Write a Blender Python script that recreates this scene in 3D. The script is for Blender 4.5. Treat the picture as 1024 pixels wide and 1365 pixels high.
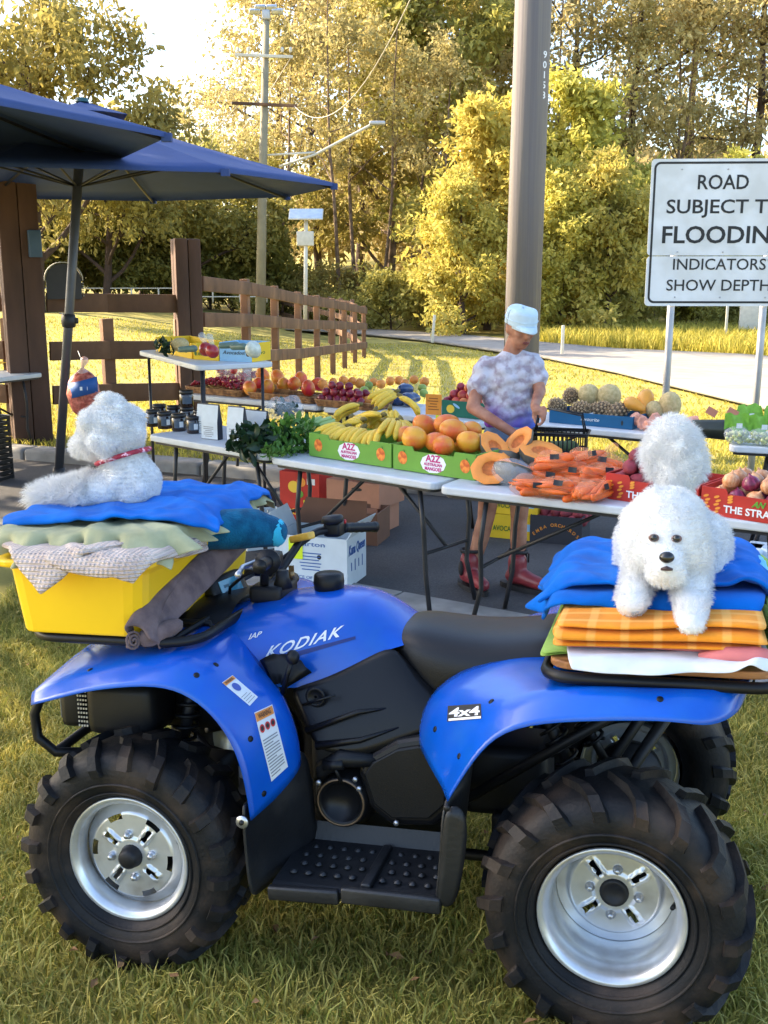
import bpy, bmesh, math, random
import numpy as np
from mathutils import Vector, Matrix, Euler
for o in list(bpy.data.objects): bpy.data.objects.remove(o)
SC = bpy.context.scene
COL = SC.collection
PI = math.pi
R_ = math.radians
rng = np.random.default_rng(7)
random.seed(7)

# ------------------------------------------------------------------ camera
F, CX, CY, CH = 1450.0, 512.0, 682.5, 1.8
PITCH = math.atan((CY - 350) / F)
cam = bpy.data.cameras.new('camera')
cam.sensor_fit = 'HORIZONTAL'; cam.sensor_width = 36.0; cam.lens = F / 1024 * 36.0
cam.clip_start = 0.05; cam.clip_end = 2000
camo = bpy.data.objects.new('camera', cam); COL.objects.link(camo)
camo.location = (0, 0, CH); camo.rotation_euler = (PI / 2 - PITCH, 0, 0)
SC.camera = camo

# ------------------------------------------------------------------ light
SUN_EL = R_(31)
SUN_AZ = R_(-72)            # bearing of the sun, clockwise from +Y
w = bpy.data.worlds.new('World'); SC.world = w; w.use_nodes = True
nt = w.node_tree; nt.nodes.clear()
sky = nt.nodes.new('ShaderNodeTexSky'); sky.sky_type = 'NISHITA'; sky.sun_disc = False
sky.sun_elevation = SUN_EL; sky.sun_rotation = SUN_AZ
sky.air_density = 1.0; sky.dust_density = 2.2; sky.ozone_density = 1.6
bg = nt.nodes.new('ShaderNodeBackground'); bg.inputs[1].default_value = 0.15
wo = nt.nodes.new('ShaderNodeOutputWorld')
nt.links.new(sky.outputs[0], bg.inputs[0]); nt.links.new(bg.outputs[0], wo.inputs[0])
sd = bpy.data.lights.new('sun', 'SUN'); sd.energy = 4.6; sd.angle = R_(0.55); sd.color = (1.0, 0.82, 0.58)
so = bpy.data.objects.new('sun', sd); COL.objects.link(so)
sdir = Vector((math.sin(SUN_AZ) * math.cos(SUN_EL), math.cos(SUN_AZ) * math.cos(SUN_EL), math.sin(SUN_EL)))
so.rotation_euler = sdir.to_track_quat('Z', 'Y').to_euler(); so.location = (-20, 20, 20)
vs = SC.view_settings
vs.view_transform = 'Standard'; vs.look = 'None'; vs.gamma = 1.0; vs.use_curve_mapping = False
vs.exposure = 1.95
SC.render.engine = 'CYCLES'
SC.cycles.max_bounces = 6; SC.cycles.transparent_max_bounces = 16
SC.cycles.diffuse_bounces = 3; SC.cycles.glossy_bounces = 3; SC.cycles.transmission_bounces = 4

# ------------------------------------------------------------------ pixel -> place helpers (photo is 1024 x 1365)
_fw = np.array([0, math.cos(PITCH), -math.sin(PITCH)]); _up = np.array([0, math.sin(PITCH), math.cos(PITCH)])
_C = np.array([0, 0, CH])
def _ray(px, py): return _fw + np.array([(px - CX) / F, 0, 0]) - (py - CY) / F * _up
def Zp(px, py, z):
    d = _ray(px, py); return Vector(_C + d * ((z - CH) / d[2]))
def Yp(px, py, y):
    d = _ray(px, py); return Vector(_C + d * (y / d[1]))

# ------------------------------------------------------------------ scene-graph helpers
def tag(o, label=None, cat=None, group=None, kind=None):
    if label: o['label'] = label
    if cat: o['category'] = cat
    if group: o['group'] = group
    if kind: o['kind'] = kind
    return o
def thing(name, label, cat, loc=(0, 0, 0), rot=(0, 0, 0), group=None):
    o = bpy.data.objects.new(name, None); COL.objects.link(o)
    o.empty_display_size = 0.05
    o.location = loc; o.rotation_euler = rot
    return tag(o, label, cat, group)
def place(o, loc=None, rot=None, scale=None):
    if loc is not None: o.location = loc
    if rot is not None: o.rotation_euler = rot
    if scale is not None: o.scale = scale if hasattr(scale, '__len__') else (scale,) * 3
    return o
def link(name, me, m=None, parent=None, loc=None, rot=None, scale=None):
    o = bpy.data.objects.new(name, me); COL.objects.link(o)
    if m is not None and not me.materials: me.materials.append(m)
    if parent is not None: o.parent = parent
    return place(o, loc, rot, scale)
def dup(o, label=None, group=None, loc=None, rot=None, scale=None, parent=None):
    c = o.copy(); COL.objects.link(c)
    if parent is not None: c.parent = parent
    if label: c['label'] = label
    if group: c['group'] = group
    for ch in list(o.children):
        dup(ch, parent=c)
    return place(c, loc, rot, scale)

class MB:
    """collects vertices and faces; build() makes ONE mesh object"""
    def __init__(s): s.v = []; s.f = []; s.sm = []
    def add(s, vs_, fs, smooth=False):
        b = len(s.v); s.v += [tuple(map(float, q)) for q in vs_]
        s.f += [tuple(b + i for i in f) for f in fs]; s.sm += [smooth] * len(fs); return s
    def box(s, c, d, rot=None, M=None):
        hx, hy, hz = d[0] / 2, d[1] / 2, d[2] / 2
        p = [Vector((x, y, z)) for x in (-hx, hx) for y in (-hy, hy) for z in (-hz, hz)]
        if rot is not None:
            E_ = Euler(rot).to_matrix(); p = [E_ @ q for q in p]
        p = [q + Vector(c) for q in p]
        if M is not None: p = [M @ q for q in p]
        return s.add(p, [(0, 1, 3, 2), (4, 6, 7, 5), (0, 4, 5, 1), (2, 3, 7, 6), (0, 2, 6, 4), (1, 5, 7, 3)])
    def bbox(s, c, d, b=0.01, rot=None):
        """box with chamfered edges"""
        bm = bmesh.new(); bmesh.ops.create_cube(bm, size=1.0)
        for v in bm.verts: v.co = Vector((v.co.x * d[0], v.co.y * d[1], v.co.z * d[2]))
        bmesh.ops.bevel(bm, geom=list(bm.edges), offset=min(b, min(d) * .45), segments=2, affect='EDGES', profile=.6)
        E_ = Euler(rot).to_matrix() if rot is not None else Matrix.Identity(3)
        bm.verts.index_update()
        s.add([E_ @ v.co + Vector(c) for v in bm.verts], [[v.index for v in f.verts] for f in bm.faces], True); bm.free(); return s
    def tube(s, pts, r, n=8, cap=True, closed=False):
        P = [Vector(p) for p in pts]; m = len(P)
        rs = r if hasattr(r, '__len__') else [r] * m
        rings = []; prev = None
        for i in range(m):
            if closed: t = (P[(i + 1) % m] - P[i - 1])
            else: t = (P[min(i + 1, m - 1)] - P[max(i - 1, 0)])
            if t.length < 1e-9: t = Vector((0, 0, 1))
            t.normalize()
            if prev is None:
                a = Vector((0, 0, 1)) if abs(t.z) < .9 else Vector((1, 0, 0))
                u = t.cross(a).normalized()
            else:
                u = (prev - t * prev.dot(t)); u = u.normalized() if u.length > 1e-6 else t.orthogonal().normalized()
            prev = u; v = t.cross(u)
            rings.append([P[i] + (u * math.cos(2 * PI * k / n) + v * math.sin(2 * PI * k / n)) * rs[i] for k in range(n)])
        vs_ = [q for rr in rings for q in rr]; fs = []
        for i in range(m if closed else m - 1):
            j = (i + 1) % m
            for k in range(n):
                fs.append((i * n + k, i * n + (k + 1) % n, j * n + (k + 1) % n, j * n + k))
        if cap and not closed:
            fs.append(tuple(range(n))[::-1]); fs.append(tuple((m - 1) * n + k for k in range(n)))
        return s.add(vs_, fs, True)
    def lathe(s, prof, n=24, M=None, cap=False):
        """profile of (radius, height) about Z"""
        vs_ = []; fs = []; m = len(prof)
        for r, h in prof:
            for k in range(n):
                a = 2 * PI * k / n; vs_.append(Vector((r * math.cos(a), r * math.sin(a), h)))
        for i in range(m - 1):
            for k in range(n):
                fs.append((i * n + k, i * n + (k + 1) % n, (i + 1) * n + (k + 1) % n, (i + 1) * n + k))
        if cap:
            fs.append(tuple(range(n))[::-1]); fs.append(tuple((m - 1) * n + k for k in range(n)))
        if M is not None: vs_ = [M @ q for q in vs_]
        return s.add(vs_, fs, True)
    def ball(s, c, r, n=12, m=8, M=None):
        rr = r if hasattr(r, '__len__') else (r, r, r)
        pr = [(max(math.sin(PI * i / m), 1e-4), -math.cos(PI * i / m)) for i in range(m + 1)]
        MM = Matrix.Translation(Vector(c)) @ (M.to_4x4() if M is not None else Matrix.Identity(4)) @ Matrix.Diagonal((rr[0], rr[1], rr[2], 1))
        return s.lathe(pr, n, MM)
    def cap(s, a, b, ra, rb, n=10):
        """tapered capsule"""
        a = Vector(a); b = Vector(b); d = b - a; L_ = max(d.length, 1e-6); t = d / L_
        pts = []; rs = []
        for k in range(5):
            th = PI / 2 * k / 4; pts.append(a - t * ra * math.cos(th)); rs.append(max(ra * math.sin(th), 1e-4))
        for k in range(5):
            th = PI / 2 * k / 4; pts.append(b + t * rb * math.sin(th)); rs.append(max(rb * math.cos(th), 1e-4))
        return s.tube(pts, rs, n)
    def prism(s, poly, z0, z1, M=None):
        n = len(poly)
        v = [Vector((x, y, z0)) for x, y in poly] + [Vector((x, y, z1)) for x, y in poly]
        if M is not None: v = [M @ q for q in v]
        return s.add(v, [tuple(range(n))[::-1], tuple(range(n, 2 * n))] + [(k, (k + 1) % n, n + (k + 1) % n, n + k) for k in range(n)])
    def grid(s, G, smooth=True, flip=False):
        m = len(G); n = len(G[0])
        fs = [(i * n + j, i * n + j + 1, (i + 1) * n + j + 1, (i + 1) * n + j) for i in range(m - 1) for j in range(n - 1)]
        if flip: fs = [f[::-1] for f in fs]
        return s.add([q for r in G for q in r], fs, smooth)
    def mesh(s, name):
        me = bpy.data.meshes.new(name); me.from_pydata(s.v, [], s.f); me.update()
        me.polygons.foreach_set('use_smooth', s.sm)
        return me
    def build(s, name, m, parent=None, loc=None, rot=None, scale=None, auto=None):
        me = s.mesh(name)
        return link(name, me, m, parent, loc, rot, scale)

def fixnormals(me):
    bm = bmesh.new(); bm.from_mesh(me); bmesh.ops.recalc_face_normals(bm, faces=bm.faces); bm.to_mesh(me); bm.free()
def npmesh(name, V, Fa, smooth=False, attr=None):
    """fast mesh from numpy: V (n,3), Fa (m,k)"""
    me = bpy.data.meshes.new(name); k = Fa.shape[1]
    me.vertices.add(len(V)); me.vertices.foreach_set('co', np.ascontiguousarray(V, dtype=np.float32).ravel())
    me.loops.add(Fa.size); me.loops.foreach_set('vertex_index', np.ascontiguousarray(Fa, dtype=np.int32).ravel())
    me.polygons.add(len(Fa)); me.polygons.foreach_set('loop_start', np.arange(0, Fa.size, k, dtype=np.int32))
    me.polygons.foreach_set('loop_total', np.full(len(Fa), k, dtype=np.int32))
    me.polygons.foreach_set('use_smooth', np.full(len(Fa), smooth))
    me.update(calc_edges=True)
    if attr is not None:
        a = me.attributes.new('v', 'FLOAT', 'POINT'); a.data.foreach_set('value', np.ascontiguousarray(attr, dtype=np.float32))
    return me
def mod_subsurf(o, lv=2):
    m = o.modifiers.new('sub', 'SUBSURF'); m.levels = lv; m.render_levels = lv; return o
def mod_solid(o, t, off=-1):
    m = o.modifiers.new('sol', 'SOLIDIFY'); m.thickness = t; m.offset = off; return o
def mod_bevel(o, wd, seg=2):
    m = o.modifiers.new('bev', 'BEVEL'); m.width = wd; m.segments = seg; m.limit_method = 'ANGLE'; return o
def baked(o):
    """evaluate modifiers into a new plain mesh"""
    dg = bpy.context.evaluated_depsgraph_get(); dg.update()
    me = bpy.data.meshes.new_from_object(o.evaluated_get(dg)); return me
def blob(mb, voxel, smooth=6, fac=.5):
    """union of shapes -> one continuous skin"""
    o = mb.build('tmp_blob', None)
    r = o.modifiers.new('r', 'REMESH'); r.mode = 'VOXEL'; r.voxel_size = voxel; r.use_smooth_shade = True
    s = o.modifiers.new('s', 'SMOOTH'); s.factor = fac; s.iterations = smooth
    me = baked(o); old = o.data; bpy.data.objects.remove(o); bpy.data.meshes.remove(old)
    me.polygons.foreach_set('use_smooth', [True] * len(me.polygons)); me.materials.clear()
    return me
def text_mesh(s, size=.05, ext=.0006, bold=0.0, shear=0, align='CENTER', space=1.0):
    c = bpy.data.curves.new('txt', 'FONT'); c.body = s; c.size = size; c.extrude = ext; c.offset = bold * size; c.shear = shear
    c.align_x = align; c.align_y = 'CENTER'; c.space_character = space; c.resolution_u = 3
    o = bpy.data.objects.new('txt', c); COL.objects.link(o)
    me = baked(o); bpy.data.objects.remove(o); bpy.data.curves.remove(c); me.materials.clear()
    return me
def frame_on(o, n, up=(0, 0, 1)):
    """rotation whose local Z is n and local Y is as close to up as possible (for prints)"""
    z = Vector(n).normalized(); x = Vector(up).cross(z).normalized(); y = z.cross(x)
    return Matrix((x, y, z)).transposed()
def print_text(name, s, size, m, parent, loc, n=(0, -1, 0), up=(0, 0, 1), width=None, **kw):
    me = text_mesh(s, size, **kw)
    o = link(name, me, m, parent)
    sx = 1.0
    if width:
        xs = [v.co.x for v in me.vertices]; sx = width / max(max(xs) - min(xs), 1e-6)
    M = frame_on(o, n, up).to_4x4(); M.translation = Vector(loc)
    o.matrix_local = M @ Matrix.Diagonal((sx, 1, 1, 1))
    return o

# ------------------------------------------------------------------ materials
def srgb(r, g, b):
    f = lambda c: (c / 255) / 12.92 if c / 255 <= .04045 else ((c / 255 + .055) / 1.055) ** 2.4
    return (f(r), f(g), f(b))
def mat(name, col, rough=.5, metal=0.0, var=.12, vs_=8.0, bump=0.0, bs=60.0, col2=None, cs=3.0, cthr=(.4, .6), coat=0.0,
        objvar=0.0, huevar=0.0, spec=.5, sss=0.0, sheen=0.0, trans=0.0, stretch=None, alpha=None, emit=0.0, attr=None):
    m = bpy.data.materials.new(name); m.use_nodes = True; N = m.node_tree.nodes; Lk = m.node_tree.links
    b = N['Principled BSDF']
    tc = N.new('ShaderNodeTexCoord'); src = tc.outputs['Object']
    if stretch:
        mp = N.new('ShaderNodeMapping'); mp.inputs['Scale'].default_value = stretch; Lk.new(src, mp.inputs[0]); src = mp.outputs[0]
    def noise(sc, det=4.0):
        n_ = N.new('ShaderNodeTexNoise'); n_.inputs['Scale'].default_value = sc; n_.inputs['Detail'].default_value = det
        Lk.new(src, n_.inputs['Vector']); return n_
    rgb = N.new('ShaderNodeRGB'); rgb.outputs[0].default_value = (*col, 1); cur = rgb.outputs[0]
    def mixc(fac, a, bcol):
        mx = N.new('ShaderNodeMix'); mx.data_type = 'RGBA'
        if isinstance(fac, float): mx.inputs[0].default_value = fac
        else: Lk.new(fac, mx.inputs[0])
        Lk.new(a, mx.inputs[6])
        if isinstance(bcol, tuple): mx.inputs[7].default_value = (*bcol, 1)
        else: Lk.new(bcol, mx.inputs[7])
        return mx.outputs[2]
    def ramp(sock, lo, hi):
        mr = N.new('ShaderNodeMapRange'); mr.inputs[1].default_value = lo; mr.inputs[2].default_value = hi
        Lk.new(sock, mr.inputs[0]); return mr.outputs[0]
    if col2 is not None:
        if attr:
            at = N.new('ShaderNodeAttribute'); at.attribute_name = attr; cur = mixc(at.outputs['Fac'], cur, col2)
        else: cur = mixc(ramp(noise(cs).outputs[0], *cthr), cur, col2)
    if var or objvar or huevar:
        hs = N.new('ShaderNodeHueSaturation'); Lk.new(cur, hs.inputs['Color'])
        val = None
        if var:
            mr = N.new('ShaderNodeMapRange'); mr.inputs[1].default_value = .3; mr.inputs[2].default_value = .7
            mr.inputs[3].default_value = 1 - var; mr.inputs[4].default_value = 1 + var
            Lk.new(noise(vs_).outputs[0], mr.inputs[0]); val = mr.outputs[0]
        if objvar or huevar:
            oi = N.new('ShaderNodeObjectInfo')
            if objvar:
                mr = N.new('ShaderNodeMapRange'); mr.inputs[3].default_value = 1 - objvar; mr.inputs[4].default_value = 1 + objvar
                Lk.new(oi.outputs['Random'], mr.inputs[0])
                if val is not None:
                    mu = N.new('ShaderNodeMath'); mu.operation = 'MULTIPLY'; Lk.new(val, mu.inputs[0]); Lk.new(mr.outputs[0], mu.inputs[1]); val = mu.outputs[0]
                else: val = mr.outputs[0]
            if huevar:
                m7 = N.new('ShaderNodeMath'); m7.operation = 'MULTIPLY'; m7.inputs[1].default_value = 7.31; Lk.new(oi.outputs['Random'], m7.inputs[0])
                fr = N.new('ShaderNodeMath'); fr.operation = 'FRACT'; Lk.new(m7.outputs[0], fr.inputs[0])
                mr = N.new('ShaderNodeMapRange'); mr.inputs[3].default_value = .5 - huevar; mr.inputs[4].default_value = .5 + huevar
                Lk.new(fr.outputs[0], mr.inputs[0]); Lk.new(mr.outputs[0], hs.inputs['Hue'])
        if val is not None: Lk.new(val, hs.inputs['Value'])
        cur = hs.outputs[0]
    Lk.new(cur, b.inputs['Base Color'])
    b.inputs['Roughness'].default_value = rough; b.inputs['Metallic'].default_value = metal
    b.inputs['Specular IOR Level'].default_value = spec
    b.inputs['Coat Weight'].default_value = coat; b.inputs['Coat Roughness'].default_value = .08
    if sheen: b.inputs['Sheen Weight'].default_value = sheen
    if sss:
        b.inputs['Subsurface Weight'].default_value = sss; b.inputs['Subsurface Radius'].default_value = (.02, .012, .008); b.inputs['Subsurface Scale'].default_value = .5
    if bump:
        bp = N.new('ShaderNodeBump'); bp.inputs['Strength'].default_value = bump; bp.inputs['Distance'].default_value = .004
        Lk.new(noise(bs, 5.0).outputs[0], bp.inputs['Height']); Lk.new(bp.outputs[0], b.inputs['Normal'])
    if trans:
        out = N['Material Output']; tr = N.new('ShaderNodeBsdfTranslucent'); Lk.new(cur, tr.inputs[0])
        mx = N.new('ShaderNodeMixShader'); mx.inputs[0].default_value = trans
        Lk.new(b.outputs[0], mx.inputs[1]); Lk.new(tr.outputs[0], mx.inputs[2]); Lk.new(mx.outputs[0], out.inputs[0])
    if alpha is not None:
        out = N['Material Output']; tr = N.new('ShaderNodeBsdfTransparent')
        mx = N.new('ShaderNodeMixShader'); mx.inputs[0].default_value = alpha
        Lk.new(tr.outputs[0], mx.inputs[1]); Lk.new(b.outputs[0], mx.inputs[2]); Lk.new(mx.outputs[0], out.inputs[0])
    m['rgb'] = list(col)
    return m
S = srgb
def fibre(name, col, col2=None, bs=420, bump=.5, sheen=.06, **kw):
    return mat(name, col, rough=.95, var=.10, vs_=14, bump=bump, bs=bs, col2=col2, sheen=sheen, spec=.15, **kw)
M_black = mat('black_plastic', (.0075, .008, .0095), rough=.42, var=.25, vs_=5, bump=.12, bs=300, spec=.3)
M_metal_dark = mat('dark_metal', (.016, .016, .018), rough=.5, metal=.4, var=.2)
M_steel = mat('steel', (.52, .53, .55), rough=.32, metal=.85, var=.15, vs_=12)
M_white = mat('white_paint', (.78, .79, .80), rough=.45, var=.05)
M_ink = mat('black_ink', (.02, .02, .02), rough=.6, var=0)
M_inkgrey = mat('grey_ink', (.22, .23, .25), rough=.6, var=0)
M_inkwhite = mat('white_ink', (.85, .85, .85), rough=.5, var=0)
M_wood_red = mat('red_brown_timber', S(102, 74, 58), rough=.8, var=.35, vs_=3, bump=.8, bs=25, col2=S(64, 44, 36), cs=1.2, stretch=(1, 1, .25))
M_wood_rail = mat('brown_rail_timber', S(120, 88, 64), rough=.8, var=.35, vs_=3, bump=.8, bs=25, col2=S(76, 54, 42), cs=1.2)
def film(name, col, a=.28, rough=.12):
    return mat(name, col, rough=rough, var=0, alpha=a, spec=1.0)
# ------------------------------------------------------------------ ATV pose (needed by the ground under it)
AT = Vector((0.0727, 2.8766, -0.0262)); AROT = (R_(3.5), R_(2.4), R_(165))
AM = Matrix.Translation(AT) @ Euler(AROT).to_matrix().to_4x4()
AN = (AM.to_3x3() @ Vector((0, 0, 1)))
A0 = -0.07                                            # asphalt level
def vplane(x, y): return AT.z - (AN.x * (x - AT.x) + AN.y * (y - AT.y)) / AN.z
# front edge strip line and back kerb line
f0 = Zp(484, 781, A0); f1 = Zp(719, 824, A0); fu = Vector((f1.x - f0.x, f1.y - f0.y, 0)).normalized(); fn = Vector((-fu.y, fu.x, 0))
k0 = Zp(20, 612, A0); k1 = Zp(620, 664, A0); ku = Vector((k1.x - k0.x, k1.y - k0.y, 0)).normalized(); kn = Vector((-ku.y, ku.x, 0))
if fn.y < 0: fn = -fn
if kn.y < 0: kn = -kn
def dfront(x, y): return (Vector((x, y, 0)) - Vector((f0.x, f0.y, 0))).dot(fn)     # >0 on the asphalt
def dback(x, y): return (Vector((x, y, 0)) - Vector((k0.x, k0.y, 0))).dot(kn)      # >0 on the field
def sstep(a, b, t):
    t = min(max((t - a) / (b - a), 0), 1); return t * t * (3 - 2 * t)
STRIP = 0.48
def gz(x, y):
    df = dfront(x, y)
    if df < -STRIP:
        p = vplane(x, y); t = sstep(-1.1, -STRIP, df)
        r = math.hypot(x - .1, y - 2.8); far = sstep(2.0, 5.0, r)
        p = p * (1 - far) + (-.02) * far
        return p * (1 - t) + (A0 + .005) * t
    db = dback(x, y)
    if db < 0.22: return A0 - .06
    z = A0 + .09 - .034 * min(db, 20)
    a = x / max(y, 3)
    z += min(max((-a - .05) / .2, 0), 1) * 1.15 * min(max((y - 13) / 30, 0), 1)
    if y > 40: z += .012 * (y - 40) * min(max((a + .05) / .1, 0), 1)
    if y > 52: z += .10 * (y - 52) * sstep(-.16, -.03, a)
    return z
def axis(lo, hi, c0, c1, fine, grow=1.25):
    a = list(np.arange(c0, c1 + 1e-6, fine)); st = fine
    while a[-1] < hi: st *= grow; a.append(a[-1] + st)
    st = fine
    while a[0] > lo: st *= grow; a.insert(0, a[0] - st)
    return a
M_ground = mat('grass_soil', S(140, 132, 62), rough=.95, var=.35, vs_=1.3, bump=.8, bs=30, col2=S(150, 140, 70), cs=.5)
gx = axis(-260, 260, -4, 5, .16, 1.12); gy = axis(-30, 330, 0.5, 11, .16, 1.06)
mb = MB(); mb.grid([[(x, y, gz(x, y)) for x in gx] for y in gy], True, True)
tag(mb.build('ground', M_ground), kind='structure')

M_asph = mat('asphalt', (.060, .058, .060), rough=.9, var=.28, vs_=90, bump=.9, bs=260, col2=(.082, .079, .080), cs=1.3)
c = lambda p, u, n, s, d, z: (p.x + u.x * s + n.x * d, p.y + u.y * s + n.y * d, z)
Bk = lambda s: c(k0, ku, kn, s, 0, A0)
Fr = lambda s: c(f0, fu, fn, s, 0, A0)
mb = MB(); NS = 40
mb.grid([[tuple(Vector(Fr(-16 + 32 * i / NS)).lerp(Vector(Bk(-14 + 32 * i / NS)), j / 8)) for i in range(NS + 1)] for j in range(9)], False)
fixn = mb.build('asphalt_lot', M_asph); tag(fixn, kind='structure')
M_conc = mat('edge_concrete', (.33, .315, .295), rough=.9, var=.22, vs_=6, bump=.5, bs=120, col2=(.24, .23, .215), cs=2)
strip = thing('edge_strip', None, None, (f0.x, f0.y, A0)); tag(strip, kind='structure')
for i in range(-6, 8):
    L_ = 1.5; mb = MB(); s0 = i * L_ + .28
    q = [c(Vector((0, 0, 0)), fu, fn, s0 + .006, -STRIP, 0), c(Vector((0, 0, 0)), fu, fn, s0 + L_ - .006, -STRIP, 0),
         c(Vector((0, 0, 0)), fu, fn, s0 + L_ - .006, .0, 0), c(Vector((0, 0, 0)), fu, fn, s0 + .006, .0, 0)]
    mb.prism([(p[0], p[1]) for p in q], -.08, .012)
    o = mb.build('slab', M_conc, strip); mod_bevel(o, .006)
kerb = thing('kerb', None, None, (k0.x, k0.y, A0)); tag(kerb, kind='structure')
for i in range(-5, 8):
    L_ = 2.0; mb = MB(); s0 = i * L_ + .1
    q = [c(Vector((0, 0, 0)), ku, kn, s0 + .006, 0, 0), c(Vector((0, 0, 0)), ku, kn, s0 + L_ - .006, 0, 0),
         c(Vector((0, 0, 0)), ku, kn, s0 + L_ - .006, .26, 0), c(Vector((0, 0, 0)), ku, kn, s0 + .006, .26, 0)]
    mb.prism([(p[0], p[1]) for p in q], -.12, .105)
    o = mb.build('kerb_block', M_conc, kerb); mod_bevel(o, .03, 3)

# road beyond
M_road = mat('old_bitumen', (.30, .275, .24), rough=.95, var=.15, vs_=2.5, bump=.4, bs=80, col2=(.25, .23, .205), cs=.5)
near = [(1200, 600), (1024, 552), (990, 543), (820, 500), (730, 481), (640, 468), (560, 456), (480, 448), (380, 441)]
farp = [(1200, 492), (1024, 480), (990, 477), (820, 469), (730, 461), (640, 452), (560, 446), (480, 441), (380, 436)]
def gp(px, py):
    z = 0.0
    for _ in range(12):
        p = Zp(px, py, z); z = .5 * z + .5 * gz(p.x, p.y)
    return Zp(px, py, z)
G = []
for (a, b) in zip(near, farp):
    pa, pb = gp(*a), gp(*b); row = []
    for j in range(9):
        q = pa.lerp(pb, j / 8); row.append((q.x, q.y, gz(q.x, q.y) + .05))
    G.append(row)
mb = MB(); mb.grid(G, True); o = mb.build('road', M_road); fixnormals(o.data); mod_solid(o, .06); tag(o, kind='structure')

# ------------------------------------------------------------------ grass
def blades(name, P, h, wd, lean, m, kind='stuff', label=None, seg=2):
    """P (n,3) roots -> one mesh of bent blades"""
    n = len(P); th = rng.uniform(0, 2 * PI, n); ph = rng.uniform(0, 2 * PI, n)
    hh = h * rng.uniform(.45, 1.25, n); ww = wd * rng.uniform(.6, 1.3, n); ll = lean * rng.uniform(.2, 1.6, n) * hh
    side = np.stack([np.cos(th), np.sin(th), np.zeros(n)], 1) * (ww / 2)[:, None]
    dr = np.stack([np.cos(ph), np.sin(ph), np.zeros(n)], 1)
    mid = P + dr * (ll * .35)[:, None] + np.array([0, 0, 1]) * (hh * .6)[:, None]
    top = P + dr * ll[:, None] + np.array([0, 0, 1]) * (hh * np.sqrt(np.maximum(1 - lean * .3, .2)))[:, None]
    V = np.stack([P - side, P + side, mid + side * .8, mid - side * .8, top], 1).reshape(-1, 3)
    i = np.arange(n)[:, None] * 5
    Fq = np.concatenate([i + np.array([[0, 1, 2]]), i + np.array([[0, 2, 3]]), i + np.array([[3, 2, 4]])], 0)
    me = npmesh(name, V, Fq, False, np.repeat(rng.uniform(0, 1, n), 5))
    return link(name, me, m)
M_blade = mat('grass_blade', S(112, 122, 48), rough=.5, var=.38, vs_=2.2, col2=S(208, 190, 104), attr='v', trans=.35, spec=.3)
M_field = mat('field_grass', S(150, 146, 56), rough=.6, var=.22, vs_=.8, col2=S(204, 188, 92), attr='v', trans=.4, spec=.2)
def scatter(n, x0, x1, y0, y1, ok):
    P = np.stack([rng.uniform(x0, x1, n), rng.uniform(y0, y1, n)], 1)
    return np.array([(x, y, gz(x, y)) for x, y in P if ok(x, y)])
def infront(x, y): return dfront(x, y) < -STRIP - .02 + .05 * math.sin(9 * x + 4 * y) and abs(x) < .42 * y + .5
P = scatter(300000, -2.2, 3.4, 1.35, 6.5, infront)
tag(blades('grass', P, .054, .0056, .75, M_blade), 'thick uneven lawn under and around the quad bike', 'grass', kind='stuff')
P = scatter(7000, -2.2, 3.4, 1.35, 6.5, infront)
tag(blades('long_grass', P, .095, .006, .9, M_blade), 'longer stray blades standing above the lawn', 'grass', kind='stuff')
def field(x, y): return dback(x, y) > .3 and abs(x) < .44 * y + 1
def offroad(x, y):
    return True
P = scatter(60000, -5.5, 6.5, 7.5, 15, field)
tag(blades('field_grass', P, .075, .012, .8, M_field), 'short grass of the field just behind the kerb', 'grass', kind='stuff')
road_poly = [(r[0][0], r[0][1]) for r in G] + [(r[-1][0], r[-1][1]) for r in G[::-1]]
def inpoly(x, y, poly):
    k = False; n = len(poly); j = n - 1
    for i in range(n):
        xi, yi = poly[i]; xj, yj = poly[j]
        if (yi > y) != (yj > y) and x < (xj - xi) * (y - yi) / (yj - yi) + xi: k = not k
        j = i
    return k
P = scatter(45000, -14, 14, 15, 34, lambda x, y: field(x, y) and not inpoly(x, y, road_poly))
tag(blades('meadow_grass', P, .06, .022, .9, M_field), 'sunlit pale grass of the far field', 'grass', kind='stuff')
V = []; Fa = []
for i in range(240):
    x, y = random.uniform(-1.8, 3), random.uniform(1.5, 5.5)
    if not infront(x, y): continue
    z = gz(x, y) + random.uniform(.02, .05); a = random.uniform(0, 6); L_ = random.uniform(.02, .045); w_ = L_ * .3; b = len(V); ca, sa_ = math.cos(a), math.sin(a)
    V += [(x, y, z), (x + ca * L_ / 2 - sa_ * w_, y + sa_ * L_ / 2 + ca * w_, z + random.uniform(0, .012)), (x + ca * L_, y + sa_ * L_, z + random.uniform(-.01, .01)), (x + ca * L_ / 2 + sa_ * w_, y + sa_ * L_ / 2 - ca * w_, z + random.uniform(0, .012))]; Fa += [(b, b + 1, b + 2), (b, b + 2, b + 3)]
o = link('fallen_leaves', npmesh('fallen_leaves', np.array(V), np.array(Fa)), mat('dry_leaf', S(150, 110, 70), rough=.8, var=.4, vs_=6)); tag(o, 'scattered dry fallen leaves on the lawn', 'leaves', kind='stuff')
# tall rough grass bank beyond the road
bank = []
for _ in range(16000):
    px = random.uniform(720, 1180); t = random.random()
    py0 = np.interp(px, [720, 820, 1024, 1180], [459, 466, 477, 486]); q = gp(px, py0)
    d = t * 9; x, y = q.x * (1 + d / q.y), q.y + d
    bank.append((x, y, gz(x, y)))
tag(blades('bank_grass', np.array(bank), .48, .035, .45, M_field), 'tall rough sunlit grass on the bank beyond the road', 'grass', kind='stuff')
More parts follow.
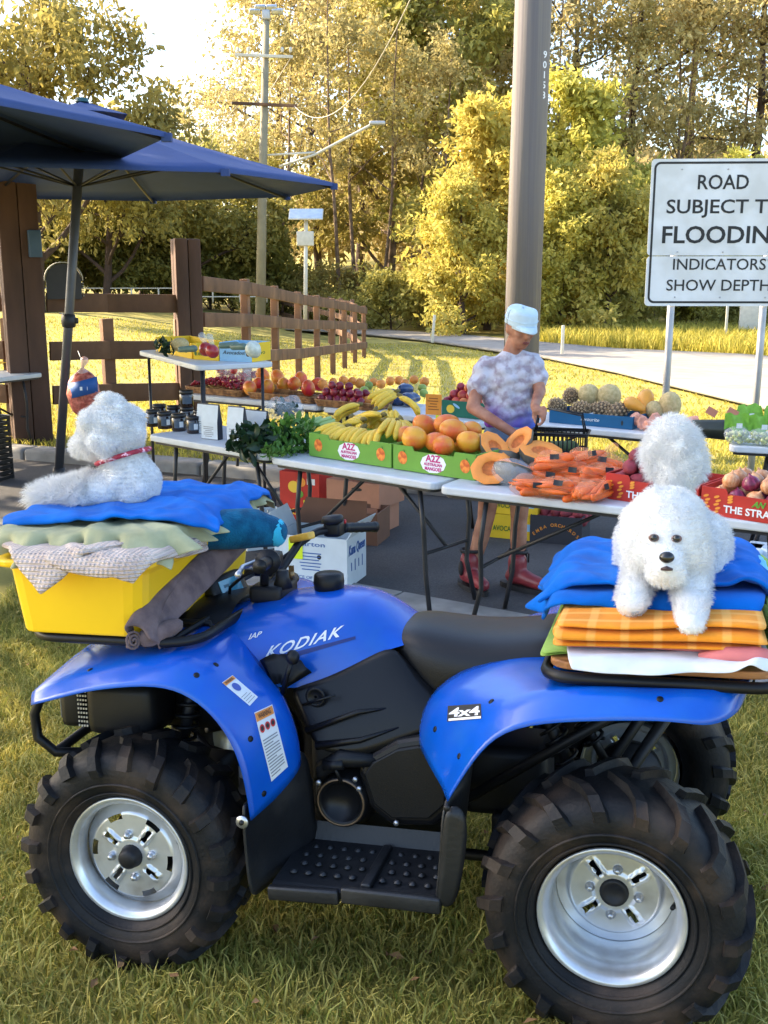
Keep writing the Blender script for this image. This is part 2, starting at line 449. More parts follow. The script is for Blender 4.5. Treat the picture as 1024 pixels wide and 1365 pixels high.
# ------------------------------------------------------------------ quad bike
from mathutils.bvhtree import BVHTree
AMI = AM.inverted()
def AL(px, py, lat=None, z=None, x=None):
    """photo pixel -> quad bike local point on a lateral / height / length plane"""
    d = AMI.to_3x3() @ Vector(_ray(px, py)); o = AMI @ Vector(_C)
    t = (lat - o.y) / d.y if lat is not None else ((z - o.z) / d.z if z is not None else (x - o.x) / d.x)
    return o + d * t
def bvh_of(o):
    me = baked(o); bm = bmesh.new(); bm.from_mesh(me); bmesh.ops.triangulate(bm, faces=bm.faces); b = BVHTree.FromBMesh(bm); bm.free(); bpy.data.meshes.remove(me); return b
def pix_decal(name, me, quad, bvhs, m, parent, lift=.002, lat=.4):
    """lay a flat printed mesh on the skin of the bike; quad = photo corners (bl, br, tr, tl)"""
    xs = [v.co.x for v in me.vertices]; ys = [v.co.y for v in me.vertices]
    x0, x1, y0, y1 = min(xs), max(xs), min(ys), max(ys); o0 = AMI @ Vector(_C)
    for v in me.vertices:
        u = (v.co.x - x0) / (x1 - x0); t = (v.co.y - y0) / (y1 - y0)
        b = Vector(quad[0]).lerp(Vector(quad[1]), u); a = Vector(quad[3]).lerp(Vector(quad[2]), u); q = b.lerp(a, t)
        d = (AMI.to_3x3() @ Vector(_ray(q.x, q.y))).normalized(); best = None
        for bv in bvhs:
            h = bv.ray_cast(o0, d)
            if h[0] is not None and (best is None or h[3] < best[3]): best = h
        v.co = (best[0] - d * lift) if best else AL(q.x, q.y, lat=lat)
    me.update(); return link(name, me, m, parent)
def card(nx=8, ny=8):
    mb = MB(); mb.grid([[(i / nx, j / ny, 0) for i in range(nx + 1)] for j in range(ny + 1)]); return mb.mesh('print')

quad = thing('quad_bike', 'blue four wheeled quad bike with black seat parked on the grass', 'quad bike', AT, AROT)
M_blue = mat('blue_plastic', (.0005, .088, .50), rough=.26, var=.12, vs_=7, coat=.22, bump=.05, bs=24, col2=(.004, .104, .47), cs=11, cthr=(.5, .75))
M_seat = mat('seat_vinyl', (.006, .0065, .0085), rough=.36, var=.2, vs_=9, bump=.2, bs=500, spec=.35)
M_rubber = mat('tyre_rubber', (.0085, .0085, .0095), rough=.55, var=.35, vs_=10, bump=.35, bs=120, col2=(.050, .034, .024), cs=7, cthr=(.49, .72), spec=.25)
M_rim = mat('silver_rim', (.70, .72, .74), rough=.30, metal=.65, var=.14, vs_=9, col2=(.36, .34, .32), cs=9, cthr=(.5, .76))
M_tank_black = mat('black_cowl', (.0075, .0075, .0085), rough=.34, var=.2, vs_=6, bump=.08, bs=300, spec=.3)

FF = [  # front fender: lower lip, crease, shoulder, inner
 [(.868, .47, .705), (.885, .50, .70), (.906, .46, .722), (.925, .27, .742), (.93, 0, .75)],
 [(.80, .50, .722), (.813, .535, .726), (.84, .48, .760), (.865, .28, .802), (.875, 0, .812)],
 [(.70, .505, .757), (.70, .545, .765), (.695, .487, .808), (.70, .28, .836), (.70, 0, .842)],
 [(.517, .51, .786), (.517, .55, .795), (.512, .487, .845), (.53, .28, .853), (.53, 0, .862)],
 [(.426, .51, .774), (.421, .55, .782), (.442, .482, .845), (.44, .29, .858), (.44, .12, .845)],
 [(.352, .505, .722), (.346, .545, .726), (.378, .476, .806), (.352, .340, .806), (.37, .225, .785)],
 [(.309, .50, .652), (.302, .54, .654), (.312, .468, .745), (.272, .356, .745), (.30, .255, .735)],
 [(.289, .495, .585), (.282, .535, .586), (.262, .46, .688), (.212, .362, .69), (.255, .275, .685)],
 [(.278, .49, .50), (.271, .53, .499), (.236, .455, .585), (.178, .366, .61), (.225, .285, .605)],
 [(.276, .49, .448), (.269, .525, .447), (.232, .455, .475), (.176, .372, .535), (.215, .295, .54)]]
RF = [
 [(-.238, .49, .548), (-.236, .525, .545), (-.205, .45, .55), (-.118, .33, .60), (-.10, .24, .60)],
 [(-.268, .49, .60), (-.266, .53, .598), (-.236, .46, .615), (-.126, .34, .672), (-.11, .24, .68)],
 [(-.336, .495, .702), (-.332, .54, .707), (-.300, .475, .728), (-.20, .34, .752), (-.18, .20, .765)],
 [(-.419, .50, .75), (-.419, .545, .757), (-.396, .482, .797), (-.385, .33, .812), (-.38, .12, .815)],
 [(-.588, .505, .77), (-.588, .55, .778), (-.517, .487, .832), (-.52, .33, .812), (-.52, .10, .80)],
 [(-.76, .505, .783), (-.76, .55, .790), (-.684, .487, .838), (-.68, .33, .81), (-.68, 0, .80)],
 [(-.825, .50, .765), (-.825, .54, .772), (-.845, .475, .842), (-.85, .30, .812), (-.85, 0, .805)],
 [(-.885, .44, .78), (-.892, .46, .785), (-.908, .41, .828), (-.912, .25, .81), (-.915, 0, .805)],
 [(-.90, .30, .775), (-.91, .31, .78), (-.93, .28, .815), (-.935, .15, .82), (-.935, 0, .82)]]
def sheet(name, rows, m, parent, mir, t=.005):
    mb = MB(); mb.grid([[(x, y * mir, z) for x, y, z in r] for r in rows], True, mir < 0)
    o = mb.build(name, m, parent); fixnormals(o.data)
    if 'fender' in name:
        n_ = len(rows[0]); at_ = o.data.attributes.new('crease_edge', 'FLOAT', 'EDGE')
        for e in o.data.edges:
            a_, b_ = e.vertices
            if a_ % n_ == b_ % n_ and a_ % n_ in (1, 2): at_.data[e.index].value = .8 if a_ % n_ == 1 else .85
    mod_subsurf(o, 2); mod_solid(o, t, -1); return o
ffl = sheet('front_fender', FF, M_blue, quad, 1); sheet('front_fender', FF, M_blue, quad, -1)
rfl = sheet('rear_fender', RF, M_blue, quad, 1); sheet('rear_fender', RF, M_blue, quad, -1)
TK = [(.60, .855, [(.10, .85), (.19, .825), (.25, .79)]), (.52, .872, [(.12, .865), (.20, .84), (.258, .775)]),
      (.45, .89, [(.13, .88), (.205, .845), (.252, .752)]), (.35, .912, [(.13, .90), (.205, .835), (.24, .712)]),
      (.25, .930, [(.125, .917), (.20, .83), (.228, .690)]), (.15, .935, [(.12, .922), (.19, .84), (.212, .725)]),
      (.07, .925, [(.11, .908), (.172, .845), (.195, .765)]), (.0, .880, [(.09, .868), (.14, .84), (.168, .805)]),
      (-.05, .835, [(.07, .83), (.11, .82), (.14, .81)])]
def loft_sym(name, sts, m, parent, lv=2, solid=None):
    mb = MB(); G_ = []
    for x, zt, side in sts:
        G_.append([(x, -y, z) for y, z in side[::-1]] + [(x, 0, zt)] + [(x, y, z) for y, z in side])
    mb.grid(G_, True); o = mb.build(name, m, parent); fixnormals(o.data)
    if solid: mod_solid(o, solid, -1)
    return mod_subsurf(o, lv)
tank = loft_sym('tank_cover', TK, M_blue, quad)
SE = [(.02, .825, [(.05, .825), (.085, .81), (.09, .79)]), (-.01, .850, [(.08, .846), (.13, .815), (.125, .77)]), (-.05, .860, [(.10, .856), (.162, .82), (.155, .745)]),
      (-.11, .855, [(.11, .850), (.182, .81), (.175, .70)]), (-.18, .845, [(.12, .841), (.192, .80), (.185, .682)]), (-.28, .840, [(.12, .838), (.195, .80), (.19, .71)]),
      (-.38, .852, [(.12, .849), (.19, .81), (.185, .745)]), (-.46, .868, [(.12, .864), (.18, .83), (.175, .785)]), (-.53, .872, [(.10, .868), (.15, .835), (.15, .80)]),
      (-.56, .83, [(.09, .83), (.13, .81), (.13, .795)])]
loft_sym('seat', SE, M_seat, quad)
sp = MB()
sp.tube([(x, s_[2][0] + .002, s_[2][1]) for x, zt, s_ in SE[1:-1]], .006, 6)
sp.tube([(x, -s_[2][0] - .002, s_[2][1]) for x, zt, s_ in SE[1:-1]], .006, 6); sp.build('seat_piping', M_black, quad)
# side cover below tank and seat
for mir in (1, -1):
    rows = [[(.262, .235, .70), (.235, .25, .66), (.20, .27, .60), (.165, .29, .55)],
            [(.19, .225, .718), (.16, .25, .66), (.13, .275, .60), (.105, .29, .548)],
            [(.11, .205, .752), (.08, .235, .69), (.05, .265, .62), (.04, .285, .545)],
            [(.03, .18, .795), (.0, .215, .73), (-.02, .25, .66), (-.03, .275, .575)],
            [(-.02, .165, .815), (-.06, .20, .745), (-.08, .24, .68), (-.09, .265, .595)],
            [(-.06, .16, .76), (-.10, .20, .715), (-.12, .235, .675), (-.135, .255, .62)],
            [(-.14, .18, .69), (-.15, .21, .68), (-.165, .23, .668), (-.18, .25, .655)]]
    sc_ = sheet('side_cover', rows, M_tank_black, quad, mir, .006)
    if mir > 0:
        side_cover = sc_
        mb = MB(); mb.tube([(.215, .262, .665), (.12, .268, .700)], [.004, .003], 6); mb.tube([(.20, .28, .60), (.06, .262, .655), (-.02, .24, .665)], [.010, .007, .003], 6)
        mb.tube([(.17, .292, .565), (.05, .280, .585), (-.05, .258, .62)], [.012, .008, .003], 6); mb.build('side_ridge', M_tank_black, quad)
        mb = MB(); mb.lathe([(.012, 0), (.026, 0), (.029, .004), (.026, .008), (.020, .008), (.018, .004), (.004, .004)], 20, Matrix.Translation((.178, .252, .688)) @ Matrix.Rotation(-PI / 2, 4, 'X')); mb.build('side_emblem', M_black, quad)
# front cowl, instrument pod
CW = [(.66, .86, [(.14, .86), (.24, .845), (.28, .80)]), (.60, .905, [(.13, .90), (.20, .875), (.255, .81)]), (.53, .915, [(.12, .91), (.18, .875), (.21, .83)]), (.46, .905, [(.10, .90), (.15, .87), (.17, .85)])]
loft_sym('front_cowl', CW, M_black, quad)
d0 = [AL(px, py, lat=la) for px, py, la in ((282, 776, .055), (320, 766, -.06), (331, 790, -.06), (297, 810, .055))]
cen = sum(d0, Vector()) / 4; ux = (d0[1] - d0[0] + d0[2] - d0[3]).normalized(); uy = (d0[0] - d0[3] + d0[1] - d0[2]); uz = ux.cross(uy).normalized(); uy = uz.cross(ux)
pod = MB(); pod.bbox((0, 0, -.018), (.15, .105, .045), .018); pod_o = pod.build('instrument_pod', M_black, quad)
pod_o.matrix_local = Matrix.Translation(cen) @ Matrix((ux, uy, uz)).transposed().to_4x4()
M_lcd = mat('lcd_glass', S(70, 140, 165), rough=.12, var=.15, vs_=30, coat=.6)
mb = MB(); mb.box((0, .004, .0055), (.088, .058, .003)); mb.build('screen', M_lcd, pod_o)
mb = MB()
for q in ((-.018, .014), (.012, .014), (-.018, -.004), (.006, -.012)): mb.box((q[0], q[1], .0075), (.02, .009, .001))
mb.build('screen_digits', mat('lcd_dark', S(40, 90, 110), rough=.3, var=0), pod_o)
# handlebar
hb = MB()
hb.tube([(.262, .40, 1.072), (.285, .30, 1.058), (.31, .22, 1.05), (.345, .15, 1.035), (.385, .07, .965), (.40, .035, .93), (.40, -.035, .93), (.385, -.08, .965), (.35, -.15, 1.035), (.315, -.21, 1.052), (.26, -.30, 1.05), (.195, -.41, 1.035)], .0125, 10)
hbar = hb.build('handlebar', M_metal_dark, quad)
for s_, a, b in ((1, (.262, .405, 1.072), (.292, .27, 1.056)), (-1, (.19, -.418, 1.034), (.262, -.295, 1.05))):
    a, b = Vector(a), Vector(b); g = MB(); n_ = 13
    g.tube([a.lerp(b, i / (n_ - 1)) for i in range(n_)], [.0185 if i in (0, n_ - 1) else (.0170 if i % 2 else .0152) for i in range(n_)], 12); g.build('grip', M_black, hbar)
    c_ = b + (b - a).normalized() * .035; g = MB(); g.bbox(c_, (.055, .07, .048), .012); g.build('switch_housing', M_black, hbar)
    g = MB(); g.tube([c_ + Vector((.04, 0, -.005)), c_ + Vector((.065, s_ * .035, -.012)), c_ + Vector((.05, s_ * .09, -.012)), c_ + Vector((.03, s_ * .15, -.008))], [.008, .007, .007, .009], 8)
    g.build('brake_lever', M_steel if s_ > 0 else M_black, hbar)
g = MB(); g.lathe([(.0, .012), (.030, .010), (.034, .004), (.034, -.008), (.026, -.014), (0, -.014)], 18, Matrix.Translation((.275, -.235, 1.088)) @ Matrix.Rotation(.1, 4, 'Y')); g.build('reservoir_cap', M_metal_dark, hbar)
g = MB(); g.tube([(.291, .272, 1.057), (.288, .284, 1.058)], .034, 16); g.build('grip_flange', M_black, hbar)
g = MB(); g.bbox((.335, -.12, 1.05), (.09, .028, .022), .005, (0, .25, -.5)); g.build('yellow_tape', mat('amber_plastic', S(214, 168, 66), rough=.5, var=.2, vs_=30), hbar)
g = MB(); g.lathe([(0, .004), (.007, .004), (.007, 0), (0, 0)], 10, Matrix.Translation((.245, -.262, 1.076)) @ Matrix.Rotation(-PI / 2, 4, 'Y')); g.build('kill_switch', mat('red_button', S(190, 30, 40), rough=.4, var=0), hbar)
for y_ in (.02, -.025):
    g = MB(); g.tube([(.33, -.17, 1.035), (.40, -.10 + y_, .985), (.44, y_ - .02, .91), (.46, y_, .86)], .005, 6); g.build('cable', M_black, hbar)
g = MB(); g.tube([(.31, .18, 1.035), (.42, .14, .985), (.50, .05, .93), (.52, .02, .88)], .005, 6); g.build('cable', M_black, hbar)
g = MB(); g.bbox((.385, .0, .915), (.10, .15, .05), .014); g.lathe([(0, .05), (.018, .05), (.02, .03), (.03, 0), (0, 0)], 12, Matrix.Translation((.345, .03, .93))); g.build('bar_clamp', M_metal_dark, quad)
g = MB(); g.lathe([(0, .022), (.009, .022), (.010, .0), (0, 0)], 8, Matrix.Translation((.345, -.045, .94))); g.box((.345, -.045, .968), (.016, .004, .022)); g.build('ignition_key', mat('brass', S(150, 120, 80), rough=.4, metal=.7, var=.1), quad)
g = MB(); g.lathe([(0, .034), (.036, .034), (.043, .028), (.045, .006), (.040, -.03), (0, -.03)], 14, Matrix.Translation((.215, 0, .938))); o = g.build('fuel_cap', M_black, quad)
# prints
bt = bvh_of(tank)
txt = text_mesh('KODIAK', .1, 0, .02, .25, space=1.15)
pix_decal('badge', txt, ((352, 879), (455, 848), (459, 833), (358, 862)), [bt], M_inkwhite, tank, .002, .2)
txt = text_mesh('IAP', .1, 0, .02, .2)
pix_decal('badge', txt, ((331, 853), (348, 848), (350, 841), (333, 845)), [bt], M_inkwhite, tank, .002, .2)
stripe = card(12, 2); pix_decal('stripe', stripe, ((345, 890), (474, 852), (474, 848), (345, 882)), [bt], mat('navy_stripe', S(20, 40, 110), rough=.4, var=.1), tank, .0015, .2)
bf = bvh_of(ffl); br = bvh_of(rfl)
M_sticker = mat('sticker_white', (.74, .76, .76), rough=.5, var=.04)
M_stick_or = mat('sticker_orange', S(226, 140, 60), rough=.5, var=.05)
def sticker(q, lines, ov=True):
    st = pix_decal('sticker', card(), q, [bf], M_sticker, ffl, .002, .42)
    Q = lambda u, t: Vector(q[0]).lerp(Vector(q[1]), u).lerp(Vector(q[3]).lerp(Vector(q[2]), u), t)
    def sub(u0, u1, t0, t1): return (Q(u0, t0), Q(u1, t0), Q(u1, t1), Q(u0, t1))
    pix_decal('sticker_header', card(4, 4), sub(.02, .98, .86, .985), [bf], M_stick_or, ffl, .0032, .42)
    hd = text_mesh('WARNING', .1, 0, .01); pix_decal('sticker_header', hd, sub(.15, .85, .885, .965), [bf], M_ink, ffl, .0042, .42)
    for k, (u0, u1, t) in enumerate(lines):
        pix_decal('sticker_line', card(4, 1), sub(u0, u1, t, t + .016), [bf], M_inkgrey, ffl, .0034, .42)
    return sub
ls = [(.08, .9, .05 + .043 * i) if i % 5 else (.08, .6, .05 + .043 * i) for i in range(13)]
sub = sticker(((362, 1042), (384, 1022), (363, 939), (339, 950)), ls)
def circ(n=14):
    mb = MB(); mb.add([(math.cos(2 * PI * k / n), math.sin(2 * PI * k / n), 0) for k in range(n)], [tuple(range(n))]); return mb.mesh('disc')
M_stick_red = mat('sticker_red', S(200, 50, 50), rough=.5, var=0)
for k in range(3): pix_decal('sticker_mark', circ(), sub(.08 + .3 * k, .34 + .3 * k, .68, .8), [bf], M_stick_red, ffl, .0036, .42)
for k in range(3): pix_decal('sticker_mark', circ(), sub(.13 + .3 * k, .29 + .3 * k, .705, .775), [bf], M_ink, ffl, .0042, .42)
sub = sticker(((333, 941), (344, 929), (310, 900), (296, 910)), [(.1, .9, .08), (.1, .8, .16), (.1, .9, .24), (.1, .7, .32)])
pix_decal('sticker_mark', circ(18), sub(.25, .75, .5, .8), [bf], mat('sticker_blue', S(70, 90, 170), rough=.5, var=0), ffl, .0036, .42)
pix_decal('badge_plate', card(), ((596, 962), (642, 958), (641, 938), (597, 941)), [br], M_ink, rfl, .002, .4)
pix_decal('badge', text_mesh('4x4', .1, 0, .03, .1), ((598, 956), (640, 953), (639, 941), (599, 944)), [br], M_inkwhite, rfl, .0035, .4)
pix_decal('badge', card(6, 1), ((598, 961), (641, 957.5), (641, 954.5), (598, 958)), [br], M_inkwhite, rfl, .0035, .4)

for px, py, bv, pa_ in ((262, 900, bf, ffl), (120, 893, bf, ffl), (334, 985, bf, ffl), (352, 1058, bf, ffl), (288, 886, bf, ffl), (580, 972, br, rfl), (655, 935, br, rfl), (612, 1008, br, rfl), (880, 932, br, rfl)):
    d = (AMI.to_3x3() @ Vector(_ray(px, py))).normalized(); h = bv.ray_cast(AMI @ Vector(_C), d)
    if h[0] is not None:
        nn = h[1] if h[1].dot(d) < 0 else -h[1]; g = MB(); g.lathe([(0, .003), (.005, .0026), (.0078, .001), (.008, -.002)], 12, Matrix.Translation(h[0]) @ frame_on(None, nn, (.1, .2, 1)).to_4x4()); g.build('push_rivet', M_black, pa_)
# engine, covers, footwells
eng = MB(); eng.bbox((.03, 0, .42), (.40, .36, .30), .03); eng.bbox((.10, 0, .60), (.24, .24, .18), .03); eng.bbox((-.30, 0, .42), (.24, .2, .2), .03); eng.build('engine', M_metal_dark, quad)
XL = Matrix.Rotation(-PI / 2, 4, 'X')
def lat(x, y, z): return Matrix.Translation((x, y, z)) @ XL
g = MB(); g.lathe([(.0, .035), (.050, .035), (.054, .055), (.063, .060), (.070, .055), (.078, .02), (.09, 0), (.095, -.08)], 30, lat(.105, .235, .412)); g.build('starter_cover', M_tank_black, quad)
g = MB(); g.lathe([(.0615, .0605), (.0645, .062), (.0665, .0585)], 30, lat(.105, .235, .412)); g.build('starter_ring', mat('worn_bronze', S(120, 100, 80), rough=.4, metal=.6, var=.2), quad)
poly = [(.06, .50), (.03, .545), (-.05, .595), (-.12, .612), (-.185, .605), (-.215, .57), (-.205, .42), (-.15, .365), (-.03, .355), (.03, .40)]
g = MB(); g.prism([(x, -z) for x, z in poly], -.04, .0, Matrix.Translation((0, .29, 0)) @ Matrix.Rotation(-PI / 2, 4, 'X')); o = g.build('clutch_cover', M_tank_black, quad); fixnormals(o.data); mod_bevel(o, .022, 3)
poly2 = [(x * .82 - .012, .49 + (z - .49) * .8) for x, z in poly]
g = MB(); g.prism([(x, -z) for x, z in poly2], 0, .010, Matrix.Translation((0, .288, 0)) @ Matrix.Rotation(-PI / 2, 4, 'X')); o = g.build('clutch_plate', M_black, quad); fixnormals(o.data); mod_bevel(o, .008, 2)
g = MB(); g.tube([(.145, .30, .515), (.09, .305, .525)], .014, 10); g.tube([(.12, .30, .52), (.10, .295, .47)], .006, 6); g.build('recoil_handle', M_black, quad)
g = MB(); g.tube([(.17, .27, .46), (.155, .285, .50), (.10, .285, .535), (.0, .27, .53)], [.018, .022, .026, .02], 10); g.build('air_duct', M_black, quad)
for q in ((.16, .305, .47), (.06, .30, .485), (.05, .30, .46), (-.19, .295, .42), (-.05, .302, .375)):
    g = MB(); g.lathe([(0, .008), (.007, .008), (.008, 0), (0, 0)], 8, lat(*q)); g.build('bolt', M_steel, quad)
M_foot = mat('footwell_plastic', (.011, .0115, .013), rough=.45, var=.3, vs_=7, bump=.25, bs=90, col2=(.030, .029, .028), cs=6, cthr=(.55, .75))
for mir in (1, -1):
    rows = [[(.285, .53, .50), (.288, .50, .48), (.24, .36, .56), (.20, .29, .57)], [(.286, .535, .44), (.288, .50, .42), (.225, .34, .42), (.19, .28, .44)],
            [(.28, .535, .30), (.282, .50, .30), (.225, .33, .31), (.19, .27, .33)], [(.272, .53, .245), (.27, .49, .24), (.215, .35, .265), (.185, .26, .30)]]
    sheet('mud_guard', rows, M_foot, quad, mir, .006)
    rows = [[(-.226, .525, .55), (-.25, .44, .56), (-.26, .34, .56), (-.25, .25, .56)], [(-.222, .53, .42), (-.245, .44, .42), (-.25, .34, .42), (-.23, .25, .42)],
            [(-.212, .53, .33), (-.235, .44, .33), (-.23, .34, .33), (-.21, .25, .34)], [(-.205, .525, .282), (-.22, .44, .285), (-.22, .34, .29), (-.20, .25, .30)]]
    sheet('mud_guard', rows, M_foot, quad, mir, .006)
    rows = [[(-.29, .515, .53), (-.226, .528, .55)], [(-.272, .52, .38), (-.222, .533, .42)], [(-.255, .52, .30), (-.212, .533, .33)], [(-.235, .515, .27), (-.205, .528, .282)]]
    sheet('mud_flap', rows, M_foot, quad, mir, .006)
    fb = MB(); fb.grid([[(x, mir * y, z + (.006 if j in (0,) else 0)) for j, (y, z) in enumerate(((.52, .275), (.50, .285), (.40, .288), (.28, .295), (.262, .34)))] for x in (.222, .12, .04, .03, -.06, -.14, -.212)], False)
    o = fb.build('footboard', M_foot, quad); fixnormals(o.data); mod_solid(o, .02)
    lip = MB(); lip.bbox((.135, mir * .523, .268), (.185, .022, .036), .006, (0, .04, 0)); lip.bbox((-.09, mir * .523, .28), (.25, .022, .04), .006); lip.build('footboard_lip', M_foot, quad)
    st = MB()
    for i in range(10):
        for j in range(4):
            if i == 5: continue
            st.lathe([(0, .007), (.007, .006), (.011, .001), (.011, 0)], 7, Matrix.Translation((.17 - i * .039 + (j % 2) * .012, mir * (.315 + j * .048), .292)))
    st.bbox((-.022, mir * .40, .296), (.024, .22, .018), .004); st.build('footboard_stud', M_foot, quad)
    for x, z in ((.283, .452), ):
        g = MB(); g.lathe([(.004, .003), (.016, .003), (.017, 0), (.004, 0)], 16, Matrix.Translation((x, mir * .54, z)) @ Matrix.Rotation(-mir * PI / 2, 4, 'X')); g.build('washer', M_steel, quad)
        g = MB(); g.lathe([(0, .009), (.006, .009), (.007, .002), (0, .002)], 8, Matrix.Translation((x, mir * .54, z)) @ Matrix.Rotation(-mir * PI / 2, 4, 'X')); g.build('bolt', M_metal_dark, quad)
    g = MB(); g.lathe([(0, .006), (.008, .006), (.009, 0), (0, 0)], 8, Matrix.Translation((-.236, mir * .533, .535)) @ Matrix.Rotation(-mir * PI / 2, 4, 'X')); g.build('bolt', M_metal_dark, quad)
# shift lever and gaiter
g = MB(); fan = []
for i in range(9):
    a = -1.05 + 1.75 * i / 8; r0, r1 = .02, .095
    bx_, bz_ = .275, .735
    fan.append([(bx_ + r * math.sin(a), .262 + (.012 if i % 2 else 0) + (r1 - r) * .35 - .02, bz_ + r * math.cos(a) - .03) for r in (r0, .05, .075, r1)])
g.grid(fan, True); o = g.build('lever_gaiter', M_black, quad); fixnormals(o.data); mod_solid(o, .008, 0)
g = MB(); g.tube([(.262, .28, .70), (.24, .30, .76), (.226, .30, .795)], [.008, .007, .007], 8); g.ball((.222, .30, .808), (.019, .017, .02), 12, 8); g.build('shift_lever', M_black, quad)
# frame, suspension
g = MB()
for y_ in (.17, -.17): g.tube([(.86, y_, .50), (.70, y_, .34), (.3, y_, .24), (-.3, y_, .24), (-.55, y_, .36), (-.75, y_, .70)], .016, 8)
g.tube([(.86, .17, .50), (.86, -.17, .50)], .016, 8); g.tube([(-.75, .17, .70), (-.75, -.17, .70)], .016, 8)
g.tube([(-.2, .2, .40), (-.75, .22, .78)], .014, 8); g.tube([(-.2, -.2, .40), (-.75, -.22, .78)], .014, 8); g.build('frame', M_metal_dark, quad)
g = MB(); g.tube([(-.617, .375, .30), (-.617, -.375, .30)], .026, 10); g.bbox((-.617, 0, .30), (.16, .20, .16), .04); g.bbox((-.45, .10, .31), (.36, .07, .07), .015); g.build('rear_axle', M_metal_dark, quad)
g = MB(); g.tube([(.617, .42, .30), (.617, -.42, .30)], .018, 8); g.bbox((.617, 0, .32), (.14, .16, .14), .03)
for s_ in (1, -1): g.tube([(.70, s_ * .13, .28), (.617, s_ * .36, .24), (.5, s_ * .13, .27)], .013, 6); g.tube([(.68, s_ * .13, .42), (.617, s_ * .35, .38), (.52, s_ * .13, .42)], .012, 6)
g.build('front_axle', M_metal_dark, quad)
def spring(name, a, b, r=.032, turns=8):
    a, b = Vector(a), Vector(b); t = (b - a); L_ = t.length; t.normalize(); u = t.orthogonal().normalized(); v = t.cross(u)
    g = MB(); n_ = turns * 9
    g.tube([a + t * (L_ * (.12 + .6 * i / n_)) + (u * math.cos(2 * PI * i / 9) + v * math.sin(2 * PI * i / 9)) * r for i in range(n_ + 1)], .0055, 6)
    o = g.build(name, M_black, quad)
    g = MB(); g.tube([a, a.lerp(b, .5)], .018, 8); g.tube([a.lerp(b, .45), b], .013, 8); g.build('shock_absorber', M_metal_dark, quad)
for s_ in (1, -1):
    spring('shock_spring', (.53, s_ * .24, .74), (.60, s_ * .32, .32)); spring('shock_spring', (-.40, s_ * .17, .70), (-.58, s_ * .20, .34))
g = MB(); g.tube([(-.30, -.22, .52), (-.45, -.26, .56), (-.55, -.26, .60), (-.92, -.26, .62)], [.02, .03, .065, .06], 14); g.build('exhaust', M_metal_dark, quad)
g = MB(); g.bbox((-.62, .0, .72), (.34, .34, .12), .03); g.build('tool_box', M_black, quad)
g = MB(); g.bbox((-.60, -.05, .735), (.14, .16, .10), .02); 
g = MB(); g.bbox((.62, 0, .66), (.40, .40, .24), .05); g.build('radiator_shroud', M_black, quad)
for s_ in (1, -1): g = MB(); g.bbox((.70, s_ * .30, .655), (.20, .16, .15), .03); g.build('front_inner_guard', M_black, quad)
for s_ in (1, -1):
    g = MB(); g.bbox((.855, s_ * .26, .655), (.07, .20, .13), .02); hl = g.build('headlight', M_black, quad)
    g = MB()
    for j in range(3): g.bbox((.893, s_ * (.19 + .065 * j), .66), (.012, .05, .10), .008)
    g.build('headlight_lens', mat('lens_glass', S(70, 75, 80), rough=.1, var=.1, coat=.5), hl)
g = MB()
for j in range(4):
    for k in range(9): g.box((.815 - .008 * j, .385, .61 + k * .012), (.004, .003, .005))
g.build('grille', mat('grille_metal', (.5, .5, .48), rough=.4, metal=.5, var=.1), quad)
# bumper and racks
g = MB()
bpts = [(.86, .30, .74), (.97, .30, .68), (1.01, .30, .60), (1.005, .30, .53), (.95, .30, .49), (.80, .22, .47)]
g.tube(bpts, .0145, 8); g.tube([(x, -y, z) for x, y, z in bpts], .0145, 8); g.tube([(.97, .30, .68), (.99, 0, .68), (.97, -.30, .68)], .0145, 8); g.tube([(.95, .30, .49), (.97, 0, .49), (.95, -.30, .49)], .0145, 8); g.build('bumper', M_black, quad)
def rrect(x0, x1, y0, y1, z, r, n=6):
    pts = []
    for cx, cy, a0 in ((x1 - r, y1 - r, 0), (x0 + r, y1 - r, PI / 2), (x0 + r, y0 + r, PI), (x1 - r, y0 + r, 1.5 * PI)):
        for k in range(n + 1): a = a0 + PI / 2 * k / n; pts.append((cx + r * math.cos(a), cy + r * math.sin(a), z))
    return pts
g = MB(); g.tube(rrect(.445, .935, -.43, .43, .868, .10), .0135, 8, closed=True)
for x in (.52, .62, .72, .82): g.tube([(x, -.43, .866), (x, .43, .866)], .009, 6)
for y_ in (-.2, .2): g.tube([(.47, y_, .80), (.5, y_, .862), (.9, y_, .862), (.91, y_, .79)], .009, 6)
g.build('front_rack', M_black, quad)
g = MB(); g.tube(rrect(-.985, -.452, -.45, .45, .842, .07), .0145, 8, closed=True)
for x in (-.55, -.65, -.75, -.86): g.tube([(x, -.45, .840), (x, .45, .840)], .009, 6)
for y_ in (-.2, .2): g.tube([(-.47, y_, .79), (-.5, y_, .840), (-.93, y_, .840), (-.93, y_, .78)], .009, 6)
g.build('rear_rack', M_black, quad)

